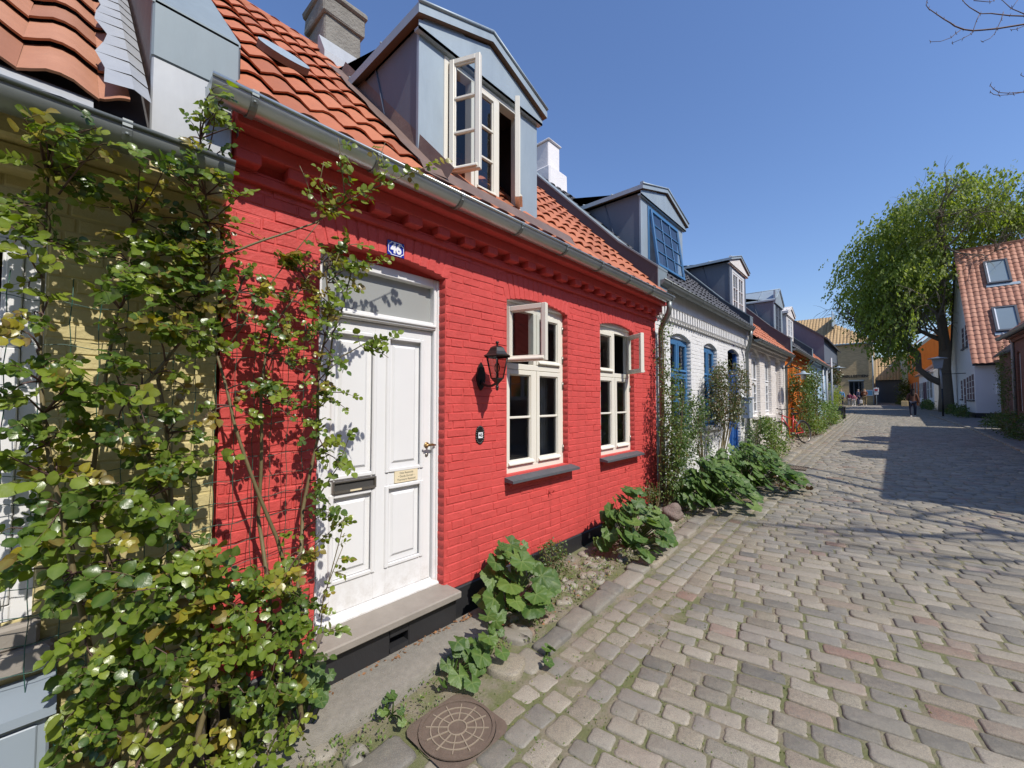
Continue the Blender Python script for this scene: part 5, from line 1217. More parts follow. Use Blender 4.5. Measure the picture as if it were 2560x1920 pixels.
# rose leaflet: 5 stations along the midrib, folded and slightly drooping
def tmpl_rose(fold=.22, droop=.18):
    st_ = [(0, 0), (.20, .33), (.48, .46), (.78, .34), (1, 0)]; V = []; c = []
    for (t, w) in st_:
        z = -droop * t * t
        V.append((0, t, z)); c.append(.8)
        if w: V.append((-w, t - .03, z + w * fold)); c.append(0); V.append((w, t - .03, z + w * fold)); c.append(0)
    # indices: 0 | 1,2,3 | 4,5,6 | 7,8,9 | 10
    F = [(0, 1, 2), (0, 3, 1), (1, 4, 5, 2), (1, 3, 6, 4), (4, 7, 8, 5), (4, 6, 9, 7), (7, 10, 8), (7, 9, 10)]
    return np.array(V), F, np.array(c) * .5
TR = [tmpl_rose(.20, .12), tmpl_rose(.45, .25), tmpl_rose(.05, .35), tmpl_rose(-.15, .15)]
def tmpl_small(): 
    return np.array([(0, 0, 0), (-.3, .45, .06), (0, .5, -.04), (.3, .45, .06), (0, 1, -.12)]), [(0, 2, 1), (0, 3, 2), (1, 2, 4), (2, 3, 4)], np.array([.2, 0, .3, 0, 0])
TS = tmpl_small()
def tmpl_hock(seed):
    rnd = random.Random(seed); nl = rnd.choice((5, 6, 7)); n = 42; V = [(0, 0, 0)]; c = [.8]
    cup = rnd.uniform(-.12, .22); F = []
    rings = (.18, .42, .70, 1.0); gap = .42
    for r in rings:
        for k in range(n):
            a = gap + (2 * math.pi - 2 * gap) * k / (n - 1); lob = math.cos((a - math.pi) * nl * .93)
            ax = .5 + .5 * lob
            rad = (.86 + .14 * ax - .09 * (1 - abs(math.sin((a - math.pi) * .5)) ** .5) * 0) * (1 + .035 * math.sin(k * 2.7)) 
            rr = r * (1 - (1 - rad) * r * 1.25)
            z = cup * r * r + .028 * lob * r - .10 * r ** 3 * (1 + .5 * math.sin(a * 2 + seed)) + .018 * math.sin(k * 1.9) * r
            V.append((rr * math.sin(a), -rr * math.cos(a), z)); c.append(max(0, ax - .75) * 3.2 * (1.1 - r))
    for k in range(n - 1): F.append((0, 1 + k, 2 + k))
    for r in range(3):
        for k in range(n - 1): F.append((1 + r * n + k, 1 + (r + 1) * n + k, 2 + (r + 1) * n + k, 2 + r * n + k))
    return np.array(V), F, np.clip(np.array(c), 0, 1)
TH = [tmpl_hock(i) for i in range(8)]
def frame_from(dirn, normal):
    y = Vector(dirn).normalized(); z = Vector(normal); z = z - y * z.dot(y)
    if z.length < 1e-4: z = y.orthogonal()
    z.normalize(); x = y.cross(z); return x, y, z
def rvec(s=1): return Vector((random.gauss(0, s), random.gauss(0, s), random.gauss(0, s)))
def compound(lv, st, pos, dirn, size, rnd, nleaf=5, up=Vector((.75, -.05, .65)), colr=None):
    # a rachis with paired leaflets and a terminal one
    d = Vector(dirn).normalized(); L = size * (1.0 + .45 * (nleaf // 2)); pts = [Vector(pos) + d * (L * t) + Vector((0, 0, -.12 * L * t * t)) for t in (0, .35, .7, 1)]
    st.tube(pts, [.0014, .0012, .001, .0008], 4, 0, None, False)
    nrm = (up + rvec(.55)).normalized(); side = d.cross(nrm)
    if side.length < .05: side = d.orthogonal()
    side.normalize()
    pr = nleaf // 2
    for k in range(pr):
        p = pts[1 + min(k, 1)] if pr > 1 else pts[1]
        for s_ in (-1, 1):
            dd = (side * s_ + d * .55 + rvec(.14)).normalized(); x, y, z = frame_from(dd, nrm + rvec(.42)); t = random.choice(TR)
            lv.add(*t, p, x, y, z, size * random.uniform(.72, 1.0), min(1, max(0, rnd + random.uniform(-.12, .12))))
    dd = (d + rvec(.12) + Vector((0, 0, -.25))).normalized(); x, y, z = frame_from(dd, nrm + rvec(.22)); t = random.choice(TR)
    lv.add(*t, pts[3], x, y, z, size * random.uniform(.9, 1.15), rnd)
def bez(a, b, sag=.0, n=6, w=.03):
    a, b = Vector(a), Vector(b); mid = (a + b) / 2 + Vector((random.uniform(0, w), random.uniform(-w, w), sag))
    return [a * (1 - t) ** 2 + mid * 2 * t * (1 - t) + b * t * t for t in [i / (n - 1) for i in range(n)]]
def sp_(y, z, x): k = abs(x) / 2.36; return Vector((x, y * k, 1.71 + (z - 1.71) * k))

rs = thing('climbing_rose', (-2.4, .45, 0), 'large glossy climbing rose spread over the yellow and red walls left of the white door', 'climbing rose')
lv = Leaves(); stm = MB()
mains = [[(.24, .02), (.12, .7), (.02, 1.3), (-.05, 1.9), (-.05, 2.6)], [(.32, .05), (.22, .7), (.1, 1.3), (.15, 2.0), (.2, 2.5)], [(.38, .05), (.50, .55), (.35, 1.2), (.30, 1.8), (.48, 2.3), (.42, 2.95)],
         [(.68, .03), (.74, .5), (.72, 1.1), (.70, 1.7), (.75, 2.1), (.95, 2.45)], [(.88, .03), (.82, .6), (.92, 1.1), (1.00, 1.5), (1.0, 1.9), (1.05, 2.2), (1.0, 2.5)], [(.62, .04), (.55, .7), (.40, 1.1), (.20, 1.7), (.38, 2.0), (.55, 1.98)], [(.80, .03), (.88, .55), (.78, 1.0), (.58, 1.6), (.50, 2.0), (.60, 2.3)]]
sp_pts = []
for mpts in mains:
    P = [Vector((-2.40 + random.uniform(-.04, .08) + (.10 if z < .8 else 0), y, z)) for y, z in mpts]; Q = []
    for a, b_ in zip(P, P[1:]): Q += bez(a, b_, 0, 6, .03)[:-1]
    Q.append(P[-1]); n = len(Q); stm.tube(Q, [.013 * (1 - .72 * i / n) for i in range(n)], 7, 0, None, True); sp_pts += Q
for k in range(5):   # thick old stubs at the base
    y = random.uniform(.5, .95); Q = bez((-2.42, y, -.02), (-2.30 + random.uniform(-.1, .1), y + random.uniform(-.12, .12), random.uniform(.25, .6)), 0, 6, .05); stm.tube(Q, [.02 * (1 - .3 * i / 6) for i in range(6)], 7, 1)
ZONES = [(-0.06, 2.67, 0.12, 0.09, 1), (-0.1, 2.4, 0.1, 0.16, 1), (0.07, 2.59, 0.14, 0.13, 0.9), (0.42, 2.88, 0.11, 0.16, 0.9), (0.4, 3.0, 0.04, 0.08, 0.7), (0.37, 2.55, 0.2, 0.19, 1), (0.22, 2.32, 0.21, 0.12, 0.9), (0.47, 2.29, 0.21, 0.2, 1.1), (0.72, 2.45, 0.16, 0.1, 0.6), (0.14, 2.14, 0.12, 0.12, 0.6), (0.27, 1.94, 0.2, 0.14, 1.2), (-0.08, 2.03, 0.07, 0.1, 0.7), (-0.02, 1.82, 0.14, 0.13, 0.9), (0.03, 1.64, 0.19, 0.15, 1), (0.28, 1.64, 0.18, 0.14, 1), (-0.07, 1.51, 0.08, 0.14, 0.9), (0.14, 1.38, 0.22, 0.15, 1.2), (0.02, 1.22, 0.15, 0.14, 1.1), (0.27, 1.11, 0.2, 0.15, 1.1), (0.15, 0.96, 0.18, 0.12, 1.1), (0.42, 0.95, 0.19, 0.12, 1.1), (0.29, 0.73, 0.26, 0.17, 1.2), (0.57, 0.72, 0.18, 0.17, 1), (0.12, 0.77, 0.08, 0.1, 0.6), (0.25, 0.53, 0.18, 0.13, 0.9), (0.49, 0.45, 0.2, 0.16, 1.1), (0.69, 0.45, 0.19, 0.18, 0.9), (0.76, 0.82, 0.16, 0.14, 0.9), (0.85, 0.59, 0.14, 0.16, 0.8), (0.69, 0.17, 0.15, 0.13, 0.5), (0.09, 0.51, 0.08, 0.1, 0.6), (0.82, 1.89, 0.2, 0.2, 1), (0.69, 1.72, 0.13, 0.12, 0.7), (0.99, 2.17, 0.13, 0.13, 0.6), (1.0, 1.75, 0.13, 0.13, 0.7), (1.01, 2.41, 0.17, 0.19, 0.7), (0.77, 2.16, 0.14, 0.15, 0.8), (0.88, 1.52, 0.12, 0.15, 0.5), (1.0, 1.35, 0.09, 0.16, 0.6), (0.93, 1.11, 0.1, 0.12, 0.5), (0.87, 0.95, 0.12, 0.09, 0.4), (0.53, 1.97, 0.12, 0.11, 0.6), (0.4, 1.42, 0.09, 0.11, 0.5), (0.81, 0.24, 0.14, 0.14, 0.6), (.30, .22, .26, .16, .9), (.12, .30, .10, .14, .8), (.55, .12, .2, .1, .8)]
tot = 0
for (y, z, ry, rz, wt) in ZONES:
    ns = int(round(ry * rz * (800 if z > 1.9 else 520) * wt)) + 1
    for k in range(ns):
        a = random.random() * 6.283; q = math.sqrt(random.random()); big = z < 1.3
        dx = random.uniform(.02, .32 if z < 2.2 else .18) + (.05 if big else 0)
        e = Vector((-2.47 + dx + (.04 if z < 1.0 else 0), y + ry * q * math.cos(a) * 1.05, max(.06, z + rz * q * math.sin(a) * 1.05)))
        if e.z > 2.60 and e.x > -2.42 and e.y < .6: e.x = -2.17 + random.uniform(-.04, .06)
        b0 = min(sp_pts, key=lambda p: (p - e).length + random.uniform(0, .10))
        if (b0 - e).length > .30: b0 = e + (b0 - e).normalized() * .28
        Q = bez(b0, e, .03, 6, .04); stm.tube(Q, [.004, .0035, .003, .0025, .002, .0016], 5, 2, None, False)
        age = random.random()
        base = .02 + .74 * age if random.random() > .18 else random.choice((.93, .96, .965, .80))
        if random.random() < .006: base = 1.0
        size = (random.uniform(.029, .052) if z < 1.5 else random.uniform(.024, .042)) * (1.0 if y < .62 else .84)
        if random.random() < .08: size *= 1.3
        d0 = (Q[-1] - Q[0]).normalized()
        for i in (2, 3, 4, 5):
            if i == 2 and random.random() < .5: continue
            dd = (Vector((.55, random.choice((-1, 1)) * random.uniform(.3, 1.0), random.uniform(-.5, .45))) + d0 * .5).normalized()
            compound(lv, stm, Q[i], dd, size, base, random.choice((3, 5, 5)) if size < .05 else 3); tot += 1
long_sp = []
def shoot(pts, n_leaf, sz, r=.004, rd=(.3, .97), skip=0, fr_=1):
    Q = []
    for a, b_ in zip(pts, pts[1:]): Q += bez(a, b_, .0, 5, .01)[:-1]
    Q.append(pts[-1]); n = len(Q); stm.tube(Q, [r * (1 - .7 * i / n) + .0008 for i in range(n)], 6, 0, None, True)
    for k in range(n_leaf):
        i = int(skip + (n - 1 - skip) * (k + random.random() * .6) / n_leaf); i = min(i, n - 1)
        dd = Vector((random.uniform(-.1, .8), random.uniform(-.6, .9), random.uniform(-.55, .7))).normalized()
        compound(lv, stm, Q[i], dd, sz * random.uniform(.75, 1.2), random.uniform(*rd), random.choice((3, 5, 5)))
    return Q
X = lambda pts, xs: [sp_(y, z, x) for (y, z), x in zip(pts, xs)]
shoot(X([(.44, 2.35), (.59, 2.46), (.76, 2.58), (.95, 2.71), (1.10, 2.87), (1.28, 3.03), (1.55, 3.24), (1.82, 3.44)], (-2.4, -2.36, -2.32, -2.28, -2.22, -2.15, -2.10, -2.08)), 22, .040, .0060, (.45, .97), 13)
shoot(X([(.56, 1.99), (.68, 2.24), (.81, 2.46), (.97, 2.72)], (-2.4, -2.36, -2.3, -2.24)), 6, .032, .004, (.3, .9), 4)
shoot(X([(1.0, 2.78), (.97, 2.95), (.99, 3.08)], (-2.26, -2.2, -2.17)), 9, .032, .0028, (.5, .97))
shoot(X([(1.12, 2.88), (1.09, 3.1), (1.07, 3.26)], (-2.2, -2.12, -2.1)), 9, .032, .0028, (.5, .97))
shoot(X([(1.0, 2.80), (.92, 2.86), (.86, 3.0)], (-2.26, -2.22, -2.2)), 6, .030, .0022, (.5, .97))
shoot(X([(1.35, 3.08), (1.33, 3.22), (1.38, 3.38)], (-2.14, -2.1, -2.08)), 7, .032, .0022, (.5, .97))
shoot(X([(1.01, 1.75), (1.06, 2.1), (1.13, 2.32), (1.17, 2.5), (1.29, 2.59)], (-2.38, -2.32, -2.3, -2.28, -2.26)), 12, .036, .005, (.3, .95), 9)
shoot(X([(1.13, 2.32), (1.04, 2.44), (1.1, 2.62), (1.2, 2.66)], (-2.3, -2.28, -2.28, -2.26)), 12, .036, .003, (.3, .9), 3)
shoot(X([(1.17, 2.5), (1.3, 2.56), (1.42, 2.60)], (-2.28, -2.24, -2.22)), 8, .030, .0025, (.3, .9), 2)
shoot(X([(.99, 1.9), (1.12, 1.97), (1.26, 2.06), (1.46, 2.11)], (-2.36, -2.28, -2.2, -2.14)), 14, .038, .0035, (.15, .7), 7)
shoot(X([(1.26, 2.06), (1.34, 2.02), (1.42, 1.98)], (-2.2, -2.16, -2.12)), 5, .034, .002, (.15, .7), 1)
shoot(X([(1.0, 1.18), (1.1, 1.32), (1.18, 1.53)], (-2.36, -2.3, -2.24)), 8, .036, .003, (.25, .8), 3)
shoot(X([(1.01, .51), (1.11, .87), (1.15, 1.07)], (-2.36, -2.3, -2.24)), 5, .026, .0025, (.6, .97), 3)
shoot(X([(1.01, .34), (1.03, .61), (1.14, .86)], (-2.34, -2.28, -2.24)), 9, .030, .003, (.4, .97), 3)
shoot(X([(.96, .9), (1.06, .96), (1.15, 1.02)], (-2.36, -2.3, -2.26)), 7, .032, .002, (.3, .8), 2)
lv.build('foliage', M['rose'], rs); stm.build('stems', [M['cane'], M['bark'], M['barkred']], rs)
# green wire trellis
tr = thing('wire_trellis', (-2.44, .6, .3), 'green wire trellis fixed to the yellow and red walls behind the climbing rose', 'trellis')
m = MB(); yv = -.30
while yv < 1.03:
    Q = [(-2.43 + .006 * math.sin(i * 1.3), yv + .004 * math.sin(i * 2.1 + yv * 9), .25 + 1.95 * i / 22) for i in range(23)]; m.tube(Q, .0017, 5); yv += .082
zv = .38
while zv < 2.2:
    Q = [(-2.428, -.30 + 1.32 * i / 30, zv + .006 * math.sin(i * 1.7 + zv) - .02 * math.sin(math.pi * i / 30)) for i in range(31)]; m.tube(Q, .0017, 5); zv += .105 if zv < 1.4 else .17
m.build('wires', M['wire'], tr)

def hollyhock(name, label, x, y, n, rad, hgt, size, group=None, cat='plant', seed=0, spread_dir=Vector((.35, 0, 0)), z0=None, tall=0):
    random.seed(100 + seed); zb = gz(y) - .02 if z0 is None else z0
    t = thing(name, (x, y, zb), label, cat, group); lv = Leaves(); st = MB()
    for k in range(n):
        a = random.random() * 6.283; q = random.random() ** .6; h = hgt * (1 - .75 * q ** 1.6) * random.uniform(.6, 1.05)
        e = Vector((x + spread_dir.x * q * .3 + rad * q * math.cos(a) * .8, y + rad * q * math.sin(a), zb + max(.05, h)))
        if e.x < -2.49: e.x = -2.49 + random.uniform(0, .08)
        Q = bez((x + random.uniform(-.02, .02), y + random.uniform(-.02, .02), zb), e, .04, 6, .04); st.tube(Q, [.005, .0045, .004, .0035, .003, .0028], 5, 0, None, False)
        out = Vector((e.x - x + .12, e.y - y, 0)); out = out.normalized() if out.length > .01 else Vector((1, 0, 0))
        nrm = (Vector((.80, -.12, .60)) + out * .35 * q + rvec(.20)).normalized(); dd = (out * .8 + Vector((0, 0, -.35)) + rvec(.15)); X_, Y_, Z_ = frame_from(dd, nrm)
        s = size * random.uniform(.38, 1.15) * (1 - .25 * (h / hgt))
        lv.add(*TH[random.randrange(8)], e, X_, Y_, Z_, s, random.random() ** 1.4 * .9)
    lv.build('leaves', M['hock'], t); st.build('stalks', M['weed'], t); return t
hollyhock('hollyhock', 'big hollyhock clump with broad green leaves right of the doorstep, below the first window', -2.28, 2.50, 44, .33, .62, .112, 'hollyhocks along the wall', seed=1)
hollyhock('hollyhock', 'broad hollyhock clump below the second window, near the corner of the red house', -2.12, 4.20, 105, .46, .68, .096, 'hollyhocks along the wall', seed=2)
hollyhock('hollyhock', 'small low hollyhock seedling at the end of the granite slab, left of the manhole', -2.06, 1.27, 6, .12, .17, .052, 'hollyhocks along the wall', seed=3)
hollyhock('hollyhock', 'hollyhock seedling with fresh green leaves in front of the slab, right of the manhole', -2.06, 1.72, 15, .17, .24, .072, 'hollyhocks along the wall', seed=4)
hollyhock('hollyhock', 'young hollyhock with upright leaves where slab and cobbles meet, near the doorstep end', -2.04, 2.00, 13, .17, .34, .075, 'hollyhocks along the wall', seed=5)
hollyhock('hollyhock', 'tiny hollyhock sprout between the kerb stones in front of the big clump', -1.72, 2.22, 5, .08, .12, .048, 'hollyhocks along the wall', seed=6)
hollyhock('hollyhock', 'hollyhock with pale rounded leaves at the foot of the rose by the plinth', -2.28, .90, 14, .14, .52, .070, 'hollyhocks along the wall', seed=7)
hollyhock('hollyhock', 'two very large hollyhock leaves low at the bottom left corner beside the cabinet', -1.95, .30, 9, .15, .24, .135, 'hollyhocks along the wall', seed=8)
hollyhock('hollyhock', 'large hollyhock clump in front of the white cottage, beside the boulder', -1.92, 6.35, 230, .66, .72, .10, 'hollyhocks along the wall', seed=9)
hollyhock('hollyhock', 'wide hollyhock clump in front of the blue windows of the white cottage', -1.85, 8.0, 300, 1.0, .74, .10, 'hollyhocks along the wall', seed=10)
hollyhock('hollyhock', 'hollyhock clump left of the mailbox in front of the blue door', -2.15, 9.9, 110, .7, .6, .085, 'hollyhocks along the wall', seed=11)

def shrub(name, label, cx, cy, cz, rx, ry, rz, n, ls, mat, cat='shrub', group=None, nst=8, base=None, seed=0, droop=.2, xmin=-2.50, shell=.35, canes=True, stray=0):
    random.seed(500 + seed); zb = gz(cy) - .02; bx = base if base else (cx, cy)
    t = thing(name, (bx[0], bx[1], zb), label, cat, group); lv = Leaves(); st = MB(); tips = []
    for k in range(nst):
        a = 6.283 * random.random(); q = random.uniform(.2, .8)
        e = Vector((cx + rx * q * math.cos(a), cy + ry * q * math.sin(a), cz + rz * random.uniform(-.3, .85)))
        e.x = max(e.x, xmin + .02)
        Q = bez((bx[0] + random.uniform(-.05, .05), bx[1] + random.uniform(-.08, .08), zb), e, .1, 8, .1); st.tube(Q, [.010 * (1 - .1 * i) for i in range(8)], 5, 0, None, False); tips += Q[3:]
    blobs = [(cx + rx * random.uniform(-.7, .7), cy + ry * random.uniform(-.75, .75), cz + rz * random.uniform(-.8, .8), random.uniform(.25, .5)) for _ in range(14)]
    k = 0
    while k < n:
        b_ = random.choice(blobs); v = rvec(.42 * b_[3]); p = Vector((b_[0] + v.x * rx * 1.4, b_[1] + v.y * ry * 1.6, b_[2] + v.z * rz * 1.6))
        q = ((p.x - cx) / rx) ** 2 + ((p.y - cy) / ry) ** 2 + ((p.z - cz) / rz) ** 2
        if q > 1.25 + (stray if random.random() < .1 else 0) or p.x < xmin or p.z < zb: 
            k += .2; continue
        out = Vector((p.x - cx + .3 * rx, p.y - cy, (p.z - cz) + .3 * rz)).normalized()
        for j in range(3):
            dd = (out * .4 + rvec(.7) + Vector((0, 0, -droop))).normalized(); nn = (Vector((.6, 0, .7)) + rvec(.5)).normalized(); X_, Y_, Z_ = frame_from(dd, nn)
            lv.add(*TS, p + rvec(ls * .6), X_, Y_, Z_, ls * random.uniform(.7, 1.25), random.random() ** 1.3)
        if k % 12 < 1 and tips:
            b0 = random.choice(tips)
            if (b0 - p).length < max(rx, ry) * .8: st.tube(bez(b0, p, .0, 4, .03), [.003, .0025, .002, .0015], 4, 0, None, False)
        k += 3
    lv.build('foliage', mat, t); st.build('stems', M['cane'], t); return t
shrub('rose_bush', 'fine leaved green rose climbing the downpipe between the red and the white house', -2.27, 5.95, 1.20, .22, .44, .92, 4600, .042, M['shrub'], 'rose bush', base=(-2.35, 5.85), seed=1, nst=9, stray=.8)
shrub('rose_bush', 'thin upper shoots of rose around the gutter bend at the corner of the red house', -2.40, 5.92, 2.45, .10, .16, .5, 380, .038, M['shrub'], 'rose bush', base=(-2.42, 5.75), seed=12, nst=5)
shrub('rose_bush', 'bronze leaved rose bush in front of the second blue window and blue door', -2.2, 8.55, 1.80, .28, .80, .62, 4600, .048, M['redleaf'], 'rose bush', base=(-2.25, 7.9), seed=2, nst=12, stray=.8)
shrub('rose_bush', 'sparse young rose bush between the two blue windows of the white cottage', -2.3, 7.15, 1.2, .2, .5, .6, 1900, .042, M['shrub'], 'rose bush', base=(-2.3, 7.2), seed=3, nst=10)
shrub('leafy_shrub', 'small grey green leafy weed clump right of the first hollyhock, below the red plinth', -2.33, 3.15, .22, .13, .2, .17, 700, .026, M['shrub'], 'shrub', seed=4, nst=6)
shrub('leafy_shrub', 'small weed clump at the red house corner beside the boulder', -2.35, 5.35, .42, .12, .2, .22, 420, .03, M['shrub'], 'shrub', seed=5, nst=6)
shrub('leafy_shrub', 'green shrub with fresh leaves left of the bicycle at the pale cottage', -2.15, 12.2, .75, .38, 1.2, .50, 2600, .062, M['weed'], 'shrub', seed=6)
shrub('leafy_shrub', 'slim bush below the mailbox on the white cottage', -2.3, 11.0, .95, .2, .5, .55, 700, .05, M['shrub'], 'shrub', seed=13)
shrub('rose_bush', 'tall dark climbing rose hiding most of the orange cottage front', -2.2, 17.6, 1.75, .38, 1.0, 1.35, 3000, .08, M['shrub'], 'rose bush', seed=7, nst=14, stray=.6)
shrub('rose_bush', 'large climbing rose between the orange and the light blue cottage', -2.2, 21.6, 1.75, .36, 1.3, 1.35, 2300, .09, M['shrub'], 'rose bush', seed=8, nst=12, stray=.6)
shrub('leafy_shrub', 'low dense green bush spilling to the kerb by the light blue cottage', -1.95, 24.5, 1.0, .55, 2.2, .62, 2400, .085, M['weed'], 'shrub', seed=9)
shrub('leafy_shrub', 'low green bush at the foot of the orange cottage roses', -1.95, 18.9, .75, .35, 1.4, .38, 1200, .075, M['weed'], 'shrub', seed=10)
shrub('leafy_shrub', 'tall green shrub at the end of the left row beside the ochre hall', -2.42, 32.5, 1.9, .34, 2.2, 1.2, 1500, .11, M['birch'], 'shrub', seed=11, xmin=-4)
shrub('leafy_shrub', 'dark trimmed bush on the right side of the street beyond the tree', 1.7, 64, 2.4, .9, 2.5, 1.5, 1500, .2, M['shrub'], 'shrub', seed=14, xmin=-9)
shrub('leafy_shrub', 'low dark shrubs at the foot of the brown brick house at the right edge', 3.15, 22.5, .80, .45, 3.2, .45, 2600, .075, M['shrub'], 'shrub', seed=15, xmin=-9)
shrub('leafy_shrub', 'low green plants along the wall of the white gabled house', 3.2, 37.5, 1.0, .45, 3.6, .42, 1800, .10, M['shrub'], 'shrub', seed=16, xmin=-9)
shrub('leafy_shrub', 'low plants at the foot of the low white cottage behind the tree', 2.5, 49, 1.25, .4, 4.5, .42, 1500, .13, M['shrub'], 'shrub', seed=17, xmin=-9)
shrub('leafy_shrub', 'low plants below the pale green house on the right', 1.3, 60, 1.5, .4, 5, .42, 1200, .15, M['shrub'], 'shrub', seed=18, xmin=-9)
shrub('climbing_plant', 'dark climber with sparse shoots on the corner of the brown brick house', 3.38, 24.3, 2.3, .22, .75, 1.5, 1500, .06, M['shrub'], 'climbing plant', seed=19, xmin=-9, base=(3.3, 24.5))
# dark red twig hanging over the cobbles
t = thing('dark_red_branch', (-1.5, 8.3, .24), 'thin branch with dark red leaves leaning out over the cobbles from the hollyhocks', 'branch')
random.seed(77); st = MB(); lv = Leaves(); P = [Vector((-2.05, 7.9, .45)), Vector((-1.75, 8.0, .52)), Vector((-1.45, 7.95, .46)), Vector((-1.15, 7.9, .40)), Vector((-.92, 7.85, .33))]
for br in (P, [P[1], Vector((-1.6, 8.2, .5)), Vector((-1.35, 8.3, .42))], [P[2], Vector((-1.3, 7.7, .38)), Vector((-1.15, 7.6, .34))]):
    Q = []
    for a, b_ in zip(br, br[1:]): Q += bez(a, b_, 0, 4, .02)[:-1]
    Q.append(br[-1]); st.tube(Q, .004, 5, 0)
    for q in Q[1:]:
        for j in range(4): X_, Y_, Z_ = frame_from(rvec(1) + Vector((.4, 0, -.2)), Vector((.3, 0, .9)) + rvec(.4)); lv.add(*random.choice(TR), q + rvec(.02), X_, Y_, Z_, random.uniform(.05, .085), random.random())
lv.build('leaves', M['purpleleaf'], t); st.build('twig', M['barkred'], t)
# weeds in the joints
random.seed(9); lv = Leaves()
for k in range(4200):
    if random.random() < .55: x = random.gauss(-1.0, .5); y = abs(random.gauss(1.6, 1.5)) + .2
    else: x = random.uniform(-2.35, -1.75); y = random.uniform(.4, 7)
    if x < -2.4 or x > 1: continue
    # tufts sit on joint lines
    cl = Vector((x, y, gz(y) - .022 + (.035 if x < -1.9 else 0)))
    if random.random() < .6: cl.x += .04 * math.sin(y * 31); cl.y += .03 * math.sin(x * 43)
    for j in range(3):
        X_, Y_, Z_ = frame_from(Vector((random.uniform(-1, 1), random.uniform(-1, 1), .9)), Vector((.3, 0, 1)) + rvec(.4)); lv.add(*TS, cl + Vector((random.gauss(0, .012), random.gauss(0, .012), 0)), X_, Y_, Z_, random.uniform(.012, .024), random.random())
tag(lv.build('joint_weeds', M['weed'], None), kind='stuff')
random.seed(19); lv = Leaves()
for k in range(260):
    y = random.uniform(.7, 3.6); x = -2.44 + abs(random.gauss(0, .04)) + (.0 if y < 2.2 else random.uniform(0, .5)); X_, Y_, Z_ = frame_from(rvec(1) * Vector((1, 1, .25)), Vector((0, 0, 1)) + rvec(.35))
    lv.add(*TS, Vector((x, y, gz(y) + (.062 if y < 2.25 else .02))), X_, Y_, Z_, random.uniform(.012, .035), random.random())
tag(lv.build('fallen_leaves', M['dryleaf'], None), kind='stuff')

# ================================================================== TREES
random.seed(21)
bt = thing('street_tree', (3.2, 43.0, .85), 'large drooping green tree with a crooked lower limb beside the white gabled house', 'tree')
tm = MB(); B0 = Vector((3.2, 43, .7))
trunk = [B0, B0 + Vector((.02, 0, 1.5)), B0 + Vector((.0, .1, 3.2)), B0 + Vector((.05, 0, 5.0)), B0 + Vector((-.1, .1, 7.5)), B0 + Vector((.1, 0, 10.5)), B0 + Vector((.2, .1, 13.5)), B0 + Vector((.1, 0, 15.8))]
tm.tube(trunk, [.46, .38, .34, .31, .24, .17, .10, .03], 10)
limbs = []
def limb(p, d, L, r, lev):
    pts = [p]; dd = d.normalized(); n = 6
    for i in range(n):
        dd = (dd + rvec(.11) + Vector((0, 0, .05 if lev < 2 else -.10))).normalized(); pts.append(pts[-1] + dd * L / n)
    tm.tube(pts, [r * (1 - .75 * i / n) for i in range(n + 1)], 6 if lev < 2 else 4, 0, None, False); limbs.append((pts, lev))
    if lev < 3:
        for k in range((5, 5, 4)[lev]):
            i = random.randrange(2, n + 1); q = pts[i]; nd = (dd + rvec(.75)).normalized(); limb(q, nd, L * random.uniform(.5, .72), r * .45, lev + 1)
# the crooked low limb on the left and the main forks
l1 = [trunk[1] + Vector((0, 0, .6)), B0 + Vector((-.75, -.1, 2.6)), B0 + Vector((-1.35, -.3, 3.3)), B0 + Vector((-1.35, -.3, 4.4)), B0 + Vector((-2.2, -.4, 5.5)), B0 + Vector((-3.6, -.6, 6.4))]
tm.tube(l1, [.24, .21, .19, .17, .13, .08], 8); 
for q in l1[3:]:
    for k in range(2): limb(q, Vector((-.9, random.uniform(-.5, .5), .6)), 2.8, .09, 1)
for i, q in ((3, trunk[3]), (3, trunk[3]), (4, trunk[4]), (4, trunk[4]), (4, trunk[4]), (5, trunk[5]), (5, trunk[5]), (5, trunk[5]), (6, trunk[6]), (6, trunk[6]), (2, trunk[3]), (6, trunk[6])):
    a = random.random() * 6.283; limb(q + Vector((0, 0, random.uniform(-1, 1))), Vector((math.cos(a), math.sin(a), .65)), random.uniform(3.0, 4.4), .15, 0)
tm.build('trunk', M['bark'], bt)
lv = Leaves(); cx, cy, cz = 3.8, 44.0, 10.6; RX, RY, RZ = 6.9, 6.2, 6.5; k = 0
cl = []
while len(cl) < 1250:
    v = rvec(1).normalized() * random.random() ** .36; 
    wob = 1 + .10 * math.sin(5 * v.x + 2) + .10 * math.sin(4 * v.z + 3 * v.y)
    p = Vector((cx + v.x * RX * wob, cy + v.y * RY * wob, cz + v.z * RZ * wob))
    if p.z < 3.6: continue
    if p.x > 3.2 and p.y < 46.5 and p.z < 13.4: continue
    if p.y < 38.5 and p.x > 2.0: continue
    # gaps
    if math.sin(p.x * 1.5 + 1.0) * math.sin(p.z * 1.25 + .5) * math.cos(p.y * .5) > .62: continue
    if p.z < 5.2 and p.x < -3.2: continue
    if p.z < 8.2 and p.x > 1.4: continue
    if p.z < 5.6 and p.x > -1.5 and random.random() < .6: continue
    cl.append(p)
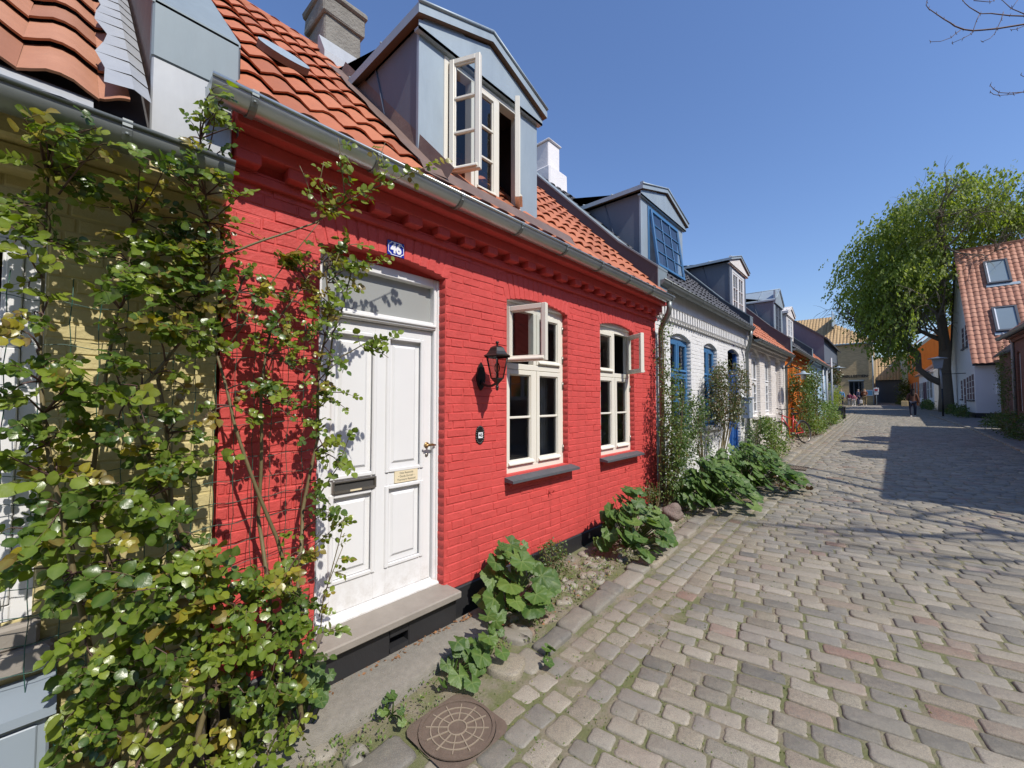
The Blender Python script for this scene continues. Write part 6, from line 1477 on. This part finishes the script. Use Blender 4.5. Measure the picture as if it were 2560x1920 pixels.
for p in cl:
    hang = random.uniform(.5, 1.3) * (1.2 if p.z < 8 else .8); ns = random.randrange(6, 10); tone = random.random()
    for s_ in range(ns):
        o_ = p + Vector((random.gauss(0, .42), random.gauss(0, .42), random.gauss(0, .38))); out = Vector((o_.x - cx, o_.y - cy, 0)) * .05
        L = hang * random.uniform(.6, 1.2)
        for j in range(int(L / .12)):
            t = j * .12; q = o_ + out * t * 2 + Vector((random.gauss(0, .07), random.gauss(0, .07), .25 - t))
            X_, Y_, Z_ = frame_from(Vector((random.gauss(0, .5), random.gauss(0, .5), -.9)), Vector((.7, -.3, .7)) + rvec(.55)); lv.add(*TS, q, X_, Y_, Z_, random.uniform(.19, .30), min(1, max(0, tone * .6 + random.random() * .4)))
lv.build('crown', M['birch'], bt, True)

random.seed(5)
bare = thing('bare_tree', (6.6, 6.4, .2), 'bare budding tree whose twigs reach in at the top right corner', 'tree')
bm_ = MB()
def btube(pts, r0, r1, seg=6):
    n = len(pts); bm_.tube(pts, [r0 + (r1 - r0) * i / (n - 1) for i in range(n)], seg, 0, None, True)
base = Vector((6.6, 6.4, .1)); tk = [base, base + Vector((0, .1, 1.6)), base + Vector((-.1, .1, 3.0)), base + Vector((0, .2, 4.6)), base + Vector((.1, .1, 6.5)), base + Vector((0, .2, 9))]
btube(tk, .15, .03, 9)
def bl_(p, d, L, r, lev):
    pts = [p]; dd = d.normalized(); n = 7
    for i in range(n): dd = (dd + rvec(.13) + Vector((0, 0, .04))).normalized(); pts.append(pts[-1] + dd * L / n)
    btube(pts, r, r * .3, 5)
    if lev < 3:
        for k in range(3): i = random.randrange(2, n + 1); bl_(pts[i], (dd + rvec(.7)).normalized(), L * random.uniform(.45, .7), r * .5, lev + 1)
for k in range(13):
    a = random.uniform(0, 6.283); q = tk[2] + (tk[5] - tk[2]) * random.random() * .8; dr_ = Vector((math.cos(a), math.sin(a), .5))
    if dr_.x < -.4: dr_.x *= .6
    bl_(q, dr_, random.uniform(1.7, 2.6), .042, 0)
TW = [[[2.22, 11.14, 8.14], [1.9, 10.85, 8.09], [1.56, 10.55, 8.02], [1.37, 10.37, 7.99], [1.26, 10.27, 7.98], [1.14, 10.16, 8.0], [1.03, 10.06, 8.06], [0.98, 10.01, 8.11], [0.9, 9.93, 8.17], [0.81, 9.85, 8.26], [0.71, 9.76, 8.36], [0.68, 9.72, 8.41], [0.69, 9.73, 8.48]], [[1.1, 10.13, 7.99], [1.04, 10.07, 7.93], [0.98, 10.02, 7.86], [0.85, 9.91, 7.8], [0.72, 9.79, 7.79]], [[2.23, 11.13, 8.3], [1.91, 10.85, 8.23], [1.73, 10.69, 8.24], [1.49, 10.46, 8.27], [1.36, 10.35, 8.27], [1.23, 10.22, 8.37], [1.17, 10.17, 8.45], [1.14, 10.14, 8.51]], [[1.35, 10.34, 8.26], [1.31, 10.31, 8.16], [1.26, 10.27, 7.98], [1.23, 10.24, 7.92], [1.13, 10.16, 7.85], [0.99, 10.04, 7.77]], [[1.65, 10.61, 8.3], [1.62, 10.59, 8.17], [1.56, 10.55, 8.01], [1.53, 10.52, 7.93], [1.47, 10.47, 7.85], [1.37, 10.38, 7.79]], [[2.22, 11.14, 8.06], [1.91, 10.84, 8.26], [1.75, 10.7, 8.36], [1.63, 10.58, 8.51]], [[1.84, 10.77, 8.51], [1.76, 10.71, 8.37]], [[2.19, 11.17, 6.98], [1.87, 10.88, 6.94], [1.68, 10.71, 6.92], [1.56, 10.6, 6.93], [1.49, 10.53, 6.99], [1.45, 10.49, 7.05]], [[1.87, 10.88, 6.94], [1.74, 10.76, 6.9], [1.56, 10.6, 6.88], [1.49, 10.54, 6.9], [1.45, 10.5, 6.94]], [[1.88, 10.88, 7.2], [1.84, 10.84, 7.23]], [[1.28, 10.26, 8.49], [1.49, 10.46, 8.47], [1.54, 10.5, 8.5]], [[1.9, 10.85, 8.06], [1.81, 10.77, 8.01], [1.74, 10.7, 7.99]]]
for ti, tw in enumerate(TW):
    n = len(tw); r0 = (.016, .006, .012, .006, .006, .010, .005, .008, .006, .004, .006, .006)[ti]
    btube([Vector(p) for p in tw], r0, .004, 6)
    for i in range(1, n):                                   # buds
        p = Vector(tw[i]); 
        if i == n - 1 or random.random() < .8:
            for s_ in (-1, 1): bm_.tube([p, p + Vector((random.uniform(-.02, .02), random.uniform(-.02, .02), s_ * random.uniform(.02, .045)))], [.006, .002], 5)
for a, b_ in (([2.22, 11.14, 8.14], 0), ([2.23, 11.13, 8.3], 0), ([2.19, 11.17, 6.98], 1)):
    q = Vector(a); btube([q, q + Vector((1.3, -.6, -.5)), q + Vector((2.6, -2.2, -1.4)), tk[3 if b_ == 0 else 2] + Vector((0, .1, .8))], .018, .05, 7)
bm_.build('branches', M['barkred'], bare)

# ================================================================== LAMPS
def hanging_lamp(name, label, x, y, z, arm, seed=0, post=None, r=.26):
    t = thing(name, (x, y, z), label, 'street lamp'); m = MB()
    m.lathe([(0, z + .10), (.05, z + .09), (.08, z + .03), (r, z - .01), (r, z - .02), (.07, z - .0), (0, z)], x, y, 20); m.build('lamp_shade', M['zinc'], t)
    m = MB(); m.lathe([(.06, z), (.08, z - .08), (.06, z - .16), (0, z - .18)], x, y, 12); m.build('lamp_globe', M['frost'], t)
    m = MB(); m.tube(arm, .018, 6); m.build('arm', M['iron'], t)
    if post: m = MB(); m.tube(post, .045, 8); m.build('post', M['lead'], t)
hanging_lamp('street_lamp', 'flat disc street lamp on an arm from the pale cottage wall', -1.95, 16.1, 2.55, [(-2.53, 16.1, 2.75), (-2.2, 16.1, 2.8), (-1.95, 16.1, 2.65)])
hanging_lamp('street_lamp', 'flat disc street lamp at the end of the light blue cottage', -1.95, 29.8, 3.55, [(-2.53, 29.8, 3.8), (-2.2, 29.8, 3.85), (-1.95, 29.8, 3.65)], post=[(-2.25, 29.5, .6), (-2.25, 29.5, 4.1)], r=.32)
t = thing('street_lamp', (2.43, 36.5, .7), 'square glass street lantern under a flat disc on a post, beside the big tree trunk', 'street lamp')
m = MB(); m.lathe([(0, 4.42), (.10, 4.36), (.46, 4.28), (.46, 4.26), (0, 4.27)], 2.43, 36.5, 24); m.build('lamp_shade', M['lead'], t)
m = MB(); m.prism([(2.43 - .26, 4.25), (2.43 + .26, 4.25), (2.43 + .17, 3.65), (2.43 - .17, 3.65)], 1, 36.3, 36.7); m.build('lamp_glass', m_plain('milky_lamp_glass', (.22, .23, .25), .35, .05), t)
m = MB(); m.tube([(2.50, 36.5, 3.66), (2.55, 36.5, 3.2), (2.57, 36.5, 2.4)], .05, 8, 0); m.tube([(2.52, 36.5, 3.3), (3.6, 36.6, 3.32)], .02, 6, 1); m.tube([(2.57, 36.5, 2.4), (2.57, 36.5, .6)], .045, 8, 1); m.build('post', [M['lead'], M['iron']], t)
hanging_lamp('street_lamp', 'distant flat disc street lamp in front of the yellow tiled outbuilding', .35, 57.5, 5.2, [(.35, 57.5, 5.25), (1.4, 58, 5.3)], r=.55)

# ================================================================== BICYCLE
bi = thing('bicycle', (-2.0, 15.4, .36), 'city bicycle with a red frame leaning at the pale cottage, seen from the front', 'bicycle')
zb = gz(15.4); LEAN = R(12)
def BT(d, u, z):   # bike plane nearly perpendicular to the wall: u along the bike
    ca, sa = math.cos(R(62)), math.sin(R(62)); x = u * ca - d * sa; y = u * sa + d * ca
    return (-2.12 + x * .9 - (z) * .12, 15.3 + y, zb + z)
for cu_, nm in ((-.52, 'front_wheel'), (.52, 'rear_wheel')):
    m = MB(); n = 28; Q = [BT(0, cu_ + .33 * math.cos(6.2832 * k / n), .34 + .33 * math.sin(6.2832 * k / n)) for k in range(n + 1)]; m.tube(Q, .019, 6, 0, None, False)
    Q = [BT(0, cu_ + .31 * math.cos(6.2832 * k / n), .34 + .31 * math.sin(6.2832 * k / n)) for k in range(n + 1)]; m.tube(Q, .010, 5, 1, None, False)
    for k in range(14): a = 6.2832 * k / 14; m.tube([BT(0, cu_, .34), BT(0, cu_ + .31 * math.cos(a), .34 + .31 * math.sin(a))], .002, 3, 1, None, False)
    m.tube([BT(-.04, cu_, .34), BT(.04, cu_, .34)], .02, 6, 1)
    Q = [BT(0, cu_ + .36 * math.cos(a), .34 + .36 * math.sin(a)) for a in [R(20 + 140 * k / 10) for k in range(11)]]; m.tube(Q, .022, 4, 2, None, False); m.build('wheel', [M['iron'], M['steel'], M['black']], bi)
m = MB(); red = m_plain('red_bicycle_paint', (.45, .03, .03), .3, .1)
for a, b_ in (((-.52, .34), (-.36, .88)), ((-.38, .82), (0, .30)), ((-.37, .88), (.12, .74)), ((0, .30), (.16, .86)), ((0, .30), (.52, .34)), ((.14, .76), (.52, .34))): m.tube([BT(0, *a), BT(0, *b_)], .018, 7, 0)
m.build('frame', red, bi)
m = MB(); m.tube([BT(0, -.36, .86), BT(0, -.33, 1.04)], .013, 6); m.tube([BT(-.30, -.18, 1.08), BT(-.24, -.30, 1.08), BT(0, -.34, 1.05), BT(.24, -.30, 1.08), BT(.30, -.18, 1.08)], .013, 6); m.tube([BT(-.31, -.15, 1.08), BT(-.27, -.24, 1.08)], .019, 6); m.tube([BT(.31, -.15, 1.08), BT(.27, -.24, 1.08)], .019, 6); m.build('handlebar', M['iron'], bi)
m = MB(); V = [(-.03, .02), (.0, .05), (.05, .08), (.10, .22), (.0, .25), (-.10, .22), (-.05, .08)]; m.prism([(a, .12 + b_ - .04) for a, b_ in V], 2, .90, .95, 0, None, BT); m.tube([BT(0, .16, .84), BT(0, .175, .92)], .012, 6); m.build('saddle', M['iron'], bi)
m = MB(); m.lathe([(0, 0), (.05, .0), (.045, .05), (0, .06)], 0, 0, 10, 0, None, lambda a, b_, c_: BT(a, -.42 - c_, .92 + b_)); m.build('headlight', M['steel'], bi)
m = MB(); m.tube([BT(-.06, -.01, .30), BT(.06, .01, .30)], .05, 10); m.box(-.14, -.06, -.03, .05, .13, .15, 0, None, BT); m.box(.06, .14, -.05, .03, .45, .47, 0, None, BT); m.build('pedals', M['iron'], bi)
# dark handcart / planter beyond the bushes
hc = thing('dark_planter', (-1.75, 30.2, .6), 'low black planter box on legs at the end of the left row, in shade', 'planter')
m = MB(); m.prism([(-2.45, .85), (-1.80, .85), (-1.85, 1.30), (-2.45, 1.36)], 1, 29.4, 30.8); m.prism([(-2.5, 1.32), (-1.75, 1.29), (-1.75, 1.34), (-2.5, 1.38)], 1, 29.35, 30.85); m.build('box', M['black'], hc)
m = MB(); [m.bbox(x, x + .08, y, y + .08, .55, 1.3, .01) for x, y in ((-1.84, 29.4), (-1.84, 30.7), (-2.4, 29.4), (-2.4, 30.7))]; m.build('legs', M['iron'], hc)
rp = thing('drain_pipe_post', (-2.3, 27.5, .6), 'pair of thin grey pipes standing at the end of the light blue cottage', 'pipe')
m = MB(); m.tube([(-2.42, 26.9, .55), (-2.42, 26.9, 3.5)], .05, 8); m.tube([(-2.38, 28.3, .55), (-2.38, 28.3, 3.5)], .045, 8); m.build('pipes', M['lead'], rp)
rt = thing('rust_awning', (-2.2, 31, 3.2), 'dark reddish sphere of foliage hanging at the corner of the last house', 'hanging plant')
random.seed(3); lv = Leaves()
for k in range(500): v = rvec(1).normalized() * random.random() ** .3; X_, Y_, Z_ = frame_from(rvec(1), rvec(1)); lv.add(*TS, Vector((-2.2 + v.x * .32, 30.9 + v.y * .4, 3.2 + v.z * .62)), X_, Y_, Z_, .13, random.random())
lv.build('foliage', M['redleaf'], rt)

# ================================================================== PEOPLE
def skinmesh(name, joints, edges, radii, mat, parent, sub=1):
    me = bpy.data.meshes.new(name); me.from_pydata([tuple(j) for j in joints], edges, []); o = bpy.data.objects.new(name, me); C.objects.link(o); o.parent = parent
    sk_ = o.modifiers.new('skin', 'SKIN'); 
    for v, r in zip(me.skin_vertices[0].data if me.skin_vertices else [], radii): pass
    if not me.skin_vertices:
        bm = bmesh.new(); bm.from_mesh(me); bm.verts.layers.skin.verify(); bm.to_mesh(me); bm.free()
    for i, v in enumerate(me.skin_vertices[0].data):
        r = radii[i]; v.radius = r if isinstance(r, tuple) else (r, r); v.use_root = (i == 0)
    sk_.use_smooth_shade = True
    if sub: s = o.modifiers.new('sub', 'SUBSURF'); s.levels = sub; s.render_levels = sub
    me.materials.append(mat); return o
def person(label, x, y, h, face, top, legs, hair, shoes, long_hair=False, stride=.12, arms='down', longcoat=False, group=None, hairlen=.0):
    z = gz(y) - .012; t = thing('person', (x, y, z), label, 'person', group); t.rotation_euler = (0, 0, R(face)); k = h / 1.7
    J = lambda *a: [Vector((p[0] * k, p[1] * k, p[2] * k)) for p in a]
    s = stride
    if arms == 'down': ar = [(-.24, .02, 1.10), (-.27, -.03, .86), (.24, .02, 1.10), (.27, -.03, .86)]
    elif arms == 'fold': ar = [(-.22, .02, 1.14), (-.04, -.20, 1.20), (.22, .02, 1.14), (.04, -.22, 1.17)]
    else: ar = [(-.24, -.02, 1.12), (-.30, -.15, .92), (.24, .02, 1.10), (.27, -.03, .86)]
    # -y is the facing direction
    P = [(0, 0, .95), (0, 0, 1.12), (0, 0, 1.32), (0, 0, 1.44), (0, -.005, 1.52), (0, -.01, 1.60), (0, -.01, 1.685),
         (-.10, 0, .90), (-.10, -s * .4, .50), (-.10, -s + .0, .08), (-.10, -s - .13, .03), (.10, 0, .90), (.10, s * .3, .50), (.10, s, .09), (.10, s - .13, .03),
         (-.18, 0, 1.40), ar[0], ar[1], (.18, 0, 1.40), ar[2], ar[3]]
    P.append(tuple(Vector(ar[1]) + (Vector(ar[1]) - Vector(ar[0])).normalized() * .16)); P.append(tuple(Vector(ar[3]) + (Vector(ar[3]) - Vector(ar[2])).normalized() * .16))
    E_ = [(0, 1), (1, 2), (2, 3), (3, 4), (4, 5), (5, 6), (0, 7), (7, 8), (8, 9), (9, 10), (0, 11), (11, 12), (12, 13), (13, 14), (3, 15), (15, 16), (16, 17), (3, 18), (18, 19), (19, 20), (17, 21), (20, 22)]
    rad = [(.13, .10), (.12, .09), (.14, .10), (.07, .07), (.05, .05), (.085, .10), (.07, .08), .085, .058, .042, .035, .085, .058, .042, .035, .055, .042, .033, .055, .042, .033, .028, .028]
    rad = [(r[0] * k, r[1] * k) if isinstance(r, tuple) else r * k for r in rad]
    skinmesh('body', J(*P), E_, rad, M['skin'], t)
    tp = [P[i] for i in (0, 1, 2, 3, 15, 16, 17, 18, 19, 20)]; te = [(0, 1), (1, 2), (2, 3), (3, 4), (4, 5), (5, 6), (3, 7), (7, 8), (8, 9)]; tr_ = [(.165, .13), (.15, .12), (.17, .13), (.10, .09), .075, .062, .050, .075, .062, .050]
    if longcoat: tp[0] = (0, 0, .80); tr_[0] = (.20, .15)
    skinmesh('jacket', J(*tp), te, [(r[0] * k, r[1] * k) if isinstance(r, tuple) else r * k for r in tr_], top, t)
    lp = [P[i] for i in (0, 7, 8, 9, 11, 12, 13)]; le = [(0, 1), (1, 2), (2, 3), (0, 4), (4, 5), (5, 6)]; skinmesh('trousers', J(*lp), le, [(.145 * k, .12 * k)] + [r * k for r in (.105, .075, .060, .105, .075, .060)], legs, t)
    sm = MB(); 
    for sx, sy in ((-.10, -s), (.10, s)): sm.bbox((sx - .045) * k, (sx + .045) * k, (sy - .19) * k, (sy + .06) * k, .0, .075 * k, .02 * k)
    sm.v = [tuple(Vector(v) + t.location) for v in sm.v]; sm.build('shoes', shoes, t)
    hp = [(0, .01, 1.64), (0, .02, 1.71)]; he = [(0, 1)]; hr_ = [(.10, .10), (.085, .09)]
    if long_hair: hp += [(0, .07, 1.55), (0, .09, 1.40), (0, .09, 1.27)]; he += [(0, 2), (2, 3), (3, 4)]; hr_ += [(.10, .06), (.12, .05), (.09, .04)]
    skinmesh('hair', J(*hp), he, [(r[0] * k, r[1] * k) for r in hr_], hair, t)
    return t
cl_ = {n: m_cloth(n, c) for n, c in dict(brown_jacket=(.10, .045, .03), dark_jeans=(.02, .025, .05), black_hair=(.02, .012, .01), white_shoe=(.7, .68, .65), blue_shirt=(.10, .28, .55), navy=(.025, .03, .07), grey_hair=(.35, .33, .3), maroon=(.14, .02, .06), grey_trousers=(.18, .18, .2), pink=(.65, .25, .3), white_cloth=(.7, .68, .66), brown_top=(.20, .08, .04), khaki=(.22, .17, .09), blond_hair=(.60, .46, .25), dark_shoe=(.03, .03, .03), tan=(.5, .38, .2)).items()}
wk = person('woman with long dark hair in a brown jacket walking along the right side', 1.2, 35.0, 1.66, 182, cl_['brown_jacket'], cl_['dark_jeans'], cl_['black_hair'], cl_['white_shoe'], True, .16, 'down', True)
bagt = thing('shopping_bag', (.80, 34.8, 1.3), 'pale beige bag hanging beside the woman walking on the right', 'bag'); m = MB(); m.bbox(.68, 1.0, 34.72, 34.84, 1.33, 1.66, .02); m.tube([(.76, 34.78, 1.64), (.84, 34.8, 1.86), (.93, 34.78, 1.64)], .008, 5); m.build('bag_body', cl_['tan'], bagt)
person('man in a light blue shirt at the left of the far group by the hall', -3.45, 55.0, 1.68, 0, cl_['blue_shirt'], cl_['navy'], cl_['grey_hair'], cl_['dark_shoe'], False, .12)
person('child in a maroon jacket walking, second from the left of the far group', -2.75, 54.2, 1.34, 10, cl_['maroon'], cl_['grey_trousers'], cl_['black_hair'], cl_['dark_shoe'], False, .16)
person('small child in pink and white in the middle of the far group', -2.42, 54.4, 1.22, -20, cl_['pink'], cl_['white_cloth'], cl_['brown_top'], cl_['white_shoe'], False, .1, 'down')
person('person in dark navy clothes beside the blond woman in the far group', -2.1, 55.4, 1.68, 60, cl_['navy'], cl_['navy'], cl_['grey_hair'], cl_['dark_shoe'], False, .05)
person('blond woman in a brown top and khaki trousers with folded arms in the far group', -1.62, 55.6, 1.70, 0, cl_['brown_top'], cl_['khaki'], cl_['blond_hair'], cl_['white_shoe'], True, .10, 'fold')
wb = thing('carrier_bag', (-1.88, 55.2, 1.2), 'white carrier bag held low between the two far adults', 'bag'); m = MB(); m.bbox(-2.0, -1.78, 55.1, 55.22, 1.35, 1.72, .03); m.build('bag_body', cl_['white_cloth'], wb)

# ------------------------------------------------------------------ render settings
SC.render.engine = 'CYCLES'
SC.cycles.max_bounces = 8; SC.cycles.transparent_max_bounces = 12
